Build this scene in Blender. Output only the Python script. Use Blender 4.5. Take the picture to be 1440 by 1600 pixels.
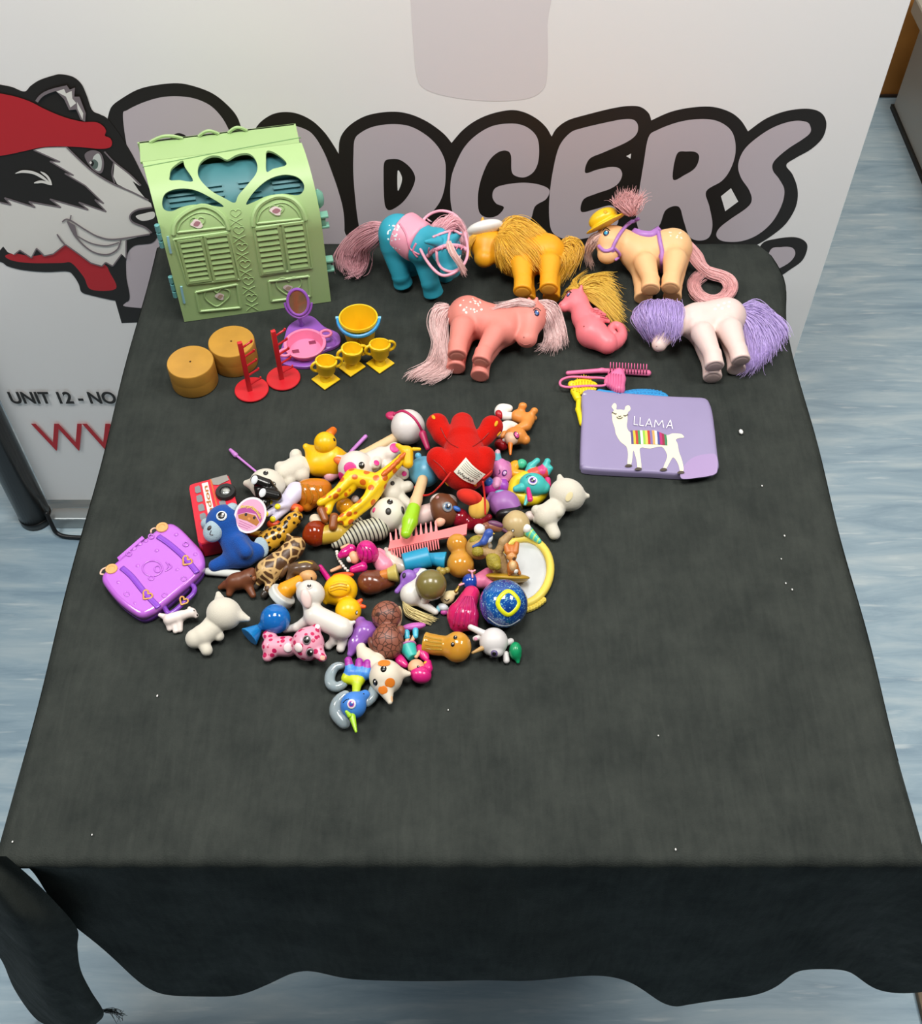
import bpy, bmesh, math, random
import numpy as np
from mathutils import Vector, Matrix

for _o in list(bpy.data.objects): bpy.data.objects.remove(_o)
SC = bpy.context.scene
COL = SC.collection
rnd = random.Random(7)

# ------------------------------------------------------------------ camera
F, CX, CY = 1733.0, 720.0, 800.0
PITCH = math.radians(52.1)
TZ = 0.72                                   # table top height
CAM = np.array([0.0, 0.0, TZ + 1.0])
FWD = np.array([0, math.cos(PITCH), -math.sin(PITCH)])
UPV = np.array([0, math.sin(PITCH), math.cos(PITCH)])
RGT = np.array([1.0, 0, 0])
cd = bpy.data.cameras.new('camera'); cam = bpy.data.objects.new('camera', cd); COL.objects.link(cam)
cam.location = CAM; cam.rotation_euler = (math.pi/2 - PITCH, 0, 0)
cd.sensor_fit = 'HORIZONTAL'; cd.sensor_width = 36; cd.lens = 36*F/1440; cd.clip_start = 0.05
SC.camera = cam

# ------------------------------------------------------------------ light
vs = SC.view_settings
SC.display_settings.display_device = 'sRGB'
vs.view_transform = 'Standard'; vs.look = 'None'; vs.gamma = 1; vs.use_curve_mapping = False
vs.exposure = 0.0
W = bpy.data.worlds.new('world'); SC.world = W; W.use_nodes = True
W.node_tree.nodes['Background'].inputs[0].default_value = (0.72, 0.86, 1.0, 1)
W.node_tree.nodes['Background'].inputs[1].default_value = 0.05
def area(name, loc, size, power, col, rot=(0, 0, 0)):
    l = bpy.data.lights.new(name, 'AREA'); l.shape = 'RECTANGLE'; l.size, l.size_y = size
    l.energy = power; l.color = col
    o = bpy.data.objects.new(name, l); COL.objects.link(o); o.location = loc; o.rotation_euler = rot
    return o
area('ceiling_panel_light', (0.1, -1.9, 2.55), (0.6, 0.6), 2.5, (1.0, 0.975, 0.94))
area('ceiling_panel_light', (-1.55, 0.5, 2.55), (0.6, 0.6), 25, (1.0, 0.975, 0.94))
area('ceiling_panel_light', (-0.1, 0.62, 2.5), (0.6, 0.6), 28, (1.0, 0.97, 0.925))
area('ceiling_panel_light', (1.3, 0.6, 2.55), (0.6, 0.6), 27, (1.0, 0.975, 0.935))
area('ceiling_panel_light', (0.9, 2.4, 2.55), (0.6, 0.6), 25, (1.0, 0.96, 0.9))

# ------------------------------------------------------------------ pixels -> place
def ray(px, py):
    d = FWD + RGT*((px-CX)/F) - UPV*((py-CY)/F)
    return d
def on_z(px, py, z):
    d = ray(px, py); return CAM + d*((z-CAM[2])/d[2])
def on_y(px, py, y):
    d = ray(px, py); return CAM + d*(y/d[1])
def scl(px, py):                            # metres per pixel at the table top there
    return float(np.dot(on_z(px, py, TZ)-CAM, FWD))/F
def P(px, py, h=0.0):                       # point h "pixels" above the table
    return on_z(px, py, TZ + h*scl(px, py))

# ------------------------------------------------------------------ materials
def lin(hx):
    hx = hx.lstrip('#')
    c = [int(hx[i:i+2], 16)/255 for i in (0, 2, 4)]
    return tuple((x/12.92 if x <= .04045 else ((x+.055)/1.055)**2.4) for x in c)
_mc = {}
def M(hx, rough=.42, coat=0., trans=0., sheen=0., sss=0., metal=0., bump=0., bs=400., spec=.5, var=0., vs_=60.):
    key = (hx, rough, coat, trans, sheen, sss, metal, bump, bs, spec, var, vs_)
    if key in _mc: return _mc[key]
    m = bpy.data.materials.new('mat_' + hx.lstrip('#')); m.use_nodes = True
    nt = m.node_tree; b = nt.nodes['Principled BSDF']
    I = b.inputs
    c = (*lin(hx), 1)
    I['Base Color'].default_value = c; I['Roughness'].default_value = rough
    I['Metallic'].default_value = metal; I['Specular IOR Level'].default_value = spec
    if coat: I['Coat Weight'].default_value = coat; I['Coat Roughness'].default_value = .08
    if trans: I['Transmission Weight'].default_value = trans; I['IOR'].default_value = 1.3
    if sheen:
        I['Sheen Weight'].default_value = sheen; I['Sheen Roughness'].default_value = .5
    if sss:
        I['Subsurface Weight'].default_value = sss; I['Subsurface Scale'].default_value = .006
        I['Subsurface Radius'].default_value = (1, .6, .4) if sss < .5 else (2.2, 1.6, 1.2)
    if bump or var:
        tc = nt.nodes.new('ShaderNodeTexCoord')
    if bump:
        n = nt.nodes.new('ShaderNodeTexNoise'); n.inputs['Scale'].default_value = bs; n.inputs['Detail'].default_value = 3
        bp = nt.nodes.new('ShaderNodeBump'); bp.inputs['Strength'].default_value = bump; bp.inputs['Distance'].default_value = .001
        nt.links.new(tc.outputs['Object'], n.inputs['Vector'])
        nt.links.new(n.outputs['Fac'], bp.inputs['Height']); nt.links.new(bp.outputs[0], I['Normal'])
    if var:
        n2 = nt.nodes.new('ShaderNodeTexNoise'); n2.inputs['Scale'].default_value = vs_; n2.inputs['Detail'].default_value = 4
        nt.links.new(tc.outputs['Object'], n2.inputs['Vector'])
        mx = nt.nodes.new('ShaderNodeMix'); mx.data_type = 'RGBA'
        mx.inputs['A'].default_value = tuple(x*(1-var) for x in c[:3]) + (1,)
        mx.inputs['B'].default_value = tuple(min(1, x*(1+var)) for x in c[:3]) + (1,)
        nt.links.new(n2.outputs['Fac'], mx.inputs['Factor']); nt.links.new(mx.outputs['Result'], I['Base Color'])
    _mc[key] = m
    return m
def JELLY(hx, t=.55, rough=.14): return M(hx, rough=rough, trans=t*.35, sss=.75, coat=.6)
def FLOCK(hx): return M(hx, rough=.95, sheen=.35, bump=.5, bs=1500., spec=.2)
def VCOL(rough=.4, coat=0., bump=0., bs=1500.):
    key = ('v', rough, coat, bump)
    if key in _mc: return _mc[key]
    m = M('#fffffe', rough=rough, coat=coat, bump=bump, bs=bs, spec=.499)
    nt = m.node_tree; a = nt.nodes.new('ShaderNodeVertexColor'); a.layer_name = 'Col'
    nt.links.new(a.outputs['Color'], nt.nodes['Principled BSDF'].inputs['Base Color'])
    _mc[key] = m
    return m
def PATTERN(kind, base, mark, scale=120., t=.3, rough=.4, third=None, rot=(0, 0, 0), dist=0.):
    key = (kind, base, mark, scale, t, rough, third, rot)
    if key in _mc: return _mc[key]
    m = bpy.data.materials.new('mat_' + kind); m.use_nodes = True
    nt = m.node_tree; L = nt.links.new; N = nt.nodes.new
    b = nt.nodes['Principled BSDF']; b.inputs['Roughness'].default_value = rough
    tc = N('ShaderNodeTexCoord'); mp = N('ShaderNodeMapping'); mp.inputs['Rotation'].default_value = rot
    L(tc.outputs['Object'], mp.inputs['Vector'])
    rp = N('ShaderNodeValToRGB'); rp.color_ramp.interpolation = 'LINEAR'
    e = rp.color_ramp.elements
    if kind in ('spots', 'patches', 'scales'):
        v = N('ShaderNodeTexVoronoi'); v.inputs['Scale'].default_value = scale
        v.feature = 'F1' if kind == 'spots' else 'DISTANCE_TO_EDGE'
        if kind == 'spots': v.inputs['Randomness'].default_value = .75
        if dist:
            nz = N('ShaderNodeTexNoise'); nz.inputs['Scale'].default_value = scale*1.5
            ad = N('ShaderNodeMixRGB'); ad.inputs[0].default_value = dist
            L(mp.outputs[0], nz.inputs['Vector']); L(mp.outputs[0], ad.inputs[1]); L(nz.outputs['Color'], ad.inputs[2])
            L(ad.outputs[0], v.inputs['Vector'])
        else: L(mp.outputs[0], v.inputs['Vector'])
        L(v.outputs['Distance'], rp.inputs['Fac'])
        a_, b_ = (mark, base) if kind == 'spots' else (base, mark)
        e[0].color = (*lin(a_), 1); e[0].position = t - .03
        e[1].color = (*lin(b_), 1); e[1].position = t + .03
    else:
        w = N('ShaderNodeTexWave'); w.inputs['Scale'].default_value = scale; w.inputs['Distortion'].default_value = dist or 1.5
        w.inputs['Detail'].default_value = 1
        L(mp.outputs[0], w.inputs['Vector']); L(w.outputs['Fac'], rp.inputs['Fac'])
        e[0].color = (*lin(mark), 1); e[0].position = t - .06
        e[1].color = (*lin(base), 1); e[1].position = t + .06
    L(rp.outputs['Color'], b.inputs['Base Color'])
    _mc[key] = m
    return m

# ------------------------------------------------------------------ mesh helpers
def link_mesh(name, V, Fc, mat, parent=None, smooth=True, mats=None, midx=None, col=None):
    me = bpy.data.meshes.new(name)
    V = np.asarray(V, dtype=np.float64)
    me.from_pydata(V.tolist(), [], [tuple(int(i) for i in f) for f in Fc] if not isinstance(Fc, np.ndarray) else Fc.tolist())
    for mm in (mats or [mat]): me.materials.append(mm)
    if smooth: me.polygons.foreach_set('use_smooth', [True]*len(me.polygons))
    if smooth == 'auto': me.set_sharp_from_angle(angle=math.radians(38))
    if midx is not None: me.polygons.foreach_set('material_index', midx)
    if col is not None:
        ca = me.color_attributes.new('Col', 'FLOAT_COLOR', 'POINT')
        ca.data.foreach_set('color', np.c_[col, np.ones(len(col))].astype(np.float32).ravel())
    me.update()
    o = bpy.data.objects.new(name, me); COL.objects.link(o)
    if parent is not None: o.parent = parent
    return o
def tag(o, label=None, cat=None, group=None, kind=None):
    if label: o['label'] = label
    if cat: o['category'] = cat
    if group: o['group'] = group
    if kind: o['kind'] = kind
    return o
def crom(pts, n=8, closed=False):
    p = np.asarray(pts, dtype=float)
    N = len(p); out = []
    for i in range(N if closed else N-1):
        if closed: a, b, c, d = p[i-1], p[i], p[(i+1) % N], p[(i+2) % N]
        else: a, b, c, d = p[max(i-1, 0)], p[i], p[i+1], p[min(i+2, N-1)]
        for k in range(n):
            t = k/n
            out.append(.5*((2*b) + (c-a)*t + (2*a-5*b+4*c-d)*t*t + (3*b-a-3*c+d)*t**3))
    if not closed: out.append(p[-1])
    return np.array(out)
def tube_mesh(pts, rad, sides=8, closed=False, flat=1.0, flatdir=None):
    p = np.asarray(pts, float); n = len(p)
    rad = np.full(n, rad) if np.isscalar(rad) else np.asarray(rad, float)
    if closed: tan = np.roll(p, -1, 0) - np.roll(p, 1, 0)
    else: tan = np.gradient(p, axis=0)
    tan /= np.linalg.norm(tan, axis=1)[:, None] + 1e-12
    ref = np.array([0, 0, 1.]) if flatdir is None else np.asarray(flatdir, float)
    V = []; nrm = None
    for i in range(n):
        if flatdir is not None or nrm is None:
            a = ref if abs(np.dot(ref, tan[i])) < .95 else np.array([0, 1., 0.3])
            nrm = a - tan[i]*np.dot(a, tan[i])
        else: nrm = nrm - tan[i]*np.dot(nrm, tan[i])
        nrm = nrm/(np.linalg.norm(nrm)+1e-12)
        bi = np.cross(tan[i], nrm)
        for k in range(sides):
            a = 2*math.pi*k/sides
            V.append(p[i] + rad[i]*(math.cos(a)*nrm*flat + math.sin(a)*bi))
    Fs = []
    for i in range(n if closed else n-1):
        j = (i+1) % n
        for k in range(sides):
            k2 = (k+1) % sides
            Fs.append((i*sides+k, i*sides+k2, j*sides+k2, j*sides+k))
    if not closed:
        Fs.append(tuple(range(sides))[::-1]); Fs.append(tuple((n-1)*sides+k for k in range(sides)))
    return np.array(V), Fs
def lathe_mesh(profile, origin, axis=(0, 0, 1), sides=40, capped=True):
    ax = np.asarray(axis, float); ax /= np.linalg.norm(ax)
    a = np.array([1., 0, 0]) if abs(ax[0]) < .9 else np.array([0, 1., 0])
    u = a - ax*np.dot(a, ax); u /= np.linalg.norm(u); v = np.cross(ax, u)
    V = []; Fs = []
    for r, z in profile:
        for k in range(sides):
            t = 2*math.pi*k/sides
            V.append(np.asarray(origin) + ax*z + r*(u*math.cos(t)+v*math.sin(t)))
    n = len(profile)
    for i in range(n-1):
        for k in range(sides):
            k2 = (k+1) % sides
            Fs.append((i*sides+k, i*sides+k2, (i+1)*sides+k2, (i+1)*sides+k))
    if capped:
        Fs.append(tuple(range(sides))[::-1]); Fs.append(tuple((n-1)*sides+k for k in range(sides)))
    return np.array(V), Fs
def box_mesh(c, ex, ey, ez, bev=0.):
    """box at centre c with half-extent vectors; bev = bevel as fraction"""
    c, ex, ey, ez = (np.asarray(q, float) for q in (c, ex, ey, ez))
    bm = bmesh.new(); bmesh.ops.create_cube(bm, size=2)
    L = [np.linalg.norm(ex), np.linalg.norm(ey), np.linalg.norm(ez)]
    for v in bm.verts: v.co = Vector((v.co.x*L[0], v.co.y*L[1], v.co.z*L[2]))
    if bev: bmesh.ops.bevel(bm, geom=bm.edges[:], offset=bev, segments=2, affect='EDGES', profile=.5)
    e = [ex/L[0], ey/L[1], ez/L[2]]
    V = np.array([c + e[0]*v.co.x + e[1]*v.co.y + e[2]*v.co.z for v in bm.verts])
    bm.verts.index_update()
    Fs = [tuple(v.index for v in f.verts) for f in bm.faces]
    bm.free(); return V, Fs
def join(*ms):
    V = []; Fs = []; b = 0
    for v, f in ms:
        V.append(np.asarray(v)); Fs += [tuple(int(i)+b for i in q) for q in f]; b += len(v)
    return np.concatenate(V), Fs
def poly_mesh(pts3, pts2=None):
    """triangulated flat outline; pts2: the outline in 2D (default: x and z)"""
    from mathutils.geometry import delaunay_2d_cdt
    p3 = np.asarray(pts3, float)
    q = np.asarray(pts2, float) if pts2 is not None else p3[:, [0, 2]]*1000
    keep = [i for i in range(len(q)) if np.linalg.norm(q[i]-q[i-1]) > 1e-3]; q = q[keep]; p3 = p3[keep]
    n = len(q)
    vo, _, fo, ov, _, _ = delaunay_2d_cdt([Vector(v) for v in q], [(i, (i+1) % n) for i in range(n)], [list(range(n))], 1, 1e-5)
    A = np.c_[q, np.ones(n)]; T_, *_ = np.linalg.lstsq(A, p3, rcond=None)     # flat, so an affine map carries new points
    V = np.array([p3[o[0]] if len(o) == 1 and o[0] < n else np.array([v[0], v[1], 1.]) @ T_ for v, o in zip(vo, ov)])
    Fs = [tuple(f) for f in fo]
    return V, Fs

# ------------------------------------------------------------------ distance fields
def smin(a, b, k):
    if k <= 0: return np.minimum(a, b)
    h = np.maximum(k-np.abs(a-b), 0)/k
    return np.minimum(a, b) - h*h*k*.25
def rotm(rx, ry, rz):
    return np.array(Matrix.Rotation(math.radians(rz), 3, 'Z') @ Matrix.Rotation(math.radians(ry), 3, 'Y') @ Matrix.Rotation(math.radians(rx), 3, 'X'))
def S(x, y, r, h=None, **k):
    s = scl(x, y); return dict(t='k', a=P(x, y, r if h is None else h), b=P(x, y, r if h is None else h), ra=r*s, rb=r*s, **k)
def K(x, y, h, r, x2, y2, h2, r2, **k):
    return dict(t='k', a=P(x, y, h), b=P(x2, y2, h2), ra=r*scl(x, y), rb=r2*scl(x2, y2), **k)
def C(x, y, h, r, x2, y2, h2, r2, **k):
    return dict(t='c', a=P(x, y, h), b=P(x2, y2, h2), ra=r*scl(x, y), rb=r2*scl(x2, y2), **k)
def E(x, y, h, rx, ry, rz, rot=(0, 0, 0), **k):
    s = scl(x, y); return dict(t='e', a=P(x, y, h), r=np.array([rx, ry, rz])*s, R=rotm(*rot), **k)
def EC(x, y, h, ra, rb, rd, ang=0., tilt=0., **k):   # ellipsoid set by how it lies to the eye: along ang, across it, in depth
    s = scl(x, y); c_, s_ = math.cos(math.radians(ang)), math.sin(math.radians(ang))
    u = RGT*c_ + UPV*s_; v = -RGT*s_ + UPV*c_; w = -FWD
    ct, st_ = math.cos(math.radians(tilt)), math.sin(math.radians(tilt)); v, w = v*ct + w*st_, w*ct - v*st_
    return dict(t='e', a=P(x, y, h), r=np.array([ra, rb, rd])*s, R=np.stack([u, v, w], 1), **k)
def CHAIN(pts, **k):                        # list of (x,y,h,r)
    if len(pts) > 2: pts = [tuple(q) for q in crom(pts, 3)]
    return [K(*pts[i], *pts[i+1], **k) for i in range(len(pts)-1)]
def prim_d(q, X):
    if q['t'] == 'k':
        ab = q['b']-q['a']; L2 = float(ab @ ab)
        v = X - q['a']
        if L2 < 1e-12: return np.sqrt((v*v).sum(-1)) - q['ra']
        t = np.clip((v @ ab)/L2, 0, 1)
        w = v - t[..., None]*ab
        return np.sqrt((w*w).sum(-1)) - (q['ra'] + t*(q['rb']-q['ra']))
    if q['t'] == 'e':
        v = (X - q['a']) @ q['R']
        k0 = np.sqrt(((v/q['r'])**2).sum(-1)); k1 = np.sqrt(((v/q['r']**2)**2).sum(-1)) + 1e-9
        return k0*(k0-1)/k1
    ab = q['b']-q['a']; L = float(np.linalg.norm(ab)); u = ab/L
    v = X - q['a']; z = v @ u; w = v - z[..., None]*u
    rr = np.sqrt((w*w).sum(-1))
    rd = min(q['ra'], q['rb'])*q.get('rd', .18)
    R_ = q['ra'] + np.clip(z/L, 0, 1)*(q['rb']-q['ra']) - rd
    dx = rr - R_; dz = np.abs(z-L/2) - (L/2 - rd)
    return np.minimum(np.maximum(dx, dz), 0) + np.sqrt(np.maximum(dx, 0)**2 + np.maximum(dz, 0)**2) - rd
def field(prims, X, k, want_id=False):
    D = None; idx = None; best = None
    for i, q in enumerate(prims):
        d = prim_d(q, X)
        if q.get('sub'):
            kk = q.get('k', k*.3)
            D = -smin(-D, d, kk) if kk else np.maximum(D, -d)
            if want_id and q.get('col'):
                m_ = d < .0006; idx[m_] = i
            continue
        if want_id:
            dd = d - q.get('pri', 0.)
            if best is None: best = dd.copy(); idx = np.zeros(d.shape, int)
            else:
                m_ = dd < best; best[m_] = dd[m_]; idx[m_] = i
        D = d if D is None else smin(D, d, q.get('k', k))
    return (D, idx) if want_id else D
def flat(prims):
    out = []
    for q in prims: out += q if isinstance(q, list) else [q]
    return out
def sdf_mesh(prims, k, vox):
    lo = np.full(3, 1e9); hi = -lo
    for q in prims:
        if q.get('sub'): continue
        r = max(q['r']) if q['t'] == 'e' else max(q['ra'], q['rb'])
        for p in ([q['a']] if q['t'] == 'e' else [q['a'], q['b']]):
            lo = np.minimum(lo, p-r); hi = np.maximum(hi, p+r)
    lo -= 2*vox + k*.3; hi += 2*vox + k*.3
    n = np.ceil((hi-lo)/vox).astype(int)+1
    ax = [lo[i] + vox*np.arange(n[i]) for i in range(3)]
    X = np.stack(np.meshgrid(*ax, indexing='ij'), -1).astype(np.float32)
    q32 = []
    D = field(prims, X, k)
    ins = D < 0
    cnt = np.zeros(n-1, np.int8)
    offs = [(a, b, c) for a in (0, 1) for b in (0, 1) for c in (0, 1)]
    sl = lambda A, o: A[o[0]:n[0]-1+o[0], o[1]:n[1]-1+o[1], o[2]:n[2]-1+o[2]]
    for o in offs: cnt += sl(ins, o)
    act = (cnt > 0) & (cnt < 8)
    ids = np.full(act.shape, -1, np.int64); ci = np.argwhere(act); ids[act] = np.arange(len(ci))
    acc = np.zeros((len(ci), 3)); num = np.zeros(len(ci))
    for o in offs:
        for d in range(3):
            if o[d]: continue
            o2 = list(o); o2[d] = 1
            a = D[ci[:, 0]+o[0], ci[:, 1]+o[1], ci[:, 2]+o[2]]; b = D[ci[:, 0]+o2[0], ci[:, 1]+o2[1], ci[:, 2]+o2[2]]
            m_ = (a < 0) != (b < 0)
            t = np.where(m_, a/np.where(a-b == 0, 1, a-b), 0)
            p = np.array(o, float)[None].repeat(len(ci), 0); p[:, d] = t
            acc += p*m_[:, None]; num += m_
    V = lo + vox*(ci + acc/np.maximum(num, 1)[:, None])
    Fs = []
    for d in range(3):
        e, g = [(1, 2), (2, 0), (0, 1)][d]
        A = np.moveaxis(ins, d, 0)
        ch = np.argwhere(ins != np.roll(ins, -1, d))
        ch = ch[(ch[:, d] < n[d]-1) & (ch[:, e] > 0) & (ch[:, g] > 0) & (ch[:, e] < n[e]-1) & (ch[:, g] < n[g]-1)]
        if not len(ch): continue
        def cell(de, dg):
            c = ch.copy(); c[:, e] -= de; c[:, g] -= dg; return ids[c[:, 0], c[:, 1], c[:, 2]]
        q = np.stack([cell(1, 1), cell(0, 1), cell(0, 0), cell(1, 0)], 1)
        fl = ~ins[ch[:, 0], ch[:, 1], ch[:, 2]]
        q[fl] = q[fl][:, ::-1]
        Fs.append(q)
    Fs = np.concatenate(Fs); Fs = Fs[(Fs >= 0).all(1)]
    ep = vox*.35                             # pull the points onto the surface
    for _ in range(2):
        D0 = field(prims, V, k)
        G = np.stack([field(prims, V+np.eye(3)[i]*ep, k)-D0 for i in range(3)], 1)/ep
        g2 = (G*G).sum(1)+1e-9
        V = V - np.clip((D0/g2), -vox*.6, vox*.6)[:, None]*G
    return V, Fs

# ------------------------------------------------------------------ one toy = one Empty with parts
class Toy:
    def __init__(s, name, label, cat, group=None, lift=0., rest=True, k=3., vox=1.0):
        s.name, s.label, s.cat, s.group, s.lift, s.rest, s.k, s.vox = name, label, cat, group, lift, rest, k, vox
        s.parts = []; s.sd = []
    def part(s, name, prims, mat=None, k=None, vox=None, rough=.4, coat=0., bump=0., under=None, label=None, solid=True):
        prims = flat(prims); a = prims[0]['a']
        kk = (s.k if k is None else k)*float(np.dot(a-CAM, FWD))/F
        prims = [dict(q, k=q['k']*kk/max(s.k if k is None else k, 1e-6)) if 'k' in q else q for q in prims]
        V, Fs = sdf_mesh(prims, kk, (vox or s.vox)*.001)
        col = None
        if any(q.get('col') for q in prims):
            _, ix = field(prims, V, kk, True)
            tab = np.array([lin(q.get('col') or prims[0]['col']) for q in prims]); col = tab[ix]
            mat = VCOL(rough, coat, bump)
        s.parts.append(dict(n=name, V=V, F=Fs, m=[mat], col=col, under=under, label=label, idx=None, smooth=True))
        if solid: s.sd.append((prims, kk))
        return len(s.parts)-1
    def mesh(s, name, VF, mat, smooth='auto', under=None, label=None, mats=None, idx=None):
        s.parts.append(dict(n=name, V=np.asarray(VF[0], float), F=VF[1], m=mats or [mat], col=None, under=under, label=label, idx=idx, smooth=smooth))
        return len(s.parts)-1
    def sdf(s, X):
        d = None
        for pr, k in s.sd:
            e = field(pr, X, k); d = e if d is None else np.minimum(d, e)
        return d
    def hit(s, x, y):
        """first point of the toy behind a pixel, with its normal"""
        d = ray(x, y); d = d/np.linalg.norm(d)
        t0 = (TZ+.30-CAM[2])/d[2]; t1 = (TZ-.03-CAM[2])/d[2]
        t = np.linspace(t0, t1, 700); D = s.sdf(CAM + t[:, None]*d)
        w = np.where(D < 0)[0]
        if not len(w): i = int(np.argmin(D)); tt = t[i]
        else:
            i = max(w[0], 1); tt = t[i-1] + (t[i]-t[i-1])*D[i-1]/(D[i-1]-D[i]+1e-12)
        p = CAM + tt*d; e = .0008
        X = np.stack([p]+[p+np.eye(3)[j]*e for j in range(3)]); Q = s.sdf(X)
        nn = Q[1:]-Q[0]; nn = nn/(np.linalg.norm(nn)+1e-12)
        return p, nn
    def dot(s, name, x, y, r, mats, flatn=.35, asp=1.0, ang=0., under=None, label=None, rel=.62):
        """a low dome set on the surface; several mats give concentric layers"""
        p, nn = s.hit(x, y); sc_ = scl(x, y)*r
        if np.dot(nn, CAM-p) < 0: nn = -nn
        up = np.array([0, math.sin(PITCH), math.cos(PITCH)]); c_, s_ = math.cos(math.radians(ang)), math.sin(math.radians(ang))
        q = RGT*(-s_) + up*c_
        v = q - nn*np.dot(q, nn); v /= np.linalg.norm(v)+1e-9; u = np.cross(v, nn)
        V = []; Fs = []; ids = []; mats = mats if isinstance(mats, list) else [mats]
        ns = 14; zb_ = 0.; hb = sc_*flatn; Rp = sc_
        for li, _m in enumerate(mats):
            R_ = sc_*rel**li; b = len(V); base = p + nn*zb_; off_ = 0.
            if li:
                last_ = li == len(mats)-1 and len(mats) > 2
                if last_: R_ = sc_*.24; off_ = sc_*.34  # topmost dot of a layered eye is a highlight put in as colour
                q_ = math.sqrt(max(0., 1-min(1., ((off_+(0 if last_ else R_))/Rp))**2)); zn = zb_ + hb*q_
                hb = (hb*(1-q_) if not last_ else R_*.3) + sc_*.05; zb_ = zn - sc_*.012; Rp = R_
                base = p + nn*zb_ + (v*.83+u*.55)*off_
            flat_h = hb
            for j in range(4):
                a = math.pi/2*j/4; rr = R_*math.cos(a); hh = flat_h*math.sin(a)
                for i in range(ns):
                    t = 2*math.pi*i/ns; V.append(base + u*rr*math.cos(t)*asp + v*rr*math.sin(t) + nn*hh)
            V.append(base + nn*flat_h)
            for j in range(3):
                for i in range(ns):
                    i2 = (i+1) % ns; Fs.append((b+j*ns+i, b+j*ns+i2, b+(j+1)*ns+i2, b+(j+1)*ns+i)); ids.append(li)
            for i in range(ns): Fs.append((b+3*ns+i, b+3*ns+(i+1) % ns, b+4*ns)); ids.append(li)
        return s.mesh(name, (np.array(V), Fs), None, True, under, label, mats, ids)
    def stroke(s, name, pts, r, mat, n=6, closed=False, under=None, label=None, off=.0, taper=False):
        q = crom(pts, n, closed) if len(pts) > 2 else np.linspace(pts[0], pts[1], 6)
        p3 = []
        for x, y in q:
            p, nn = s.hit(x, y); p3.append(p + nn*off*scl(x, y))
        rr = np.full(len(q), r*scl(*pts[0]))
        if taper: rr = rr*np.clip(np.sin(np.linspace(.15, math.pi-.15, len(q)))*1.2, .25, 1)
        return s.mesh(name, tube_mesh(p3, rr, 6, closed), mat, True, under, label)
    def tube(s, name, pts, r, mat, n=6, closed=False, sides=8, under=None, label=None, flat=1., flatdir=None, solid=False):
        """pts: (x, y, h) ; r px, number or one per point"""
        p3 = np.array([P(*q) for q in pts]); sc_ = scl(pts[0][0], pts[0][1])
        rr = np.full(len(pts), float(r)) if np.isscalar(r) else np.asarray(r, float)
        if len(pts) > 2:
            c = crom(np.c_[p3, rr], n, closed); p3, rr = c[:, :3], c[:, 3]
        return s.mesh(name, tube_mesh(p3, rr*sc_, sides, closed, flat, flatdir), mat, True, under, label)
    def hair(s, name, guides, n, spread, rad, mat, seed=1, under=None, label=None, seg=4, flare=.6, curl=0.):
        """many strands blown along guide lines; guides: list of [(x,y,h),...] of equal length"""
        G = np.array([[P(*q) for q in g] for g in guides]); sc_ = scl(*guides[0][0][:2])
        ng = len(G); G = np.array([crom(g, seg) for g in G]); m = G.shape[1]
        r = np.random.RandomState(seed); tt = np.linspace(0, 1, m)[None, :, None]; w = spread*sc_
        u = r.rand(n)*(ng-1) if ng > 1 else np.zeros(n); a = np.minimum(u.astype(int), max(ng-2, 0)); f = (u-a)[:, None, None]
        g = G[a]*(1-f) + G[np.minimum(a+1, ng-1)]*f
        nl = max(6, n//9); cl_ = r.randint(0, nl, n); oc = r.randn(nl, 3)      # strands gather in locks
        o0, o1, o2 = (r.randn(n, 3)[:, None, :] for _ in range(3)); oL = oc[cl_][:, None, :]
        sp = g + w*((o0*.55+oL*.4)*(.45+.3*tt) + (oL*.75+o1*.35)*flare*tt**2) + w*.3*(oL+.4*o2)*np.sin(tt*6.3)
        cut = (.75+.25*r.rand(n))[:, None]; t1 = np.linspace(0, 1, m)[None]*cut*(m-1)      # different lengths
        i0 = np.minimum(t1.astype(int), m-2); fr = (t1-i0)[..., None]; k_ = np.arange(n)[:, None]
        sp = sp[k_, i0]*(1-fr) + sp[k_, i0+1]*fr
        sp[..., 2] = np.maximum(sp[..., 2], TZ+.0006)
        rr = (rad*sc_*(.7+.6*r.rand(n))[:, None]*np.clip(1.15-np.linspace(0, 1, m)**3*.8, .2, 1))[..., None]
        tan = np.gradient(sp, axis=1); tan /= np.linalg.norm(tan, axis=-1, keepdims=True)+1e-9
        ref = np.array([.3, .4, .87]); n1 = ref-tan*(tan@ref)[..., None]; n1 /= np.linalg.norm(n1, axis=-1, keepdims=True)+1e-9; n2 = np.cross(tan, n1)
        V = np.stack([sp+rr*(math.cos(q)*n1+math.sin(q)*n2) for q in (0, 2.094, 4.189)], 2).reshape(-1, 3)
        b0 = (np.arange(n)[:, None, None]*m + np.arange(m-1)[None, :, None])*3; k3 = np.arange(3)[None, None]; k4 = (k3+1) % 3
        Fs = np.stack([b0+k3, b0+k4, b0+3+k4, b0+3+k3], -1).reshape(-1, 4)
        return s.mesh(name, (V, Fs), mat, True, under, label)
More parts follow.
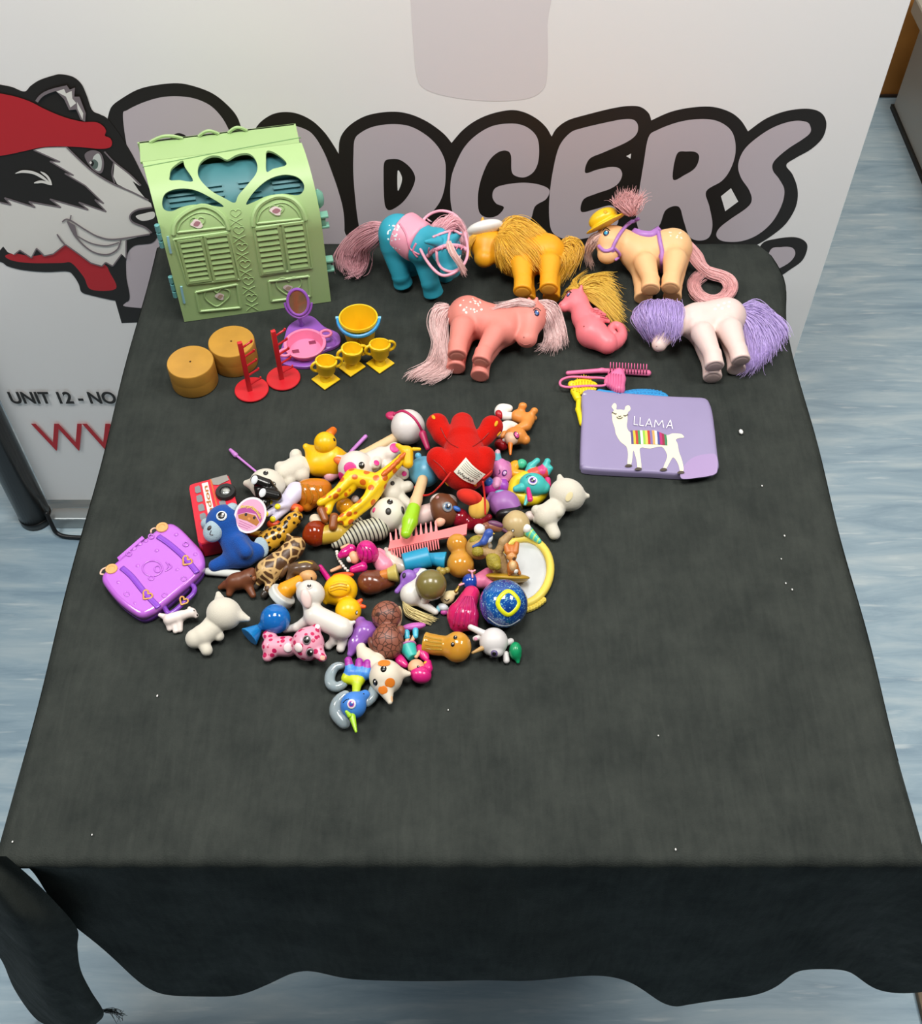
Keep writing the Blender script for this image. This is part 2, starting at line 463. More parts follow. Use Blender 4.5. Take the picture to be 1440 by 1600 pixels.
    def done(s):
        A = np.concatenate([p['V'] for p in s.parts]); solid = [p for p in s.parts]
        zmin = min(p['V'][:, 2].min() for p in s.parts); c = (A.min(0)+A.max(0))/2
        sh = np.zeros(3)
        if s.rest:
            d = c-CAM; sh = d*((TZ + .0004 + s.lift*.001 - zmin)/d[2])
        base = np.array([c[0], c[1], zmin])
        e = bpy.data.objects.new(s.name, None); COL.objects.link(e); e.location = base+sh; e.empty_display_size = .02
        tag(e, s.label, s.cat, s.group)
        obs = []
        for p in s.parts:
            par = e
            off = base
            o = link_mesh(p['n'], p['V']-base, p['F'], None, par, p['smooth'], p['m'], p['idx'], p['col'])
            if p['under'] is not None: o.parent = obs[p['under']]
            if p['label']: o['label'] = p['label']
            obs.append(o)
        s.obj = e
        return e
# ================================================================== setting
TX, TY0, TY1 = 0.431, 0.3757, 1.257        # table half width, front, back
YB = 1.33                                  # banner plane
def nodes_mat(name):
    m = bpy.data.materials.new(name); m.use_nodes = True
    return m, m.node_tree, m.node_tree.nodes['Principled BSDF'], m.node_tree.nodes.new, m.node_tree.links.new
# floor: blue-grey streaked vinyl
m, nt, b, N, L = nodes_mat('mat_vinyl_floor')
tc = N('ShaderNodeTexCoord'); mp = N('ShaderNodeMapping'); mp.inputs['Scale'].default_value = (1.1, 7.0, 1)
n1 = N('ShaderNodeTexNoise'); n1.inputs['Scale'].default_value = 3.2; n1.inputs['Detail'].default_value = 8; n1.inputs['Roughness'].default_value = .62; n1.inputs['Distortion'].default_value = .5
L(tc.outputs['Object'], mp.inputs['Vector']); L(mp.outputs[0], n1.inputs['Vector'])
r1 = N('ShaderNodeValToRGB'); e = r1.color_ramp.elements
e[0].position = .3; e[0].color = (*lin('#7d98ab'), 1); e[1].position = .72; e[1].color = (*lin('#b9cad0'), 1)
q = e.new(.5); q.color = (*lin('#9ab3c1'), 1)
L(n1.outputs['Fac'], r1.inputs['Fac'])
mp2 = N('ShaderNodeMapping'); mp2.inputs['Scale'].default_value = (3., 26.0, 1); n2 = N('ShaderNodeTexNoise'); n2.inputs['Scale'].default_value = 3; n2.inputs['Detail'].default_value = 6
L(tc.outputs['Object'], mp2.inputs['Vector']); L(mp2.outputs[0], n2.inputs['Vector'])
r2 = N('ShaderNodeValToRGB'); e = r2.color_ramp.elements; e[0].position = .6; e[0].color = (0, 0, 0, 1); e[1].position = .72; e[1].color = (.55, .55, .55, 1)
L(n2.outputs['Fac'], r2.inputs['Fac'])
mx = N('ShaderNodeMix'); mx.data_type = 'RGBA'; mx.inputs['B'].default_value = (*lin('#d2dee0'), 1)
L(r2.outputs['Color'], mx.inputs['Factor']); L(r1.outputs['Color'], mx.inputs['A']); L(mx.outputs['Result'], b.inputs['Base Color'])
b.inputs['Roughness'].default_value = .5
MFLOOR = m
def plane(name, x0, x1, y0, y1, z, mat):
    return link_mesh(name, [(x0, y0, z), (x1, y0, z), (x1, y1, z), (x0, y1, z)], [(0, 1, 2, 3)], mat, smooth=False)
tag(plane('floor', -3, 3.2, -1.5, 2.8, 0, MFLOOR), kind='structure', label='blue-grey streaked vinyl floor')
# wood panelled wall far right, with grey low cabinet run
w = link_mesh('wall_back', *box_mesh((0.1, 2.83, 1.35), (3.1, 0, 0), (0, .03, 0), (0, 0, 1.35)), M('#b57a36', rough=.5, var=.3, vs_=9.), smooth=False)
tag(w, kind='structure')
tag(link_mesh('baseboard_back', *box_mesh((0.1, 2.797, .004), (3.1, 0, 0), (0, .003, 0), (0, 0, .004)), M('#3a2a1c', rough=.6), smooth=False), kind='structure')
cab = bpy.data.objects.new('low_cabinet', None); COL.objects.link(cab); cab.location = (1.5, 2.2, 0)
tag(cab, 'grey low cabinet with pale ledge at the far right edge', 'cabinet')
def env_child(name, VF, mat, par, smooth=False, label=None):
    V = np.asarray(VF[0]) - np.array(par.location[:]); o = link_mesh(name, V, VF[1], mat, par, smooth)
    if label: o['label'] = label
    return o
env_child('side_panel', box_mesh((1.50, 2.24, .135), (.318, 0, 0), (0, .5, 0), (0, 0, .125), .004), M('#b2b6b2', rough=.5), cab)
env_child('plinth', box_mesh((1.50, 2.24, .006), (.324, 0, 0), (0, .504, 0), (0, 0, .006)), M('#20221f', rough=.6), cab)
env_child('ledge', box_mesh((1.49, 2.24, .285), (.34, 0, 0), (0, .52, 0), (0, 0, .022), .006), M('#b9b9ae', rough=.4), cab)
env_child('upper_panel', box_mesh((1.55, 2.26, .46), (.26, 0, 0), (0, .48, 0), (0, 0, .153), .004), M('#3d342c', rough=.6), cab)
# brown board at the lower right corner
bp_ = on_z(1440, 1565, 0.0)
tag(link_mesh('trim_1', *box_mesh((bp_[0]+.052, bp_[1]-.06, .006), (.06, 0, 0), (0, .09, 0), (0, 0, .006), .002), M('#6b5b45', rough=.6, var=.2), smooth=False), kind='structure')

# ------------------------------------------------------------------ table under the cloth
tb = bpy.data.objects.new('card_table', None); COL.objects.link(tb); tb.location = (0, .816, 0)
tag(tb, 'square folding table hidden under the black cloth', 'table')
env_child('tabletop', box_mesh((0, (TY0+TY1)/2, TZ-.022), (TX-.022, 0, 0), (0, (TY1-TY0)/2-.022, 0), (0, 0, .018), .004), M('#4a4038'), tb)
for sx in (-1, 1):
    for yy in (TY0+.24, TY1-.06):
        env_child('leg', box_mesh((sx*(TX-.06), yy, .34), (.012, 0, 0), (0, .012, 0), (0, 0, .34), .002), M('#2a2a2a', rough=.4, metal=.6), tb)

# ------------------------------------------------------------------ black cloth
m, nt, b, N, L = nodes_mat('mat_black_felt')
tc = N('ShaderNodeTexCoord')
n1 = N('ShaderNodeTexNoise'); n1.inputs['Scale'].default_value = 14; n1.inputs['Detail'].default_value = 9; n1.inputs['Roughness'].default_value = .7
mp = N('ShaderNodeMapping'); mp.inputs['Scale'].default_value = (60, 9, 9); mp.inputs['Rotation'].default_value = (0, 0, .06)
n3 = N('ShaderNodeTexNoise'); n3.inputs['Scale'].default_value = 2.4; n3.inputs['Detail'].default_value = 3; n3.inputs['Distortion'].default_value = .8
L(tc.outputs['Object'], mp.inputs['Vector']); L(mp.outputs[0], n3.inputs['Vector'])
L(tc.outputs['Object'], n1.inputs['Vector'])
ma = N('ShaderNodeMath'); ma.operation = 'MULTIPLY_ADD'; ma.inputs[1].default_value = .35
L(n3.outputs['Fac'], ma.inputs[0]); L(n1.outputs['Fac'], ma.inputs[2])
r1 = N('ShaderNodeValToRGB'); e = r1.color_ramp.elements
e[0].position = .45; e[0].color = (*lin('#292d2b'), 1); e[1].position = .95; e[1].color = (*lin('#3b3f3b'), 1)
L(ma.outputs[0], r1.inputs['Fac']); L(r1.outputs['Color'], b.inputs['Base Color'])
b.inputs['Roughness'].default_value = .66; b.inputs['Specular IOR Level'].default_value = .08
b.inputs['Sheen Weight'].default_value = .0; b.inputs['Sheen Roughness'].default_value = .6
n2 = N('ShaderNodeTexNoise'); n2.inputs['Scale'].default_value = 700; n2.inputs['Detail'].default_value = 2
bp = N('ShaderNodeBump'); bp.inputs['Strength'].default_value = .45; bp.inputs['Distance'].default_value = .0015
L(tc.outputs['Object'], n2.inputs['Vector']); L(n2.outputs['Fac'], bp.inputs['Height']); L(bp.outputs[0], b.inputs['Normal'])
r3 = N('ShaderNodeMapRange'); r3.inputs['From Min'].default_value = .45; r3.inputs['From Max'].default_value = .95; r3.inputs['To Min'].default_value = .78; r3.inputs['To Max'].default_value = .58
L(ma.outputs[0], r3.inputs['Value']); L(r3.outputs[0], b.inputs['Roughness'])
MCLOTH = m
cl = bpy.data.objects.new('tablecloth', None); COL.objects.link(cl); cl.location = (0, .816, TZ)
tag(cl, 'black felt cloth spread over the square table', 'tablecloth')
hem = [(-60, 1344), (30, 1352), (78, 1400), (120, 1450), (180, 1503), (240, 1545), (300, 1560), (360, 1555), (420, 1537), (480, 1520), (560, 1527), (700, 1536), (800, 1531), (900, 1525), (980, 1536), (1040, 1566), (1080, 1572), (1150, 1558), (1210, 1542), (1250, 1520), (1290, 1511), (1325, 1521), (1370, 1545), (1440, 1549), (1500, 1545)]
hemf = crom(hem, 10)
nc = len(hemf)
# rows: back drop, top rows, front bend, front drop
V = []; NT_, ND = 60, 26
topx = np.linspace(0, 1, nc)
def xr(y): return TX + .014*math.exp(-((y-1.19)/.06)**2) + .0012*math.sin(y*23) - .008*max(0, (y-1.235)/.022)**2
def xl(y): return -TX - .0012*math.sin(y*19+1)
rows = []
rows.append([(xl(TY1)*(1-u)+xr(TY1)*u, TY1+.006, TZ-.10) for u in topx])
rows.append([(xl(TY1)*(1-u)+xr(TY1)*u, TY1+.003, TZ-.01) for u in topx])
for j in range(NT_):
    y = TY1 - (TY1-TY0-.004)*j/(NT_-1)
    r_ = []
    for u in topx:
        x = xl(y)*(1-u) + xr(y)*u
        z = TZ - .0009 + .0004*math.sin(x*37+y*11) + .0003*math.sin(y*53-x*19)
        ed = min(abs(x-xl(y)), abs(xr(y)-x)); z -= .010*max(0, 1-ed/.012)**2
        r_.append((x, y, z))
    rows.append(r_)
for j in range(1, 5):
    a = math.pi/2*j/4
    rows.append([(xl(TY0)*(1-u)+xr(TY0)*u, TY0+.004-.010*math.sin(a)+.0005*math.sin(u*140), TZ-.0009-.009*(1-math.cos(a))+.0003*math.sin(u*90)) for u in topx])
last = rows[-1]
def rip(u): return .012*math.sin(u*9+.6) + .006*math.sin(u*23) + .016*math.exp(-((u-.93)/.045)**2)
bot = [on_y(hemf[i][0], hemf[i][1], TY0-.012+rip(topx[i])) for i in range(nc)]
for j in range(1, ND+1):
    t = j/ND
    r_ = []
    for i in range(nc):
        a = np.array(last[i]); b_ = bot[i]
        p = a + (b_-a)*t; p[1] = a[1] + (b_[1]-a[1])*math.sin(t*math.pi/2)
        p[1] += .0025*math.sin(topx[i]*60+t*5)*t
        r_.append(tuple(p))
    rows.append(r_)
V = [p for r_ in rows for p in r_]; nr = len(rows)
Fs = [(j*nc+i, (j+1)*nc+i, (j+1)*nc+i+1, j*nc+i+1) for j in range(nr-1) for i in range(nc-1)]
env_child('cloth_sheet', (V, Fs), MCLOTH, cl, True)
# side drops (left and right)
for sgn, fx, nm in ((-1, xl, 'side_drop'), (1, xr, 'side_drop')):
    V = []; ny, nz = 50, 10
    for j in range(nz):
        for i in range(ny):
            y = TY1 - (TY1-TY0-.10)*i/(ny-1); t = j/(nz-1)
            flare = (.006*math.sin(y*31)-.022)*t
            V.append((fx(y) + sgn*flare - sgn*.001, y, TZ - .008 - .26*t))
    Fs = [(j*ny+i, j*ny+i+1, (j+1)*ny+i+1, (j+1)*ny+i) for j in range(nz-1) for i in range(ny-1)]
    env_child(nm, (V, Fs), MCLOTH, cl, True)
# hanging corner at the left, longer than the rest
re_ = crom([(10, 1338), (45, 1368), (85, 1408), (120, 1450), (121, 1480), (126, 1515), (142, 1548), (162, 1582), (150, 1600), (128, 1615)], 6)
le_ = crom([(-150, 1338), (-110, 1370), (-80, 1410), (-50, 1450), (-25, 1470), (2, 1500), (22, 1545), (52, 1588), (80, 1607), (110, 1616)], 6)
V = []; nu = 24
for i in range(len(re_)):
    for k in range(nu):
        u = k/(nu-1); px, py = le_[i]*(1-u)+re_[i]*u; t = i/(len(re_)-1)
        yy = TY0 - .014 - .03*math.sin(u*math.pi)*min(1, t*3+.15) + .04*(1-u)**2 + .006*math.sin(u*9+t*3)
        V.append(on_y(px, py, yy))
Fs = [(i*nu+k, (i+1)*nu+k, (i+1)*nu+k+1, i*nu+k+1) for i in range(len(re_)-1) for k in range(nu-1)]
env_child('corner_fold', (V, Fs), MCLOTH, cl, True)
Vf = []; Ff = []; bb = 0; R_ = random.Random(3)
for i in range(26):
    x0 = 158+R_.random()*8; y0 = 1577+R_.random()*6
    p0 = on_y(x0, y0, TY0+.02); p1 = on_y(x0+8+R_.random()*16, y0+R_.random()*6-3, TY0+.02+R_.random()*.01); p2 = on_y(x0+14+R_.random()*20, y0+R_.random()*24-6, TY0+.02)
    v, f = tube_mesh(crom([p0, p1, p2], 5), .00035, 3); Vf.append(v); Ff += [tuple(q+bb for q in g) for g in f]; bb += len(v)
fr = env_child('frayed_thread', (np.concatenate(Vf), Ff), MCLOTH, cl, True); fr['kind'] = 'stuff'
# lint specks lying on the cloth
for px, py, r, lb in ((1157, 676, 4.2, 'largest white lint speck, right of the llama pouch'), (1225, 838, 1.6, 'white lint speck near the right cloth edge, topmost of four'), (1227, 912, 1.4, 'white lint speck near the right cloth edge, third of four down'), (1237, 922, 1.6, 'white lint speck near the right cloth edge, lowest of four'),
        (246, 1088, 1.8, 'white lint speck on the cloth below the suitcase'), (1055, 1328, 1.8, 'white lint speck at the front cloth edge, right of centre'), (20, 1316, 1.6, 'white lint speck in the front left cloth corner'), (144, 1305, 1.4, 'white lint speck at the front cloth edge, second from left'),
        (1028, 1150, 1.3, 'white lint speck on bare cloth in the right front area'), (1190, 760, 1.4, 'white lint speck just below right of the llama pouch'), (700, 1110, 1.2, 'white lint speck right of the blue unicorn'), (1220, 874, 1.2, 'white lint speck near the right cloth edge, second of four down')):
    c = P(px, py, 0); s_ = scl(px, py)*r
    V, Fc = lathe_mesh([(s_*.2, 0), (s_*.9, s_*.3), (s_*.5, s_*.7), (s_*.1, s_*.8)], c+np.array([0, 0, .0008]), sides=7)
    V[:, 1] = c[1] + (V[:, 1]-c[1])*1.5
    o = link_mesh('lint_speck', V-c, Fc, M('#e8e8e4', rough=.9)); o.location = c
    tag(o, lb, 'lint', 'lint specks on the cloth')

# ------------------------------------------------------------------ banner
bn = bpy.data.objects.new('display_banner', None); COL.objects.link(bn); bn.location = (-.1, YB, 0)
tag(bn, 'large white printed display banner standing behind the table', 'banner')
BT = 1.95
MB_ = M('#fbf9f7', rough=.55, bump=.05, bs=2500.)
env_child('banner_sheet', box_mesh((-.1225, YB+.002, (BT+.05)/2), (.6735, 0, 0), (0, .002, 0), (0, 0, (BT-.05)/2)), MB_, bn)
env_child('base_rail', box_mesh((-.1225, 1.312, .0152), (.67, 0, 0), (0, .014, 0), (0, 0, .015), .003), M('#9ea6a8', rough=.35, metal=.5), bn)
env_child('top_rail', box_mesh((-.1225, YB, BT), (.6735, 0, 0), (0, .012, 0), (0, 0, .012), .003), M('#9ea6a8', rough=.35, metal=.7), bn)
env_child('stabiliser_foot', tube_mesh(crom([on_z(72, 800, .05), on_z(80, 818, .03), on_z(88, 832, .012), on_z(102, 838, .006), on_z(130, 840, .006)], 5), .0045, 6), M('#16181a', rough=.4), bn, True)
LAYER = [0]
def print_poly(name, pts, mat, n=6, layer=None, smooth=True):
    q = crom(pts, n, True) if smooth else np.array(pts, float)
    if layer is None: LAYER[0] += 1; layer = LAYER[0]
    y = YB - .0002 - .00004*layer
    return env_child(name, poly_mesh([on_y(a, b, y) for a, b in q]), mat, bn)
def print_line(name, pts, wd, mat, taper=False, n=6):
    q = crom(pts, n) if len(pts) > 2 else np.array(pts, float)
    d = np.gradient(q, axis=0); d /= np.linalg.norm(d, axis=1)[:, None]+1e-9; nn = np.c_[-d[:, 1], d[:, 0]]
    ww = np.full(len(q), wd/2.)
    if taper: ww = ww*np.clip(np.sin(np.linspace(.1, math.pi-.1, len(q)))*1.3, .15, 1)
    out = np.concatenate([q+nn*ww[:, None], (q-nn*ww[:, None])[::-1]])
    return print_poly(name, out, mat, smooth=False)
KB, LI, WH, RD, GR = M('#241f1b', rough=.5), M('#cdc1c7', rough=.5), M('#efece6', rough=.5), M('#c4262f', rough=.5), M('#81767a', rough=.5)
print_poly('pale_print', [(638, -80), (641, 0), (645, 60), (650, 115), (662, 138), (700, 151), (760, 158), (820, 155), (848, 140), (855, 110), (855, 40), (850, -80)], M('#ebe5e6', rough=.5))
top = [(168, 185), (174, 167), (190, 154), (215, 140), (243, 133), (277, 130), (304, 135), (332, 146), (354, 163), (370, 182), (379, 206), (388, 225)]
blk = list(crom(top, 5)) + list(crom([(388, 225), (399, 201), (410, 188), (427, 178), (446, 175), (466, 178), (488, 189), (507, 207), (521, 227), (529, 240.5)], 5)) \
    + list(crom([(529, 240), (530.5, 219), (539, 203), (555.5, 189), (578, 179), (611, 174.5), (639, 178), (667, 190), (692, 208), (705.5, 223.6)], 5)) \
    + list(crom([(705.5, 223), (722, 204), (742, 189), (767, 178), (797, 172), (819, 175.5), (839, 186), (853, 199), (861, 212.5)], 5)) \
    + list(crom([(861.7, 213), (870, 200), (887, 188), (913, 180), (953, 170), (980, 165.7), (1000, 167), (1013, 176.7), (1017, 188)], 5)) \
    + list(crom([(1017.5, 188), (1047, 175), (1080, 168), (1113, 167), (1140, 175), (1157, 188), (1168, 205)], 5)) \
    + list(crom([(1168.5, 205), (1197, 185), (1230, 173), (1263, 170), (1283, 176.7), (1290.7, 193), (1285, 215), (1267, 233), (1243, 246.7), (1228, 258), (1238, 273), (1245.7, 296.7), (1243, 323), (1227, 350), (1203, 370), (1180, 384)], 5)) \
    + [np.array(p) for p in ((1170, 420), (700, 430), (385, 470), (300, 500), (190, 505), (180, 470), (178, 420), (185, 330), (172, 250))]
_k = [blk[0]]
for p in blk[1:]:
    if np.linalg.norm(p-_k[-1]) > .3: _k.append(p)
print_poly('lettering_outline', _k, KB, smooth=False)
print_poly('letter_outline', [(1190, 381), (1213, 373), (1240, 370.5), (1256, 376), (1261, 387), (1253, 407), (1233, 422), (1217, 432), (1190, 440), (1180, 410)], KB)  # black printed outline of the letter on the second line
L_ = LAYER[0]+1
print_poly('letter_b', [(192, 181), (199, 172), (224, 160), (252, 152), (279, 150.5), (304, 154), (327, 164), (343, 179), (354, 196), (359, 212), (358, 250), (345, 300), (375, 400), (360, 480), (205, 480), (200, 466), (197, 420), (198, 382), (204, 330), (209, 262), (199, 233)], LI)
print_poly('letter_counter', [(264, 225), (268, 213), (279, 208), (291, 213), (296, 226), (280, 240)], KB)
print_poly('letter_a', [(400, 240), (430, 200), (455, 196), (479, 203), (493, 215.5), (507, 240), (518, 268), (528, 297), (536, 328), (538, 360), (534, 385), (400, 400)], LI)
print_poly('letter_d', [(554, 218), (564, 207), (583, 198), (611, 194), (639, 197), (664, 210), (683, 228), (694.5, 250), (696, 272), (694, 295), (686, 317), (668, 338), (640, 355), (600, 370), (566, 372), (560, 350), (555.5, 317), (552, 275), (552, 242)], LI)
print_poly('letter_counter', [(600.5, 253), (611, 248.6), (625, 250), (639, 260), (647, 272), (648, 283), (641, 300), (628, 317), (611, 328), (603, 325), (600, 311), (599, 275)], KB)
print_poly('counter_gap', [(621, 267), (626, 272), (628, 280.5), (625, 292), (621, 297)], MB_, n=3)
print_poly('letter_g', [(797, 193), (817, 196), (832, 205.5), (840, 218), (842, 236), (840, 255), (833, 269), (819.5, 277), (805.5, 275), (799, 267), (798, 243), (791, 235.5), (778, 238), (764, 251), (753, 275), (747, 300), (747, 325), (752, 336), (764, 340), (778, 336), (787, 324), (775, 318), (769, 307), (773.6, 294), (792, 288), (819.5, 285.5), (844, 289), (858, 297), (853, 311), (836, 322), (830, 340), (820, 358), (800, 373), (770, 380), (740, 374), (722, 358), (711, 344), (704, 317), (704, 283), (711, 258), (725, 230.5), (744, 211), (769, 197)], LI)
print_poly('letter_e', [(890, 208), (910, 200), (953, 190), (977, 186), (991, 188), (996.7, 198), (993, 211), (977, 223), (943, 238), (920, 249), (914, 270), (933, 265), (953, 261), (967, 263), (971.7, 273), (966, 286), (953, 295), (930, 303), (911, 312), (908, 331), (930, 326.7), (953, 321), (963, 330), (963, 352), (930, 368), (903, 374), (880, 373), (863, 363), (858, 343), (858, 310), (863, 270), (873, 230)], LI)
print_poly('counter_gap', [(978, 244), (985.7, 240), (984.7, 248)], MB_, smooth=False)
print_poly('letter_r', [(1012.7, 215), (1027, 203), (1060, 190.7), (1093, 186), (1120, 189), (1140, 201.7), (1148, 220), (1148, 243), (1140, 266), (1127, 283), (1103, 299), (1108, 323), (1112.7, 350), (1108, 370), (1093, 376), (1077, 370), (1068, 346), (1060, 323), (1040, 328), (1030, 352), (1015, 368), (1000, 363), (993, 337), (998, 300), (1005, 257)], LI)
print_poly('letter_counter', [(1057, 241), (1073, 236.7), (1087, 238), (1092, 246), (1086, 262), (1070, 273), (1051, 280)], KB)
print_poly('counter_gap', [(1126, 306.7), (1141.7, 294), (1153, 315), (1132.7, 330)], MB_, smooth=False)
print_poly('letter_s', [(1266, 199), (1260, 190.7), (1240, 189), (1213, 196.7), (1187, 211.7), (1163, 233), (1153, 256.7), (1157, 277), (1170, 297), (1174, 313), (1166, 325), (1140, 343), (1123, 357), (1119, 369), (1130, 377), (1157, 377), (1183, 367), (1206, 347), (1221, 320), (1225, 297), (1217, 280), (1207, 266), (1209, 252), (1230, 233), (1253, 218), (1265, 208)], LI)
print_poly('letter_fill', [(1203, 391), (1220, 386), (1237, 387), (1242, 397), (1233, 410), (1213, 421), (1195, 425)], LI)
# the badger head of the printed emblem
print_poly('emblem_outline', [(-95, 128), (-20, 128), (0, 132), (19, 136), (38, 143), (48, 134), (62, 125), (83, 118), (95, 116), (114, 120), (127, 131), (135, 148), (144, 172), (157, 179), (170, 188), (200, 230), (222, 272), (245, 320), (252, 350), (240, 378), (210, 384), (198, 400), (197, 430), (202, 468), (182, 470), (140, 461), (127, 456), (123, 444), (114, 430), (104, 424), (71, 425), (36, 422), (12, 416), (0, 409), (-40, 400), (-95, 380)], KB)
print_poly('neckerchief', [(8, 400), (22, 396), (49, 400), (69, 396), (102, 380), (142, 405), (164, 414), (171, 425), (181, 451), (142.5, 452.5), (130.6, 432.5), (111.6, 411), (95, 411), (47.5, 411), (19, 407)], RD)
print_poly('face', [(52, 234), (71, 230), (104, 229), (114, 240), (133, 258), (152, 273), (176, 287), (206, 300), (228, 311), (236, 318), (243, 345), (237, 364), (197, 375.5), (197, 404), (190, 397), (176, 416), (165, 410), (159, 416), (142, 411), (119, 394), (102, 382), (83, 397), (69, 400), (57, 388), (49, 403), (31, 391), (22, 398), (12, 394), (5, 385), (0, 391), (-95, 400), (-95, 300), (0, 305)], WH, smooth=False)
print_poly('dark_stripe', [(-95, 250), (0, 243), (36, 237), (52, 234), (94, 253), (78, 252), (115, 274), (101, 271), (133, 290), (162, 318), (148, 312), (166, 331), (123, 316), (138, 328), (78, 311), (95, 324), (45, 315), (55, 324), (7, 309), (17, 320), (0, 316), (-95, 312)], KB, smooth=False)
for ln in ([(52, 234), (94, 253), (78, 252), (115, 274), (101, 271), (133, 290), (162, 318), (148, 312), (166, 331), (123, 316), (138, 328), (78, 311), (95, 324), (45, 315), (55, 324), (7, 309), (17, 320), (0, 316)],):
    for a_, b_ in zip(ln[:-1], ln[1:]): print_line('fur_edge', [a_, b_], 2.0, GR)
print_poly('cheek_patch', [(179, 254), (202, 273), (219, 291), (207, 283), (216, 297), (228, 311), (214, 304), (183, 287.6), (177, 276)], WH, smooth=False)
print_line('snout_line', [(104, 230), (133, 258), (152, 273), (176, 287), (206, 300), (232, 313)], 2.4, GR)
print_line('brow_line', [(163, 237), (178, 253), (202, 272), (220, 290)], 2.4, GR)
print_line('brow_line', [(178, 253), (175, 270), (179, 286)], 2.2, GR)
print_poly('eye_rim', [(132, 243), (142, 235), (156, 238), (162, 251), (161, 266), (155, 271), (142, 262)], GR)
print_poly('eye_white', [(146, 245), (154, 240), (159, 252), (157, 266), (150, 266), (145, 256)], M('#d9ddd8', rough=.5))
print_poly('iris', [(141, 254), (147, 249), (153, 254), (152, 262), (146, 264)], M('#66766f', rough=.5))
print_poly('pupil', [(140, 255), (144, 251), (147, 255), (144, 260)], KB)
print_poly('eye_glint', [(139.5, 254), (141.5, 252), (143.5, 254), (141.5, 256.5)], WH)
print_poly('bandana', [(-95, 135), (-30, 141), (0, 146), (24, 151), (47.5, 159), (71, 171), (100, 183), (128, 190), (150, 191), (161, 197), (165.5, 204.5), (164, 212), (172, 216), (175, 223.5), (171, 230.6), (154, 232.5), (119, 229.5), (71, 229.5), (36, 236.5), (0, 243.6), (-95, 256)], RD)
print_line('wink', [(24, 271), (36, 268), (52, 270), (66, 277), (80, 288)], 4.5, WH, True)
print_line('wink', [(63, 268), (74, 276), (81, 289)], 3.5, WH, True)
print_line('wink', [(53, 286), (66, 284), (81, 289)], 4, WH, True)
print_poly('nose', [(240, 324), (225, 325), (212, 329), (203, 338), (207, 347), (226, 355), (238, 364), (252, 350), (252, 330)], KB)
print_line('nose_edge', [(238, 324), (214, 328), (203, 337), (207, 347), (226, 355), (237, 364)], 2.4, GR)
print_poly('nose_glint', [(212, 338), (223, 334), (240, 331), (240, 341), (222, 345)], WH)
print_line('lip', [(97, 347), (107, 343), (133, 359), (154, 370), (180, 374), (234, 366)], 2.4, GR)
print_line('lip', [(105, 346), (119, 371), (142, 392), (166, 398), (183, 390), (189, 375)], 2.4, GR)
print_line('lip', [(119, 368), (142, 380), (166, 384), (186, 379)], 2, GR)
print_line('lip', [(111, 336), (109, 345)], 2, GR)
print_poly('mouth_corner', [(105, 345), (117, 352), (121, 368), (117, 370)], GR, smooth=False)
print_line('cheek_line', [(89, 366), (95, 375), (101, 382)], 2.4, GR)
print_line('chin_line', [(197, 376), (197, 404)], 2.4, GR)
for ln in ([(22, 398), (31, 391), (49, 403), (57, 388), (69, 400), (83, 397), (102, 382), (119, 394), (142, 411), (159, 416), (165, 410), (176, 416), (190, 397)],):
    for a_, b_ in zip(ln[:-1], ln[1:]): print_line('fur_edge', [a_, b_], 2.0, GR)
print_line('ear_rim', [(57, 159), (63, 151), (72, 145), (86, 140), (104, 136)], 5, GR)
print_poly('ear_rim', [(86, 141), (104, 133), (109, 140), (117, 137), (116, 151), (124, 151), (134, 177), (133, 190), (126, 187), (119, 171), (108, 172), (100, 155)], GR, smooth=False)
print_poly('ear_tuft', [(88, 143), (100, 139), (103, 146), (112, 142), (113, 154), (119, 161), (110, 168), (103, 151)], WH, smooth=False)
print_poly('ear_tuft', [(120, 159), (130, 177), (129, 187), (121, 170)], WH, smooth=False)
def print_text(txt, x0, y0, x1, ytop, mat, bold):
    cu = bpy.data.curves.new('t', 'FONT'); cu.body = txt; cu.size = 1; cu.offset = bold
    o = bpy.data.objects.new('t', cu); COL.objects.link(o)
    dg = bpy.context.evaluated_depsgraph_get(); me = bpy.data.meshes.new_from_object(o.evaluated_get(dg))
    V = np.array([v.co[:] for v in me.vertices]); Fc = [tuple(p.vertices) for p in me.polygons]
    bpy.data.objects.remove(o); bpy.data.curves.remove(cu); bpy.data.meshes.remove(me)
    lo, hi = V.min(0), V.max(0); LAYER[0] += 1; y = YB-.0002-.00004*LAYER[0]
    a = on_y(x0, y0, y); bX = on_y(x1, y0, y); h_ = on_y(x0, ytop, y)[2]-a[2]
    out = np.stack([a[0]+(V[:, 0]-lo[0])/(hi[0]-lo[0])*(bX[0]-a[0]), np.full(len(V), y), a[2]+(V[:, 1]-lo[1])/(hi[1]-lo[1])*h_], 1)
    return env_child('printed_text', (out, Fc), mat, bn)
print_text('UNIT 12 - NO', 19, 631, 184, 612, KB, .03)
print_text('WWW', 67, 704, 300, 662, RD, .0)
# black post standing at the banner's left edge
pc = on_z(47, 812, 0.0); pc[0] = -.829; pc[1] = 1.322
po = bpy.data.objects.new('display_post', None); COL.objects.link(po); po.location = pc
tag(po, 'glossy black round post standing at the left end of the banner', 'post')
env_child('shaft', lathe_mesh([(.030, .012), (.030, 1.6)], pc, sides=32), M('#1b1a19', rough=.22), po, True)
env_child('foot_ring', lathe_mesh([(.028, .0005), (.031, .002), (.031, .016), (.0303, .018)], pc, sides=32), M('#0d0d0d', rough=.3), po, True)
# ================================================================== toys along the back of the table
def Z(x0, y0, s): return lambda pts: [(x0+p[0]/s, y0+p[1]/s) + tuple(p[2:]) for p in pts]
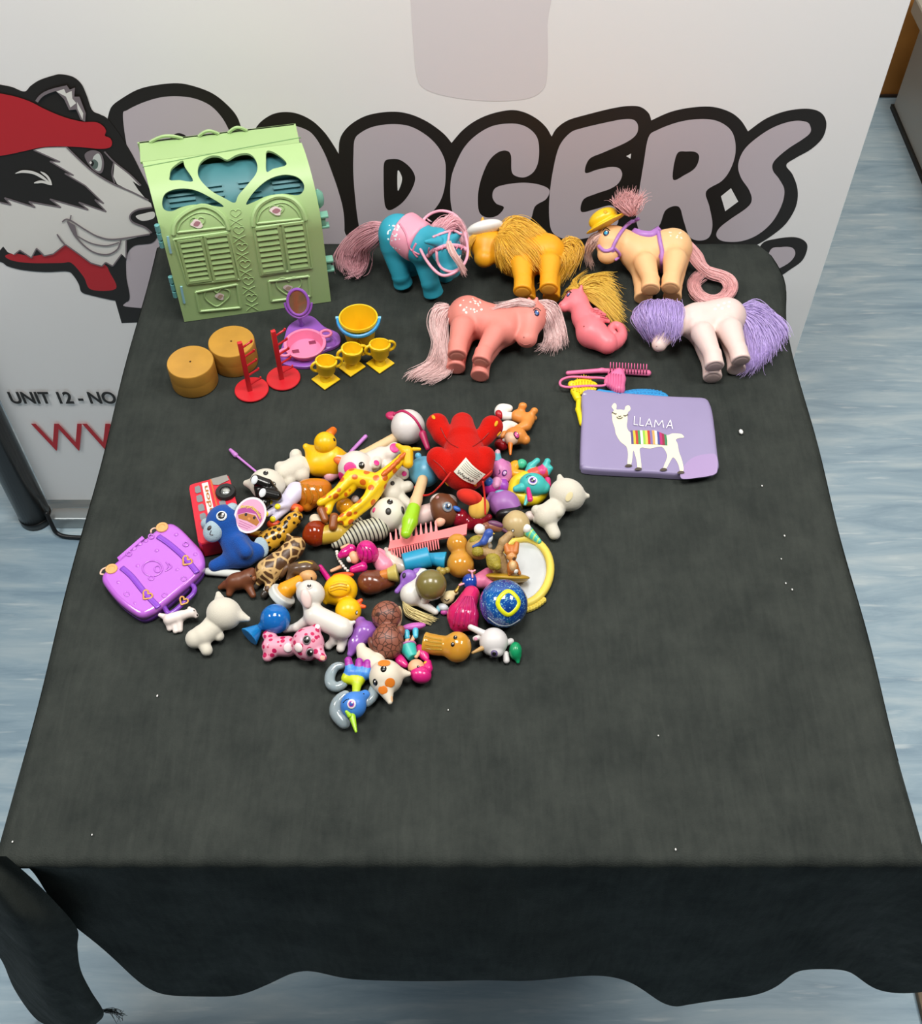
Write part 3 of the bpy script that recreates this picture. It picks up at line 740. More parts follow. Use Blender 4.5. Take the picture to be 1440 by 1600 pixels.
# ------------------------------------------------------------------ green toy stable
sA = P(288, 503); sB = P(517, 471); SW = float(np.linalg.norm(sB-sA)); su = (sB-sA)/SW; sn = np.array([su[1], -su[0], 0.])
sd_ = sn + su*.113                         # depth direction (towards the viewer); the moulding is slightly askew
SH0, SR, SF = .120, .075, .043
SVMAX = SH0 + SR*math.pi/2
def sprof(v):                              # profile point (depth inwards, height) and outward normal
    if v <= SH0: return 0., v, (1., 0.)
    if v <= SVMAX:
        a = (v-SH0)/SR; return SR-SR*math.cos(a), SH0+SR*math.sin(a), (math.cos(a), math.sin(a))
    return SR+(v-SVMAX), SH0+SR, (0., 1.)
def s3(x, v, off=0.):
    d, z, (a, b) = sprof(v)
    return sA + su*x - sd_*d + sn*off*a + np.array([0, 0, z+off*b])
def suv(px, py):
    d = ray(px, py); t = np.linspace(.9, 1.8, 4000); X = CAM + t[:, None]*d - sA
    dep = -(X @ sn); z = X[:, 2]
    e = np.where(z <= SH0, dep, np.where(dep < SR, SR-np.sqrt((SR-dep)**2+np.maximum(z-SH0, 0)**2), SH0+SR-z))
    i = int(np.argmax(e > 0)); x = float(X[i] @ su) + .113*max(0., float(dep[i])); zz = z[i]
    if zz <= SH0: return x, float(zz)
    if dep[i] <= SR: return x, SH0+SR*math.atan2(zz-SH0, SR-dep[i])
    return x, SVMAX + float(dep[i]-SR)
st = Toy('toy_stable', 'green plastic toy stable with heart cut-outs and shuttered doors', 'toy stable', rest=False)
GN = M('#a6c486', rough=.45, bump=.06, bs=300.); GND = M('#9dbb7e', rough=.45); TE = M('#3f7b82', rough=.5); MN = M('#79b39c', rough=.45)
zs = Z(200, 180, 4.235)
cuts = [zs(q) for q in (
    [(655, 295), (600, 270), (540, 270), (480, 310), (460, 370), (480, 430), (550, 500), (640, 550), (705, 580), (730, 530), (790, 460), (845, 390), (855, 330), (830, 275), (780, 250), (710, 265)],
    [(275, 400), (290, 350), (360, 300), (375, 340), (430, 435), (340, 430), (278, 430)],
    [(920, 235), (990, 260), (1050, 325), (960, 355), (917, 375), (912, 300)],
    [(225, 580), (245, 520), (320, 488), (420, 490), (520, 530), (635, 605), (530, 595), (430, 592), (350, 610), (290, 635), (240, 625)],
    [(780, 590), (830, 510), (920, 430), (1020, 395), (1110, 405), (1160, 450), (1160, 500), (1120, 530), (1020, 520), (920, 535), (830, 575)])]
cuts = [np.array([suv(*p) for p in crom(q, 4, True)]) for q in cuts]
def inside(poly, X):
    x, y = X[:, 0], X[:, 1]; c = np.zeros(len(X), bool); n = len(poly)
    for i in range(n):
        (x1, y1), (x2, y2) = poly[i], poly[(i+1) % n]
        m_ = ((y1 > y) != (y2 > y)); xx = (x2-x1)*(y-y1)/(y2-y1+1e-12)+x1
        c ^= m_ & (x < xx)
    return c
def snap(poly, X):
    a = poly; b = np.roll(poly, -1, 0); ab = b-a
    t = np.clip(((X[:, None]-a)*ab).sum(-1)/((ab*ab).sum(-1)+1e-12), 0, 1)
    q = a + t[..., None]*ab; d = np.linalg.norm(X[:, None]-q, axis=-1); i = d.argmin(1)
    return q[np.arange(len(X)), i], d.min(1)
nx, nv = 140, 172
gx, gv = np.linspace(0, SW, nx), np.linspace(0, SVMAX, nv)
UV = np.stack(np.meshgrid(gx, gv, indexing='ij'), -1).reshape(-1, 2)
cell = np.array([(i*nv+j, (i+1)*nv+j, (i+1)*nv+j+1, i*nv+j+1) for i in range(nx-1) for j in range(nv-1)])
cen = UV[cell].mean(1); hole = np.zeros(len(cell), bool)
for q in cuts: hole |= inside(q, cen)
cell = cell[~hole]
ed = {}
for f in cell:
    for a, b in zip(f, np.roll(f, -1)): ed[(min(a, b), max(a, b))] = ed.get((min(a, b), max(a, b)), 0)+1
bnd = [e_ for e_, c in ed.items() if c == 1]; bv = np.array(sorted({v for e_ in bnd for v in e_}))
step = SW/(nx-1)
for q in cuts:
    pt, dd = snap(q, UV[bv]); k_ = dd < step*1.3; UV[bv[k_]] = pt[k_]
used = np.unique(cell); rem = -np.ones(len(UV), int); rem[used] = np.arange(len(used)); UVu = UV[used]; cell = rem[cell]
Vo = np.array([s3(x, v, 0) for x, v in UVu]); Vi = np.array([s3(x, v, -.003) for x, v in UVu]); n_ = len(Vo)
Fs = [tuple(f) for f in cell] + [tuple(f[::-1]+n_) for f in cell] + [(rem[a], rem[b], rem[b]+n_, rem[a]+n_) for a, b in bnd]
f_ = st.mesh('front_shell', (np.concatenate([Vo, Vi]), Fs), GN, smooth=False)
def sheet(x0, x1, v0, v1, off, n=30, m=2):
    V = [s3(x0+(x1-x0)*i/m, v0+(v1-v0)*j/n, off) for j in range(n+1) for i in range(m+1)]
    return V, [(j*(m+1)+i, j*(m+1)+i+1, (j+1)*(m+1)+i+1, (j+1)*(m+1)+i) for j in range(n) for i in range(m)]
iw = st.mesh('inner_wall', sheet(.004, SW-.004, .01, SVMAX, -.014), TE)
def sbox(x0, x1, v0, v1, o0, o1):          # a bar lying on the shell
    c = [s3(x, v, o) for o in (o0, o1) for v in (v0, v1) for x in (x0, x1)]
    return np.array(c), [(0, 1, 3, 2), (4, 6, 7, 5), (0, 4, 5, 1), (2, 3, 7, 6), (0, 2, 6, 4), (1, 5, 7, 3)]
for x0, x1 in ((.018, .05), (.062, .085), (.105, .13), (.145, .178)):
    for v in np.arange(.118, .20, .0075):
        st.mesh('louvre', sbox(x0, x1, v, v+.0035, -.0145, -.0105), TE, False, under=iw)
# back half: flat top, back and ends
def endpoly(x, ins=0.):
    pts = [(0., 0.)] + [(sprof(v)[0], sprof(v)[1]) for v in np.linspace(0, SVMAX, 24)][1:] + [(SR+SF, SH0+SR), (SR+SF, 0)]
    return [sA + su*x - sd_*d + np.array([0, 0, z]) for d, z in pts], pts
b_ = st.mesh('back_shell', join(box_mesh(sA+su*SW/2-sd_*(SR+SF/2)+np.array([0, 0, SH0+SR-.0015]), su*SW/2, sn*(SF/2-.0005), (0, 0, .0015)), box_mesh(sA+su*SW/2-sd_*(SR+SF-.0015)+np.array([0, 0, (SH0+SR)/2]), su*SW/2, sn*.0015, (0, 0, (SH0+SR)/2))), GND, False)
for x in (.0015, SW-.0015):
    p3, p2 = endpoly(x); st.mesh('end_panel', poly_mesh(p3, np.array(p2)*1000), MN, False)
# handle openings along the top rear edge
for x0, x1 in ((.015, .055), (.075, .10), (.112, .135)):
    q = [s3(x0+(x1-x0)*t, SVMAX+SF-.004, .0005+.006*math.sin(t*math.pi)) for t in np.linspace(0, 1, 9)]
    st.mesh('top_lug', tube_mesh(q, .0022, 6), GND)
# door relief
def sline(name, pts, w, mat, o=.0012, closed=False, under=None):
    q = [suv(*p) for p in (crom(pts, 5, closed) if len(pts) > 2 else np.linspace(pts[0], pts[1], 8))]
    return st.mesh(name, tube_mesh([s3(x, v, o*.3) for x, v in q], w, 6, closed), mat, under=under)
for tl, tr, bl, br in (((281, 378), (313, 374), (296, 438), (327, 436)), ((324, 371), (355, 366.5), (335, 437), (366, 432.7)), ((401, 359.5), (432.6, 353.5), (410, 424.4), (443, 421)), ((444, 352), (471.5, 349), (453, 418.5), (482, 416))):
    c = np.array([suv(*p) for p in (tl, tr, bl, br)]); x0, x1 = c[[0, 2], 0].mean(), c[[1, 3], 0].mean(); v1, v0 = c[:2, 1].mean(), c[2:, 1].mean()
    sp = st.mesh('shutter', join(*[sbox(a, b, c_, d, -.001, .0022) for a, b, c_, d in ((x0-.003, x0, v0-.003, v1+.003), (x1, x1+.003, v0-.003, v1+.003), (x0, x1, v0-.003, v0), (x0, x1, v1, v1+.003))]), GND, False)
    for k in range(8):
        v = v0 + (v1-v0)*(k+.5)/8; h_ = (v1-v0)/8
        q = np.array([s3(x, vv, o) for x in (x0, x1) for vv, o in ((v-h_*.42, .0024), (v-h_*.42, 0), (v+h_*.3, 0.0))])
        st.mesh('slat', (q, [(0, 1, 2), (3, 5, 4), (0, 2, 5, 3), (0, 3, 4, 1), (1, 4, 5, 2)]), GND, False, under=sp)
for pts in ([(271, 366), (274, 348), (290, 332), (315, 322), (336, 328), (351, 342), (357, 358)], [(396, 353), (397, 335), (408, 318), (432, 307), (455, 311), (470, 325), (477, 343)]):
    sline('door_arch', pts, .0030, GN, .002)
for pts in ([(277, 363), (284, 347), (306, 333), (328, 334), (345, 346), (352, 355)], [(401, 349), (408, 331), (425, 320), (445, 317), (462, 328), (470, 342)]):
    sline('arch_panel', pts, .0012, GND, .001)
    sline('arch_sill', [pts[0], pts[-1]], .0016, GN, .001)
for pts in ([(271, 374), (357, 362), (375, 436), (293, 444)], [(396, 356), (477, 345), (487, 418), (408, 430)]):
    for a, b in zip(pts, pts[1:]+pts[:1]): sline('door_frame', [a, b], .0014, GN, .001)
for pts in ([(306, 456), (370, 444), (376, 480), (312, 486)], [(420, 439), (482, 431), (485, 462), (424, 470)]):
    for a, b in zip(pts, pts[1:]+pts[:1]): sline('lower_panel', [a, b], .0017, GN, .001)
def heart(cx, cy, s): return [(cx, cy-.25*s), (cx+.35*s, cy-.6*s), (cx+.95*s, cy-.45*s), (cx+1.0*s, cy+.05*s), (cx+.5*s, cy+.55*s), (cx, cy+.85*s), (cx-.55*s, cy+.6*s), (cx-1.0*s, cy+.15*s), (cx-.95*s, cy-.35*s), (cx-.4*s, cy-.55*s)]
for cx, cy, s in ((339, 462, 19), (451, 444, 19), (308, 346, 11), (432, 327, 11)): sline('embossed_heart', heart(cx, cy, s), .0010, GND, .001, True)
for i in range(6):
    x, y = 368+5.*i, 332+26.5*i
    sline('embossed_heart', heart(x, y, 8), .0006, GND, .001, True)
    sline('embossed_twig', [(x-9, y+10), (x, y+14), (x+10, y+20)], .0005, GND)
    sline('embossed_twig', [(x+10, y+9), (x, y+14), (x-8, y+21)], .0005, GND)
for cx, cy, s in ((307.4, 349, 9), (431.4, 329, 9), (343.6, 462, 7), (450, 449, 7)):
    q = [(cx+s*math.cos(a)*(1+.25*math.sin(3*a+cx)), cy+.75*s*math.sin(a)*(1+.2*math.sin(2*a))) for a in np.linspace(0, 6.28, 15)[:-1]]
    uvs = [suv(*p) for p in q]; sk = st.mesh('sticker', poly_mesh([s3(x, v, .0016) for x, v in uvs], np.array(uvs)*1000), M('#e6d8d2', rough=.4), False)
    q = [(cx+.6*s*math.cos(a)*(1+.3*math.sin(2*a+cy)), cy+.45*s*math.sin(a)) for a in np.linspace(0, 6.28, 11)[:-1]]
    uvs = [suv(*p) for p in q]; st.mesh('sticker_print', poly_mesh([s3(x, v, .0018) for x, v in uvs], np.array(uvs)*1000), M('#a5767e' if s > 8 else '#b9a08a', rough=.4), False, under=sk)
sline('seam', [(223, 261), (347, 237.5), (470, 215)], .0008, M('#5f8a4c'), .0)
LB = M('#8fc0cf', rough=.3)
for cx, cy in ((264, 381), (285, 459)):
    hg = sline('hinge_pin', [(cx-2, cy-12), (cx, cy), (cx+3, cy+14)], .0016, LB, .001)
for v0 in (.045, .125):
    for i in range(3):
        c = sA + su*(-.003) - sn*.004 + np.array([0, 0, v0+.012*i]); st.mesh('hinge_knuckle', lathe_mesh([(.0012, -.005), (.0032, -.0045), (.0032, .0045), (.0012, .005)], c, sides=12), M('#5f9c9c', rough=.4))
for z_ in (.045, .115):
    c = sA + su*(SW+.004) - sn*.012 + np.array([0, 0, z_]); st.mesh('latch', join(box_mesh(c, su*.006, sn*.005, (0, 0, .0018), .001), box_mesh(c+np.array([0, 0, .016]), su*.006, sn*.006, (0, 0, .0018), .001), box_mesh(c+np.array([0, 0, .008])-su*.001, su*.003, sn*.004, (0, 0, .008), .001)), MN)
c = sA + su*(SW+.001) - sn*.02 + np.array([0, 0, .15]); st.mesh('latch_bump', lathe_mesh([(.001, -.014), (.006, -.008), (.007, 0), (.006, .008), (.001, .014)], c, sides=14), MN)
st.done()

# ------------------------------------------------------------------ wooden drums, red stands
zt = Z(240, 430, 3.6)
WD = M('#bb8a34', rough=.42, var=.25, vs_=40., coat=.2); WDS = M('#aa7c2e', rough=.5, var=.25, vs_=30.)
for (px, py, r), lb in (((297, 565, 38), 'round wooden block nearest the front, left of the red stands'), ((361, 533, 37.5), 'round wooden block behind, partly hidden by a red stand')):
    s_ = scl(px, py); h_ = 43*s_; c = P(px, py, 43); R_ = r*.93*s_
    t = Toy('wooden_block', lb, 'wooden block', 'pair of round wooden blocks', rest=False)
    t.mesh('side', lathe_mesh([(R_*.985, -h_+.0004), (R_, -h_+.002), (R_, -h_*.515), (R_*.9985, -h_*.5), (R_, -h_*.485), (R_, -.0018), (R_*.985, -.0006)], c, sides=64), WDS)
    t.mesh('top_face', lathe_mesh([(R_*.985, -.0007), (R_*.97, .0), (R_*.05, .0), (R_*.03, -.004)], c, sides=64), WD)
    t.mesh('centre_hole', lathe_mesh([(R_*.035, -.0005), (R_*.033, .0003), (R_*.01, .0002)], c, sides=12), M('#4a2c0c'))
    t.done()
RED = M('#c8202a', rough=.35)
for (bx, by, tx, ty), lb in (((393.5, 610.5, 380, 536), 'red plastic toy hanger stand in front, before the wooden blocks'), ((443, 592.5, 423, 524), 'red plastic toy hanger stand touching the pink tub')):
    t = Toy('hanger_stand', lb, 'toy stand', 'red toy hanger stands', rest=False); s_ = scl(bx, by); c = P(bx, by); R_ = 26.5*s_
    t.mesh('base_disc', lathe_mesh([(R_*.98, .0004), (R_, .001), (R_, .0025), (R_*.97, .0032)], c, sides=48), RED)
    H_ = .083; pc_ = c + np.array([-.002, -.002, 0])
    po_ = t.mesh('pole', box_mesh(pc_+np.array([0, 0, H_/2+.001]), (.0026, .0012, 0), (-.001, .0022, 0), (0, 0, H_/2), .0005), RED)
    for k in range(5):
        z_ = .012 + .0155*k; a = pc_+np.array([0, 0, z_]); d = np.array([.0145-.0004*k, .006, .006])
        t.mesh('peg', tube_mesh([a, a+d*.8, a+d, a+d+np.array([.0006, 0, .0022])], [.0014, .0013, .0017, .0012], 8), RED)
    t.done()
# ------------------------------------------------------------------ lilac vanity mirror, pink tub
PU = M('#8f56b4', rough=.35)
t = Toy('toy_vanity', 'purple toy dressing stand with an oval mirror', 'toy mirror', rest=False)
bo = crom([(452, 512), (476, 498), (490, 499), (507, 514), (528, 524), (532, 538), (522, 546), (505, 553), (492, 571), (478, 577), (446, 573), (437, 562), (444, 535)], 5, True)
def plate(outline, z0, z1, inset=1.0, cx=None):
    n = len(outline); a = [P(x, y, 0)+np.array([0, 0, z0]) for x, y in outline]; b = [P(x, y, 0)+np.array([0, 0, z1]) for x, y in outline]
    c = np.mean(b, 0); b2 = [c+(p-c)*inset+np.array([0, 0, .0006]) for p in b]
    V = a+b+b2; Fs = [(i, (i+1) % n, n+(i+1) % n, n+i) for i in range(n)] + [(n+i, n+(i+1) % n, 2*n+(i+1) % n, 2*n+i) for i in range(n)]
    tv, tf = poly_mesh(b2, np.array(outline)); V = np.array(V); o = len(V)
    return np.concatenate([V, tv]), Fs + [tuple(x+o for x in f) for f in tf]
t.mesh('base', plate(bo, .0004, .004, .97), PU, False)
t.mesh('basin_rim', tube_mesh([P(506+18*math.cos(a), 535+9.5*math.sin(a), 5) for a in np.linspace(0, 2*math.pi, 31)[:-1]], .0016, 6, True), PU)
def disc3(px, py, h, rx, ry, tilt):         # oval standing on the table plane direction, facing the viewer
    c = P(px, py, h); s_ = scl(px, py); v = np.array([0, math.sin(math.radians(tilt)), math.cos(math.radians(tilt))]); n = np.array([0, -math.cos(math.radians(tilt)), math.sin(math.radians(tilt))])
    return c, np.array([1., 0, 0])*rx*s_, v*ry*s_, n
c, u_, v_, n_ = disc3(465.5, 472, 52, 15.5, 20, 22)
ring = [c+u_*math.cos(a)+v_*math.sin(a) for a in np.linspace(0, 2*math.pi, 41)[:-1]]
t.mesh('mirror_frame', tube_mesh(ring, .0020, 8, True), PU)
t.mesh('mirror_glass', poly_mesh([c+(q-c)*.95+n_*.0006 for q in ring], [(math.cos(a), math.sin(a)) for a in np.linspace(0, 2*math.pi, 41)[:-1]]), M('#c99a72', rough=.12, metal=.75, var=.2, vs_=90.), False, label='oval mirror glass with a warm brown painted reflection')  # the brown reflection is put into the glass base colour
yk = [c+u_*1.3*math.cos(a)+v_*1.22*math.sin(a)-n_*.001 for a in np.linspace(math.pi*1.02, 2*math.pi*.99, 17)]
t.mesh('yoke', tube_mesh(yk, .0016, 8), PU)
t.mesh('stem', tube_mesh([c-v_*1.2-n_*.001, P(470, 505, 14), P(471, 508, 4)], [.0022, .0024, .004], 10), PU)
t.done()
PK = M('#e87fa6', rough=.38)
t = Toy('toy_tub', 'pink plastic toy tub with two ring handles on the purple base', 'toy tub', rest=False, vox=.9)
s_ = scl(476, 534); c = P(476, 536, 20); R_ = 32.5*s_
def bowl(R1, R2, H, th, lip): return [(R2-.001, -H), (R2, -H+.001), (R1-lip, -.003), (R1, -.002), (R1, 0), (R1-.0008, .0006), (R1-lip-.001, .0004), (R1-lip-th, -.002), (R2-th*1.2, -H+th), (.0005, -H+th)]
t.mesh('bowl', lathe_mesh(bowl(R_, R_*.80, .0125, .0016, .0028), c, sides=56), PK)
for px, py, sx in ((509, 521, 1), (445, 551, -1)):
    hc = P(px, py, 20); t.mesh('ring_handle', tube_mesh([hc+np.array([.0068*math.cos(a), .0058*math.sin(a), 0]) for a in np.linspace(0, 2*math.pi, 25)[:-1]], .0019, 8, True), PK)
for px, py in ((462, 550), (488, 536)):
    hc = P(px, py, 6)+np.array([0, 0, .0005]); t.mesh('slot', box_mesh(hc, (.0042, .001, 0), (-.0008, .0028, 0), (0, 0, .0012), .0004), M('#7c2b4c'), False)
t.done()
# ------------------------------------------------------------------ yellow bucket and cups
YE = M('#ecc21c', rough=.32)
t = Toy('toy_bucket', 'yellow plastic toy bucket with a lowered blue handle', 'toy bucket', rest=False)
s_ = scl(560, 530); H_ = .043; c = on_z(559.5, 495, TZ+H_); R_ = .0248
t.mesh('pail', lathe_mesh([(.0165, -H_+.0004), (.0172, -H_+.0015), (R_-.001, -.005), (R_, -.0045), (R_, -.0005), (R_-.0005, 0), (R_-.0018, -.0004), (.0155, -H_+.002), (.0005, -H_+.002)], c, sides=56), YE)
hd = t.mesh('handle', tube_mesh([c+np.array([(R_+.0016)*math.cos(a), (R_+.0016)*math.sin(a), -.003-.006*math.sin(-a)]) for a in np.linspace(math.pi*1.0, 2*math.pi, 33)], .0021, 8, flat=1.35, flatdir=(0, 0, 1)), M('#2f93cf', rough=.35), label='blue carrying handle')
for sx in (-1, 1): t.mesh('pivot', lathe_mesh([(.0006, -.0022), (.0022, -.002), (.0022, .002), (.0006, .0022)], c+np.array([sx*(R_+.002), 0, -.002]), (1, 0, 0), 14), M('#7cc0dd', rough=.35), under=hd)
for dx in (-.004, .004): t.mesh('moulded_mark', tube_mesh([c+np.array([dx, -.0205, -.030]), c+np.array([dx*.4, -.0225, -.018])], .0009, 6), YE)
t.done()
for (rx_, ry_, bx, by), lb in (((509.4, 563, 509, 594), 'small yellow toy trophy cup nearest the red stands'), ((549.7, 544, 549, 574), 'small yellow toy trophy cup in the middle, under the bucket'), ((593, 537, 594, 569), 'small yellow toy trophy cup farthest right')):
    t = Toy('trophy_cup', lb, 'toy cup', 'yellow toy trophy cups', rest=False); b0 = P(bx, by); H_ = .031; c = on_z(rx_, ry_, TZ+H_)
    t.mesh('square_foot', box_mesh(b0+np.array([0, 0, .0014]), (.0092, -.0092, 0), (.0092, .0092, 0), (0, 0, .001), .0008), YE)
    R_ = .0132; ax = c-(b0+np.array([0, 0, .002])); L_ = float(np.linalg.norm(ax))
    t.mesh('bowl', lathe_mesh([(.0075, -L_), (.0065, -L_+.003), (.0055, -L_+.006), (.0085, -L_+.009), (.0115, -L_+.014), (.0125, -.006), (R_+.0006, -.004), (R_+.0006, -.0006), (R_, 0), (R_-.0015, 0), (.0108, -.006), (.0095, -L_+.014), (.0005, -L_+.012)], c, ax, 40), YE)
    for sx, sy in ((-1, -.55), (1, .55)):
        o = np.array([sx*.87, sy*.5, 0]); hc = c + o*R_*.95 + np.array([0, 0, -.007])
        q = [hc + o*.0085*math.sin(a) + np.array([0, 0, .0075*math.cos(a)]) for a in np.linspace(0, math.pi, 15)]
        t.mesh('handle', tube_mesh(q, .0019, 8), YE)
    t.done()
# ================================================================== ponies and grooming things
BK = M('#15120f', rough=.25); WT = M('#f2f0ea', rough=.35)
def pony_eye(t, x, y, r, iris='#4a6fb0', ang=0):
    t.dot('eye', x, y, r, [M('#2c2440', rough=.25), M(iris, rough=.2), WT], asp=.8, ang=ang, flatn=.2)
    t.stroke('eyelash', [(x-r, y-r*.7), (x, y-r*1.35), (x+r*1.1, y-r*.6)], .8, BK)
# --- pink pony lying, spotted rump
t = Toy('toy_pony', 'salmon pink toy pony with white spotted rump lying in front row', 'toy pony', 'toy ponies', k=10, vox=1.2)
SAL = M('#e0887c', rough=.5, sss=.12)
t.part('body', [K(731, 494, 30, 31, 768, 506, 29, 27), K(768, 506, 29, 27, 786, 514, 30, 27), K(722, 512, 42, 18, 715, 540, 40, 13.5), C(715, 537, 40, 13, 714, 556, 37, 15, k=4),
    K(726, 518, 14, 17, 714, 560, 14, 13), C(714, 556, 14, 13, 712, 576, 11, 15, k=4), K(773, 522, 40, 17, 756, 550, 38, 12.5), C(756, 548, 39, 12.5, 751, 566, 36, 14.5, k=4),
    K(775, 528, 15, 17, 752, 568, 14, 12.5), C(753, 566, 14, 12.5, 749, 588, 11, 14.5, k=4), K(788, 504, 32, 23, 820, 492, 36, 19), S(829, 494, 24, h=36), K(828, 505, 36, 19, 824, 527, 33, 13), E(822, 531, 31, 13, 10, 11),
    K(835, 481, 50, 8, 838, 467, 60, 2.4, k=4), K(826, 476, 44, 5, 826, 467, 50, 2, k=4)], SAL)
pony_eye(t, 838, 489, 5.5)
t.dot('nostril', 818, 527, 1.3, M('#a5564e')); t.stroke('mouth', [(812, 535), (820, 539), (829, 537)], .7, M('#a5564e'))
R_ = random.Random(5)
for i in range(26):
    x, y = 718+R_.random()*36, 466+R_.random()*24
    if (x-735)**2/400+(y-477)**2/170 < 1: t.dot('rump_spot', x, y, 1.3+R_.random()*.8, M('#f6dcd4'), flatn=.15)
for (x, y) in ((714, 557), (751, 567)): t.dot('hoof_sole', x, y+1, 11, M('#d98a7a', rough=.6), flatn=.08)
HP = M('#fad0cd', rough=.36, spec=.6, var=.18, vs_=220.)
t.hair('tail', [[(698, 478, 36), (680, 482, 40), (674, 505, 26), (680, 535, 14), (668, 566, 8), (640, 582, 5), (634, 592, 4)], [(702, 484, 34), (690, 492, 34), (686, 512, 22), (692, 545, 12), (690, 570, 7), (672, 588, 5), (660, 594, 4)], [(703, 488, 34), (694, 500, 30), (692, 520, 18), (698, 560, 9), (703, 580, 5), (690, 591, 4), (676, 594, 4)]], 630, 5, 0.43, HP, 2)
t.hair('mane', [[(836, 472, 48), (858, 474, 42), (872, 490, 30), (880, 515, 16), (880, 540, 7)], [(844, 478, 46), (856, 490, 40), (862, 508, 24), (868, 530, 12), (868, 548, 5)], [(848, 482, 42), (850, 500, 36), (854, 520, 18), (850, 540, 7), (838, 547, 4)]], 495, 5, 0.43, HP, 3)
t.hair('mane', [[(834, 474, 62), (815, 470, 58), (794, 474, 56), (774, 480, 58)], [(832, 478, 62), (808, 475, 58), (788, 479, 58), (768, 482, 60)]], 180, 4, 0.35, HP, 4)
t.done()
# --- blue pony standing with saddle
t = Toy('toy_pony', 'bright blue standing toy pony with pink saddle and bridle', 'toy pony', 'toy ponies', rest=True, k=10, vox=1.2)
BL = M('#2f9fb6', rough=.5, sss=.1)
t.part('body', [K(622, 366, 74, 29, 660, 384, 72, 27), K(616, 388, 56, 20, 625, 430, 20, 13), C(625, 428, 20, 12.5, 630, 444, 0, 15.5, k=5), K(640, 388, 50, 17, 641, 412, 22, 11.5), C(641, 410, 22, 11, 643, 420, 0, 14, k=5),
    K(662, 394, 58, 19, 671, 440, 24, 13.5), C(671, 438, 24, 13, 677, 459, 0, 16, k=5), K(676, 390, 50, 16, 694, 420, 22, 11.5), C(694, 418, 22, 11, 696, 430, 0, 14, k=5),
    K(668, 376, 82, 20, 690, 376, 96, 18), S(697, 390, 21, h=92), K(698, 396, 90, 18, 703, 418, 78, 13.5), E(703, 422, 74, 13, 10, 11),
    K(684, 378, 110, 8, 665, 378, 120, 2.5, k=3), K(706, 375, 110, 8, 719, 365, 122, 2.5, k=3)], BL)
t.part('saddle', [C(628, 363, 77, 32, 657, 380, 74, 30.5, rd=.12), K(626, 350, 92, 6, 646, 343, 94, 6), K(652, 358, 92, 7, 660, 356, 96, 6)], M('#e79bb0', rough=.4), k=6)
t.stroke('saddle_seam', [(624, 350), (634, 366), (640, 388), (655, 398)], 1.4, M('#d9849f')); t.stroke('saddle_seam', [(650, 380), (645, 392), (652, 402)], 1.6, M('#d9849f'))
SP = M('#efa9bd', rough=.4)
t.tube('rein', [(652, 372, 86), (663, 342, 92), (687, 330, 104), (713, 339, 106), (727, 372, 100), (729, 401, 90), (716, 421, 88), (690, 430, 82), (666, 407, 84)], 2.2, SP, closed=True)
t.stroke('noseband', [(667, 400), (680, 390), (700, 384), (716, 385), (728, 391)], 3.2, SP, off=1.)
for i in range(8): t.stroke('noseband_rib', [(671+i*6.5, 395-i*2+i*i*.2), (673.5+i*6.5, 387-i*1.6+i*i*.2)], 1.0, M('#d9849f'), off=3.2)
t.stroke('browband', [(676, 372), (690, 366), (706, 362), (720, 366)], 1.9, SP, off=1.2); t.stroke('cheek_strap', [(682, 392), (684, 408), (692, 420), (706, 424), (718, 418)], 2.2, SP, off=1.)
t.stroke('cheek_strap', [(702, 364), (700, 378), (699, 386)], 1.8, SP, off=1.)
t.dot('rein_ring', 671, 344, 4.5, [M('#f3dfe4'), M('#b07088')], flatn=.5)
t.dot('eye', 717, 401, 4, [M('#3a2a60'), WT], asp=.6); t.dot('eye', 682, 407, 3.5, [M('#3a2a60'), WT], asp=.6)
R_ = random.Random(9)
for i in range(30):
    x, y = 604+R_.random()*20, 352+R_.random()*38
    t.dot('rump_flake', x, y, .9+R_.random()*.8, M('#dff0f4'), flatn=.15)
HK = M('#f5b2bc', rough=.38, spec=.6, var=.2, vs_=220.)
t.hair('tail', [[(598, 352, 78), (580, 352, 70), (558, 362, 54), (538, 380, 36), (526, 402, 18), (530, 418, 8)], [(598, 358, 76), (580, 366, 66), (560, 378, 50), (545, 398, 30), (548, 418, 12), (560, 424, 8)], [(600, 364, 74), (585, 378, 60), (572, 392, 42), (575, 408, 22), (565, 424, 10), (540, 430, 8)]], 630, 6, 0.43, HK, 6, flare=1.0)
t.hair('mane', [[(690, 352, 112), (704, 340, 116), (720, 350, 108), (728, 372, 96), (726, 392, 84)], [(696, 360, 112), (712, 352, 114), (722, 362, 104), (724, 380, 92), (720, 396, 84)], [(672, 356, 98), (690, 344, 106), (706, 344, 106), (714, 352, 104), (718, 364, 100)]], 390, 4, 0.39, HK, 7)
t.hair('forelock', [[(698, 378, 116), (704, 396, 112), (716, 414, 100), (725, 432, 84)], [(703, 378, 116), (710, 394, 110), (720, 410, 100), (728, 424, 86)]], 180, 2.2, 0.35, M('#f3c2bd', rough=.38, var=.2, vs_=220.), 8)
t.done()
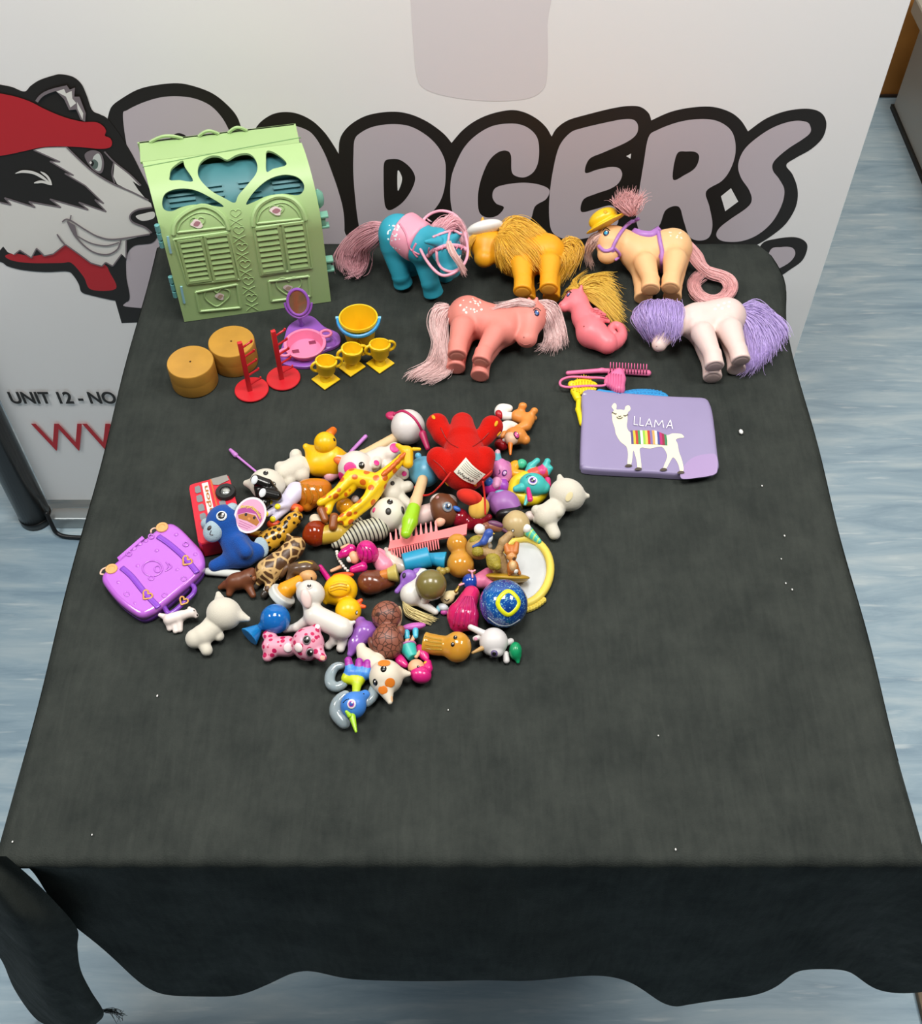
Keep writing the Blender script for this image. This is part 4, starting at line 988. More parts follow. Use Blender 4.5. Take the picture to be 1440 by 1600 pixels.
# --- yellow pony lying, white hat
t = Toy('toy_pony', 'golden yellow toy pony wearing a white visor, lying on side', 'toy pony', 'toy ponies', k=10, vox=1.2)
YP = M('#eca41a', rough=.45, sss=.12)
t.part('body', [K(803, 402, 31, 29, 852, 396, 32, 30), K(800, 394, 34, 23, 770, 382, 38, 21), S(757, 380, 22, h=40), K(757, 386, 40, 18, 756, 402, 36, 13), E(757, 405, 34, 13, 10, 10),
    K(815, 414, 42, 17, 817, 440, 40, 12.5), C(817, 438, 40, 12.5, 816, 456, 37, 14.5, k=4), K(818, 420, 14, 16, 823, 455, 14, 12), C(823, 452, 14, 12, 824, 470, 10, 14, k=4),
    K(858, 412, 42, 17, 857, 436, 40, 12.5), C(857, 434, 40, 12.5, 857, 452, 37, 14.5, k=4), K(862, 418, 14, 16, 862, 452, 14, 12), C(862, 450, 14, 12, 861, 466, 10, 14, k=4), K(757, 358, 58, 5, 754, 346, 64, 2, k=4)], YP)
t.dot('hoof_sole', 816, 457, 11, M('#f0b23a', rough=.6), flatn=.08); t.dot('hoof_sole', 857, 453, 11, M('#f0b23a', rough=.6), flatn=.08)
pony_eye(t, 752, 362, 4.5)
t.part('visor', [EC(757, 357, 58, 28, 11, 22, 14), K(742, 362, 54, 8, 729, 375, 46, 3)], M('#eceae4', rough=.4), k=6)
t.part('visor_knob', [K(754, 348, 62, 4.5, 754, 341, 68, 1.6)], M('#e6a224'))
HG = M('#f4b93c', rough=.36, spec=.6, var=.2, vs_=220.)
t.hair('mane', [[(788, 352, 62), (805, 342, 62), (830, 348, 58), (852, 366, 50), (868, 392, 40)], [(784, 362, 62), (800, 356, 64), (822, 366, 60), (842, 385, 54), (850, 410, 46)], [(780, 370, 60), (792, 372, 62), (806, 388, 60), (822, 404, 54), (838, 422, 46)], [(776, 374, 58), (778, 386, 58), (776, 400, 50), (778, 412, 40), (784, 424, 30)]], 720, 6, 0.43, HG, 11)
t.hair('tail', [[(880, 380, 44), (892, 374, 40), (904, 384, 32), (904, 398, 26), (896, 412, 20), (886, 424, 14)], [(878, 388, 40), (888, 392, 36), (893, 402, 30), (890, 414, 22), (882, 426, 14), (872, 440, 8)], [(872, 400, 40), (878, 412, 34), (872, 428, 22), (860, 442, 12), (852, 446, 8), (846, 452, 6)]], 570, 6, 0.43, HG, 12, flare=1.)
t.hair('forelock', [[(742, 366, 58), (733, 374, 52), (728, 386, 44), (730, 398, 36)], [(748, 366, 58), (738, 380, 54), (734, 392, 44), (737, 404, 36)]], 90, 2, 0.31, HG, 13)
t.done()
# --- peach pony with yellow hat
t = Toy('toy_pony', 'pale peach toy pony with yellow hat and lilac harness', 'toy pony', 'toy ponies', k=10, vox=1.2)
PE = M('#efbd88', rough=.5, sss=.12)
t.part('body', [K(998, 396, 31, 28, 1050, 388, 32, 30), K(996, 390, 34, 22, 966, 376, 42, 20), S(952, 376, 22, h=44), K(952, 382, 44, 18, 949, 396, 38, 12.5), E(949, 400, 36, 12.5, 10, 10),
    K(1008, 412, 42, 17, 1016, 436, 40, 12.5), C(1016, 434, 40, 12.5, 1016, 453, 37, 14.5, k=4), K(1002, 418, 14, 17, 1004, 450, 14, 12.5), C(1004, 448, 14, 12, 1005, 466, 10, 14.5, k=4),
    K(1054, 406, 42, 18, 1049, 434, 40, 12.5), C(1049, 432, 40, 12.5, 1047, 451, 37, 14.5, k=4), K(1056, 414, 14, 17, 1052, 448, 14, 12.5), C(1052, 446, 14, 12, 1050, 465, 10, 14.5, k=4)], PE)
t.dot('hoof_sole', 1016, 454, 11, M('#d9a878', rough=.6), flatn=.08); t.dot('hoof_sole', 1047, 452, 11, M('#d9a878', rough=.6), flatn=.08)
pony_eye(t, 947, 364, 5.5, '#3aa6cf')
t.part('hat', [EC(947, 349, 68, 32, 3.6, 24, 27, 4), EC(942, 341, 72, 22, 13, 18, 27)], M('#eec21c', rough=.35), k=4)
t.dot('hat_button', 946, 331, 3, M('#d8a410'))
LC = M('#b07ac4', rough=.38)
t.stroke('bridle', [(998, 340), (980, 352), (968, 366), (960, 380), (955, 390), (944, 392), (936, 384)], 2.8, LC, off=1.); t.stroke('bridle', [(958, 386), (968, 398), (960, 406)], 2.2, LC, off=1.)
t.dot('bridle_ring', 957, 390, 4.5, [LC, M('#8c589e')], flatn=.5)
t.stroke('saddle_pad', [(992, 362), (1005, 366), (1018, 366), (1030, 358)], 7, LC, off=-1.); t.stroke('girth', [(1028, 362), (1031, 380), (1034, 394), (1034, 408), (1034, 424)], 3.4, LC, off=.6)
t.dot('buckle', 1033, 400, 5, [LC, M('#8c589e')], flatn=.5)
R_ = random.Random(4)
for i in range(10): t.dot('rump_spot', 1042+R_.random()*24, 362+R_.random()*12, 1.2+R_.random()*.7, M('#f8dcc8'), flatn=.15)
HQ = M('#f5b6b6', rough=.38, spec=.6, var=.2, vs_=220.)
t.hair('topknot', [[(984, 336, 84), (972, 326, 92), (960, 318, 98), (958, 310, 102)], [(986, 334, 84), (980, 320, 96), (978, 306, 106), (984, 300, 110)], [(988, 334, 84), (994, 322, 94), (1002, 312, 100), (1008, 302, 104)]], 480, 5, 0.39, HQ, 14, flare=1.1)
def _ring(R): return [(1112-R*.3, 447-R*.8, 9), (1112+R*.7, 447-R*.45, 8), (1112+R, 447+R*.2, 7), (1112+R*.3, 447+R*.8, 6), (1112-R*.7, 447+R*.55, 6), (1112-R, 447-R*.15, 8), (1112-R*.4, 447-R*.75, 10)]
t.hair('tail', [[(1076, 378, 38), (1092, 398, 24)]+_ring(36), [(1074, 384, 34), (1088, 404, 22)]+_ring(29), [(1072, 392, 32), (1084, 412, 18)]+_ring(21)], 620, 4, .45, HQ, 15, flare=.3)
t.hair('forelock', [[(934, 366, 58), (922, 376, 46), (914, 392, 26), (918, 412, 8)], [(940, 368, 58), (928, 384, 46), (922, 400, 26), (928, 420, 8)]], 180, 4, 0.35, M('#f3cabf', rough=.38, var=.2, vs_=220.), 16)
t.done()
# --- white pony with lilac hair
t = Toy('toy_pony', 'white toy pony with long lilac mane and tail, lying', 'toy pony', 'toy ponies', k=10, vox=1.2)
t.part('body', [K(1092, 504, 30, 29, 1134, 496, 31, 30), K(1086, 500, 33, 23, 1056, 504, 36, 19), S(1042, 512, 22, h=34), K(1038, 522, 32, 16, 1030, 538, 24, 11.5),
    K(1098, 522, 42, 18, 1112, 552, 40, 13), C(1112, 550, 40, 13, 1116, 573, 36, 15, k=4), K(1098, 530, 14, 17, 1110, 568, 14, 13), C(1110, 566, 14, 13, 1113, 590, 10, 15, k=4),
    K(1140, 516, 42, 19, 1152, 546, 40, 13), C(1152, 544, 40, 13, 1157, 564, 36, 15, k=4), K(1140, 526, 14, 17, 1148, 560, 14, 12.5), C(1148, 558, 14, 12.5, 1150, 578, 10, 14.5, k=4)], M('#e6cdc6', rough=.5, sss=.15))
for (x, y) in ((1116, 574), (1157, 565), (1113, 591)): t.dot('hoof_sole', x, y, 11, M('#cdb4ae', rough=.6), flatn=.08)
for (x, y) in ((1122, 477), (1131, 474), (1138, 479), (1128, 482), (1117, 483), (1139, 472)): t.dot('rump_flower', x, y, 2.2, M('#f4efe8'), flatn=.15)
t.dot('nostril', 1026, 541, 1.2, M('#b59a94'))
HL = M('#c7b0ea', rough=.34, spec=.6, var=.2, vs_=220.)
t.hair('mane', [[(1062, 474, 56), (1063, 486, 60), (1063, 502, 56), (1061, 520, 44), (1056, 534, 34)], [(1040, 470, 56), (1042, 486, 62), (1043, 502, 58), (1040, 520, 44), (1034, 530, 34)], [(1018, 472, 50), (1014, 488, 56), (1016, 504, 50), (1020, 520, 38), (1024, 532, 24)], [(1002, 480, 38), (992, 494, 40), (998, 510, 32), (1008, 524, 20), (1016, 534, 10)]], 960, 6, 0.47, HL, 21, flare=.35)
t.part('mane_core', [E(1034, 498, 38, 30, 24, 18, (0, 0, 0))], HL)
t.hair('tail', [[(1160, 480, 40), (1182, 476, 36), (1206, 488, 26), (1226, 506, 16), (1232, 524, 8)], [(1160, 488, 38), (1180, 496, 32), (1198, 514, 22), (1208, 534, 12), (1206, 556, 6)], [(1160, 494, 36), (1174, 512, 26), (1184, 536, 16), (1186, 560, 8), (1176, 578, 5)], [(1160, 496, 34), (1166, 520, 22), (1170, 548, 14), (1168, 572, 8), (1156, 582, 5)]], 840, 6, 0.47, HL, 22, flare=.7)
t.part('tail_core', [K(1164, 490, 30, 8, 1186, 520, 10, 8)], HL)
t.done()
# --- seahorse
t = Toy('toy_seahorse', 'coral pink toy seahorse with curled tail and long yellow mane', 'toy seahorse', k=8, vox=1.1)
CO = M('#ee7d86', rough=.42, sss=.12)
t.part('body', [S(899, 468, 16, h=28), K(896, 472, 28, 12, 881, 479, 24, 9), K(905, 476, 26, 15, 912, 496, 24, 17), K(912, 496, 24, 17, 924, 520, 23, 22), K(924, 520, 23, 22, 948, 536, 20, 17), CHAIN([(948, 536, 19, 16), (963, 533, 17, 11.5), (972, 523, 17, 8), (969, 512, 17, 7), (959, 509, 18, 6.5), (953, 516, 19, 6), (959, 521, 20, 5)], k=.8),
    K(906, 458, 38, 5, 908, 447, 46, 2, k=4), K(930, 488, 40, 7, 944, 492, 34, 3, k=3), K(934, 496, 38, 7, 950, 502, 30, 3, k=3)], CO)
pony_eye(t, 888, 460, 4.2, '#6a6fb8'); t.dot('nostril', 876, 476, 1, M('#b5505c')); t.dot('body_fleck', 912, 510, 1.3, M('#8a3a30'))
for i in range(4): t.stroke('fin_rib', [(922+i*5, 482+i*4), (934+i*5, 486+i*4)], 1.1, M('#e5707a'), off=.5)
HY = M('#f4c450', rough=.36, spec=.6, var=.2, vs_=220.)
t.hair('mane', [[(906, 446, 36), (924, 434, 28), (944, 428, 20), (958, 434, 12)], [(910, 450, 34), (930, 446, 26), (952, 456, 18), (966, 474, 8)], [(914, 456, 32), (934, 462, 26), (954, 478, 18), (972, 500, 7)], [(918, 462, 30), (936, 474, 26), (952, 492, 18), (970, 516, 7)]], 690, 6, 0.43, HY, 25, flare=.9)
t.hair('forelock', [[(902, 452, 40), (888, 452, 34), (880, 462, 24), (874, 470, 16)], [(902, 450, 40), (898, 440, 32), (908, 428, 22), (922, 420, 12)]], 135, 3, 0.35, HY, 26)
t.done()

# ------------------------------------------------------------------ brushes and combs
zb = Z(860, 550, 5.143)
PB_ = M('#e2719f', rough=.38)
t = Toy('toy_brush', 'long pink toy brush with a block of upright bristles', 'toy brush', k=3, vox=.8)
t.part('handle', [K(887, 583, 5, 3.4, 940, 579, 5, 3.8), K(940, 579, 5, 3.8, 1012, 583, 5, 5)], PB_)
n = 0
for i in range(13):
    for j in range(2):
        x, y = 953+i*4.7, 579+j*2.4+i*.25; t.tube('bristle', [(x, y, 7), (x+.6, y-13, 25)], [1.0, .8], PB_, sides=5)
t.done()
t = Toy('toy_comb', 'pink toy hair comb with heart-shaped head and loop handle', 'toy comb', k=3, vox=.8, lift=0)
t.part('heart_head', [K(948, 598, 4, 5, 966, 608, 4, 8.5), K(966, 608, 4, 8.5, 969, 592, 4, 8.5), K(950, 592, 4, 6, 966, 584, 4, 9), S(958, 598, 10, h=3)], PB_, k=6)
t.tube('loop_handle', [(946, 592, 4), (920, 590, 4), (892, 589, 4), (877, 594, 4), (876, 602, 4), (888, 605, 4), (915, 603, 4), (944, 602, 4)], 2.0, PB_, closed=True)
for i in range(6): t.stroke('comb_rib', [(950+i*4, 583+i*.6), (951+i*3.4, 606+i*1.6)], 1.0, M('#d4608f'), off=.6)
for i in range(6): t.tube('tooth', [(950+i*4.4, 584-i*.4, 6), (952+i*4.4, 578-i*.4, 10)], [1.1, .8], PB_, sides=5)
t.done()
YC = M('#ead417', rough=.38)
t = Toy('toy_comb', 'yellow toy comb sticking out from under the llama pouch', 'toy comb', k=3, vox=.8)
t.part('comb_head', [E(911, 604, 4, 21, 17, 4), K(897, 612, 4, 6, 902, 622, 4, 6), S(927, 603, 6, h=4), S(893, 601, 6, h=4)], YC, k=4)
t.part('handle', [K(904, 622, 3, 4, 903, 640, 3, 4), K(903, 640, 3, 4, 909, 662, 3, 4.4)], YC)
for i in range(8): t.stroke('comb_rib', [(895+i*4.6, 595-abs(i-3.5)*-1.2), (896+i*4.4, 616-abs(i-3.5)*1.5)], 1.0, M('#d6bc0c'), off=.6)
for i in range(7): t.tube('tooth', [(902+i*3.4, 592-abs(i-3)*-.8, 5), (901+i*3.6, 585-abs(i-3)*-1.2, 8)], [1.0, .6], YC, sides=5)
t.done()
BB = M('#2f8fcb', rough=.38)
t = Toy('toy_brush', 'blue toy brush with bumpy oval head half under the pouch', 'toy brush', k=4, vox=.9)
t.part('brush_head', [E(1004, 620, 3, 40, 17, 3), K(968, 620, 3, 6, 936, 613, 3, 5)], BB, k=8)
for j in range(3):
    for i in range(11):
        x, y = 976+i*5.6+(j % 2)*2.8, 609+j*4.2+abs(i-5.5)**2*.14
        if y < 624: t.dot('bristle_stud', x, y, 2.0, M('#2a83bd', rough=.4), flatn=.7)
t.done()
# ------------------------------------------------------------------ llama pouch
t = Toy('zip_pouch', 'lilac zip pouch printed with a llama in a striped blanket', 'pouch', rest=False)
po = crom(zb([(258, 350), (430, 358), (700, 378), (960, 396), (1150, 403), (1235, 412), (1268, 450), (1292, 530), (1312, 680), (1330, 850), (1343, 950), (1325, 985), (1272, 1010), (1180, 1020), (1050, 1028), (800, 1012), (520, 1000), (275, 982), (240, 950), (232, 925), (236, 760), (246, 540)]), 4, True)
PZ = .011
def pouch_h(e): return PZ*min(1, e/.010)**.5
LIL = M('#9489ae', rough=.38, var=.05, vs_=25.)
c2 = po.mean(0); V = []; rings = [1.0, .995, .985, .97, .94, .88]; hs = [.62, .74, .85, .94, .99, 1.0]
for sc_, hh in zip(rings, hs):
    for x, y in po: q = P(*(c2+(np.array([x, y])-c2)*sc_)); V.append(q+np.array([0, 0, .0008+(PZ-.0008)*hh]))
n = len(po); bot = [P(x, y)+np.array([0, 0, .0006]) for x, y in po]; V = bot+V
Fs = [(r*n+i, r*n+(i+1) % n, (r+1)*n+(i+1) % n, (r+1)*n+i) for r in range(len(rings)) for i in range(n)]
tv, tf = poly_mesh(V[len(rings)*n:], po); o = len(V)
t.mesh('fabric_body', (np.concatenate([np.array(V), tv]), Fs+[tuple(x+o for x in f) for f in tf]), LIL, True)
PN = [0]
def pp(name, pts, mat, smooth=True, n=5, under=None):
    q = zb(pts); q = crom(q, n, True) if smooth else np.array(q); PN[0] += 1
    p3 = [on_z(x, y, TZ+PZ+.0003+.00005*PN[0]) for x, y in q]
    return t.mesh(name, poly_mesh(p3, q), mat, False, under)
def pl(name, pts, wd, mat):
    q = np.array(pts, float); q = crom(q, 5) if len(q) > 2 else q
    d = np.gradient(q, axis=0); d /= np.linalg.norm(d, axis=1)[:, None]+1e-9; nn = np.c_[-d[:, 1], d[:, 0]]*wd/2
    return pp(name, np.concatenate([q+nn, (q-nn)[::-1]]), mat, False)
t.mesh('zip_tape', tube_mesh([on_z(x, y, TZ+.0088) for x, y in crom(zb([(262, 345), (430, 352), (700, 371), (960, 389), (1150, 399)]), 6)], .0020, 8), M('#e6e2cf', rough=.6), label='cream zip along the top edge')
pp('pink_wash', [(1140, 850), (1250, 820), (1330, 830), (1340, 940), (1310, 985), (1180, 1010), (1050, 1015), (1060, 930)], M('#a38cb8', rough=.4))
CRM = M('#ece7c6', rough=.5)
ll = pp('llama_print', [(508, 412), (522, 415), (530, 432), (528, 462), (560, 462), (592, 466), (600, 440), (622, 428), (638, 440), (640, 465), (618, 490), (618, 540), (612, 600), (640, 645), (720, 640), (820, 640), (930, 668), (975, 655), (1010, 655), (1050, 660), (1072, 685), (1030, 692), (1005, 705), (1020, 740), (1030, 800), (1055, 870), (1068, 950), (1040, 955), (1025, 900), (985, 845), (955, 890), (925, 940), (905, 930), (935, 850), (930, 810), (890, 760), (800, 775), (720, 770), (720, 830), (728, 930), (700, 935), (690, 870), (665, 790), (655, 860), (645, 905), (618, 905), (622, 820), (608, 760), (560, 720), (525, 660), (515, 610), (498, 560), (495, 520), (492, 490), (508, 468), (490, 440)], CRM, n=3)
for a, cl_ in enumerate(['#5b4a80', '#c9b93c', '#b5332f', '#3f8f4c', '#e8e6da', '#8fbf45', '#d9c65a', '#b5332f', '#7d6ea0', '#e0a35a', '#e8e6da', '#4a4a8e', '#b5286a', '#8f2a3f', '#3f7f55']):
    x0, x1 = 640+a*19.3, 640+(a+1)*19.3
    dy = lambda x: 0 if x < 840 else (x-840)*.4
    pp('blanket_stripe', [(x0, 630+dy(x0)), (x1, 630+dy(x1)), (x1+8, 690+dy(x1)*.6), (x1+8, 742+dy(x1)*.2), (x0+8, 740+dy(x0)*.2), (x0+6, 690+dy(x0)*.6)], M(cl_, rough=.5), False, under=ll)
DK = M('#4a4038', rough=.5)
for hx, hy in ((625, 912), (703, 938), (906, 943), (1045, 966)): pp('hoof_print', [(hx-28, hy+4), (hx-10, hy-10), (hx+15, hy-10), (hx+30, hy), (hx+20, hy+10), (hx-15, hy+12)], DK)
for ln in ([(505, 488), (520, 497), (530, 494)], [(585, 508), (600, 512), (612, 506)], [(530, 520), (545, 532), (565, 532), (578, 522)], [(545, 512), (555, 518), (566, 512)], [(492, 484), (505, 488)], [(612, 506), (622, 500)]): pl('face_line', ln, 6, DK)
for ln in ([(674, 515), (670, 583)], [(670, 583), (700, 585)], [(720, 525), (716, 590)], [(716, 590), (748, 592)], [(762, 598), (792, 535)], [(792, 535), (815, 605)], [(772, 578), (806, 580)], [(832, 605), (842, 545)], [(842, 545), (868, 590)], [(868, 590), (898, 548)], [(898, 548), (908, 608)], [(930, 612), (962, 545)], [(962, 545), (980, 618)], [(940, 590), (974, 592)]): pl('letter_stroke', ln, 6, M('#f0ecf2', rough=.5))
t.done()
# ================================================================== the pile of small toys, left half
GOLD = M('#d9a257', rough=.35, metal=.25); BRN = M('#6b3d22', rough=.4)
def surf_text(t, txt, org, xd, yd, w, h, mat, bold=.01, name='lettering', under=None, bend=0.):
    cu = bpy.data.curves.new('t', 'FONT'); cu.body = txt; cu.size = 1; cu.offset = bold
    o = bpy.data.objects.new('t', cu); COL.objects.link(o)
    me = bpy.data.meshes.new_from_object(o.evaluated_get(bpy.context.evaluated_depsgraph_get()))
    V = np.array([v.co[:] for v in me.vertices]); Fc = [tuple(p.vertices) for p in me.polygons]
    bpy.data.objects.remove(o); bpy.data.curves.remove(cu); bpy.data.meshes.remove(me)
    lo, hi = V.min(0), V.max(0); u = (V[:, 0]-lo[0])/(hi[0]-lo[0]); v = (V[:, 1]-lo[1])/(hi[1]-lo[1])
    v = v + bend*(1-(2*u-1)**2)
    return t.mesh(name, (np.asarray(org)+u[:, None]*w*np.asarray(xd)+v[:, None]*h*np.asarray(yd), Fc), mat, False, under)
def slab(outline, layers, capflat=True):
    """layers: (scale about the centre, height in px) from the table up"""
    n = len(outline); c = outline.mean(0); V = []; sc_ = scl(*c)
    for s_, h in layers:
        for q in outline: p = c+(q-c)*s_; V.append(P(p[0], p[1]) + np.array([0, 0, h*sc_]))
    Fs = [(r*n+i, r*n+(i+1) % n, (r+1)*n+(i+1) % n, (r+1)*n+i) for r in range(len(layers)-1) for i in range(n)]
    tv, tf = poly_mesh(V[-n:], outline); b = len(V)
    return np.concatenate([np.array(V), tv]), Fs + [tuple(x+b for x in f) for f in tf]
# pixel outlines below are of the TOP face; move them down to the table plane
def foot(outline, h):
    out = []
    for x, y in outline:
        p = P(x, y, h); d = np.array([p[0], p[1], TZ])-CAM; out.append((CX+F*(d@RGT)/(d@FWD), CY-F*(d@UPV)/(d@FWD)))
    return np.array(out)
# ------------------------------------------------------------------ purple suitcase
t = Toy('toy_suitcase', 'glossy purple toy suitcase with gold hearts and wheels', 'toy suitcase', rest=False)
H_ = 26
ol = crom([(163, 892), (186, 872), (226, 840), (252, 820), (266, 815), (280, 822), (300, 842), (314, 858), (319, 874), (315, 888), (300, 905), (274, 927), (248, 948), (234, 957), (220, 961), (206, 955), (184, 938), (166, 917), (158, 903)], 4, True)
fo = foot(ol, H_); VI = M('#bb68d2', rough=.2, coat=.7); VD = M('#7a3fae', rough=.25, coat=.4)
t.mesh('case_base', slab(fo, [(.955, .6), (.985, 1.5), (.99, 11), (.975, 12)]), VD, True)
lid = t.mesh('lid', slab(fo, [(.985, 12.2), (1.0, 12.6), (1.0, 19), (.985, 23), (.95, 25.4), (.90, 26)]), VI, True)
t.sd.append(([dict(t='e', a=P(238, 889, 0), r=np.array([.5, .5, 26*scl(238, 889)]), R=np.eye(3))], .001))
def top_line(name, pts, w, mat, fl=.35, closed=False, h=26.5, under=None):
    q = crom([P(x, y, h) for x, y in pts], 5, closed) if len(pts) > 2 else np.array([P(x, y, h) for x, y in pts])
    return t.mesh(name, tube_mesh(q, w*scl(*pts[0]), 8, closed, fl, (0, 0, 1)), mat, True, under)
for a in ([(247, 838), (262, 848), (282, 865), (296, 880), (308, 895)], [(190, 887), (205, 900), (222, 921), (236, 937), (248, 949)]):
    top_line('strap', a, 4.6, M('#8a45c6', rough=.25, coat=.4))
def hrt(cx, cy, s, a):
    c_, s_ = math.cos(math.radians(a)), math.sin(math.radians(a))
    return [(cx+s*(x*c_-y*s_), cy+s*(x*s_+y*c_)) for x, y in ((0, -.35), (.4, -.8), (.95, -.6), (.95, 0), (.5, .5), (0, 1), (-.5, .5), (-.95, 0), (-.95, -.6), (-.4, -.8))]
for cx, cy, a in ((291.5, 876.5, 40), (229.5, 930, 40)): top_line('heart_buckle', hrt(cx, cy, 7.5, a), 1.5, GOLD, .8, True, 27.5)
for cx, cy in ((253, 823.5), (174, 888.5)):
    c = P(cx, cy, 27); s_ = scl(cx, cy)
    w_ = t.mesh('wheel', lathe_mesh([(8.5*s_, -6*s_), (9.3*s_, -3*s_), (9.3*s_, 0), (8.6*s_, .8*s_), (5.2*s_, .8*s_), (4.6*s_, 0), (3*s_, 0), (1*s_, .6*s_)], c, sides=28), M('#dba668', rough=.4))
    top_line('wheel_arch', [(cx-12, cy-1+10), (cx-17, cy+8), (cx-15, cy+2), (cx-8, cy-2)] if cx < 200 else [(cx-17, cy+9), (cx-17, cy+5), (cx-13, cy+2), (cx-8, cy+2)], 1.4, M('#e8bfa8', rough=.4), .8, False, 18)
hd = t.tube('handle', [(254, 944, 14), (262, 957, 14), (271, 956, 14), (288, 941, 14), (302, 927, 14), (303, 917, 14), (292, 910, 14)], 4, VD, sides=10)
t.mesh('heart_charm', tube_mesh([P(x, y, 19) for x, y in crom(hrt(286.5, 939, 6.5, 30), 4, True)], 1.4*scl(286, 939), 8, True), GOLD, True, hd)
t.mesh('hinge', slab(foot(np.array([(183, 872), (222, 838), (226, 842), (187, 877)], float), 16), [(1, 10), (1, 17), (.8, 18)]), VI, False)
# embossing
top_line('embossed_face', [(238+14*math.cos(a)*1.1, 888+12*math.sin(a)) for a in np.linspace(0, 6.28, 13)[:-1]], 1.3, VI, .6, True)
top_line('embossed_face', [(246+5*math.cos(a), 889+5*math.sin(a)) for a in np.linspace(0, 6.28, 9)[:-1]], 1.1, VI, .6, True)
top_line('embossed_bow', [(259, 878), (263, 884), (258, 892), (268, 886), (264, 880)], 1.0, VI, .6)
for cx, cy, q in ((275, 835, 0), (290, 850, 1), (305, 866, 0), (201, 865, 1), (219, 850, 0), (236, 838, 1), (245, 860, 0), (215, 884, 0), (185, 910, 0), (198, 928, 1), (211, 943, 0), (257, 930, 1), (287, 904, 1), (277, 890, 0), (236, 903, 1), (228, 845, 0), (210, 857, 0)):
    if q: top_line('embossed_ring', [(cx+4*math.cos(a), cy+3.4*math.sin(a)) for a in np.linspace(0, 6.28, 9)[:-1]], 1.1, VI, .7, True)
    else:
        c = P(cx, cy, 25.6); s_ = scl(cx, cy); t.mesh('embossed_stud', lathe_mesh([(3.6*s_, 0), (2.8*s_, .9*s_), (1.2*s_, 1.4*s_)], c, sides=7), VI)
t.done()
# ------------------------------------------------------------------ red double-decker bus lying on its side
t = Toy('toy_bus', 'red toy double-decker bus lying on its side', 'toy bus', rest=False)
H_ = 34
def bq(u, v): return np.array([294, 757.])*(1-u)*(1-v)+np.array([357, 740.])*u*(1-v)+np.array([310, 851.])*(1-u)*v+np.array([384, 836.])*u*v
cn = [(0, .06), (.03, .01), (.1, 0), (.9, 0), (.98, .02), (1, .1), (1, .94), (.95, 1), (.06, 1), (0, .95)]
ol = np.array([bq(*c) for c in cn]); fo = foot(ol, H_); RB = M('#cf2236', rough=.35)
t.mesh('bus_body', slab(fo, [(.97, .6), (1, 2), (1, 32), (.985, 34)]), RB, False)
def bface(name, q, mat, o=.3, under=None, sm=False):
    pts = np.array([bq(*c) for c in (crom(q, 4, True) if sm else q)]); return t.mesh(name, poly_mesh([P(x, y, H_)+np.array([0, 0, o*.001]) for x, y in pts], pts), mat, False, under)
GW = M('#7c8083', rough=.25)
for k in range(6): bface('window', [(.14, .07+k*.15), (.24, .06+k*.15), (.27, .09+k*.15), (.27, .175+k*.15), (.16, .18+k*.15), (.13, .15+k*.15)], GW)
for k in range(4): bface('window', [(.62, .22+k*.17), (.76, .22+k*.17), (.76, .35+k*.17), (.62, .35+k*.17)], GW)
bface('front_window', [(.56, .01), (.95, .01), (.97, .10), (.70, .135), (.58, .11)], M('#8d8a84', rough=.3))
st_ = bface('sign_stripe', [(.32, .045), (.47, .045), (.47, .93), (.32, .93)], M('#f0d2ce', rough=.5))
for x in (.535, .555): bface('gold_line', [(x, .01), (x+.012, .01), (x+.012, .98), (x, .98)], M('#d0763a', rough=.5))
o3 = P(*bq(.445, .82), H_)+np.array([0, 0, .0006]); xd = P(*bq(.445, .1), H_)-P(*bq(.445, .82), H_); yd = P(*bq(.345, .82), H_)-P(*bq(.445, .82), H_)
surf_text(t, 'London', o3, xd/np.linalg.norm(xd), yd/np.linalg.norm(yd), float(np.linalg.norm(xd)), float(np.linalg.norm(yd)), M('#a5672a', rough=.5), .02, under=st_)
c = P(352.5, 768.5, H_+3); s_ = scl(352, 768)
wh = t.mesh('wheel', lathe_mesh([(15*s_, -5*s_), (15.5*s_, 1*s_), (14*s_, 3.5*s_), (9*s_, 3*s_), (8*s_, 1*s_)], c, sides=36), M('#1a1a1a', rough=.5))
t.mesh('hubcap', lathe_mesh([(7.6*s_, 0), (7*s_, 2.5*s_), (3*s_, 3.6*s_), (.5*s_, 3.8*s_)], c, sides=24), M('#c9cbc6', rough=.2, metal=.8), True, wh)
t.done()
# ------------------------------------------------------------------ blue plush bear with its paper tag
t = Toy('plush_bear', 'small blue plush bear with pale muzzle and oval tag', 'plush toy', k=8, vox=1.1)
PL = M('#164c9c', rough=.95, sheen=.15, bump=.9, bs=900., spec=.2); PW = M('#a3b8c2', rough=.95, sheen=.1, bump=.8, bs=900., spec=.2)
t.part('body', [S(350, 816, 27, h=44), K(362, 838, 34, 21, 376, 864, 24, 23), K(366, 872, 18, 14, 336, 884, 13, 10), K(384, 868, 22, 16, 400, 862, 22, 14), K(372, 846, 46, 9, 384, 862, 44, 10)], PL)
t.part('muzzle', [EC(333, 830, 52, 15, 17, 10, -20)], PW)
t.part('foot_sole', [EC(408, 855, 26, 11, 16, 5, 15, 0)], PW)
t.part('ear', [S(363, 796, 10, h=56)], PW); t.part('ear', [S(322, 818, 8, h=40)], PW)
t.dot('eye', 346, 806, 8, [M('#dfe6ea'), BK, WT], asp=1., ang=-20, rel=.72); t.dot('nose', 327, 825, 4.2, M('#3a2c28'), asp=.7, ang=-35); t.stroke('mouth', [(330, 829), (328, 835), (333, 836)], .7, M('#40353a'))
t.part('base_cushion', [K(325, 893, 6, 6, 372, 897, 6, 6)], M('#cfd2cc', rough=.8))
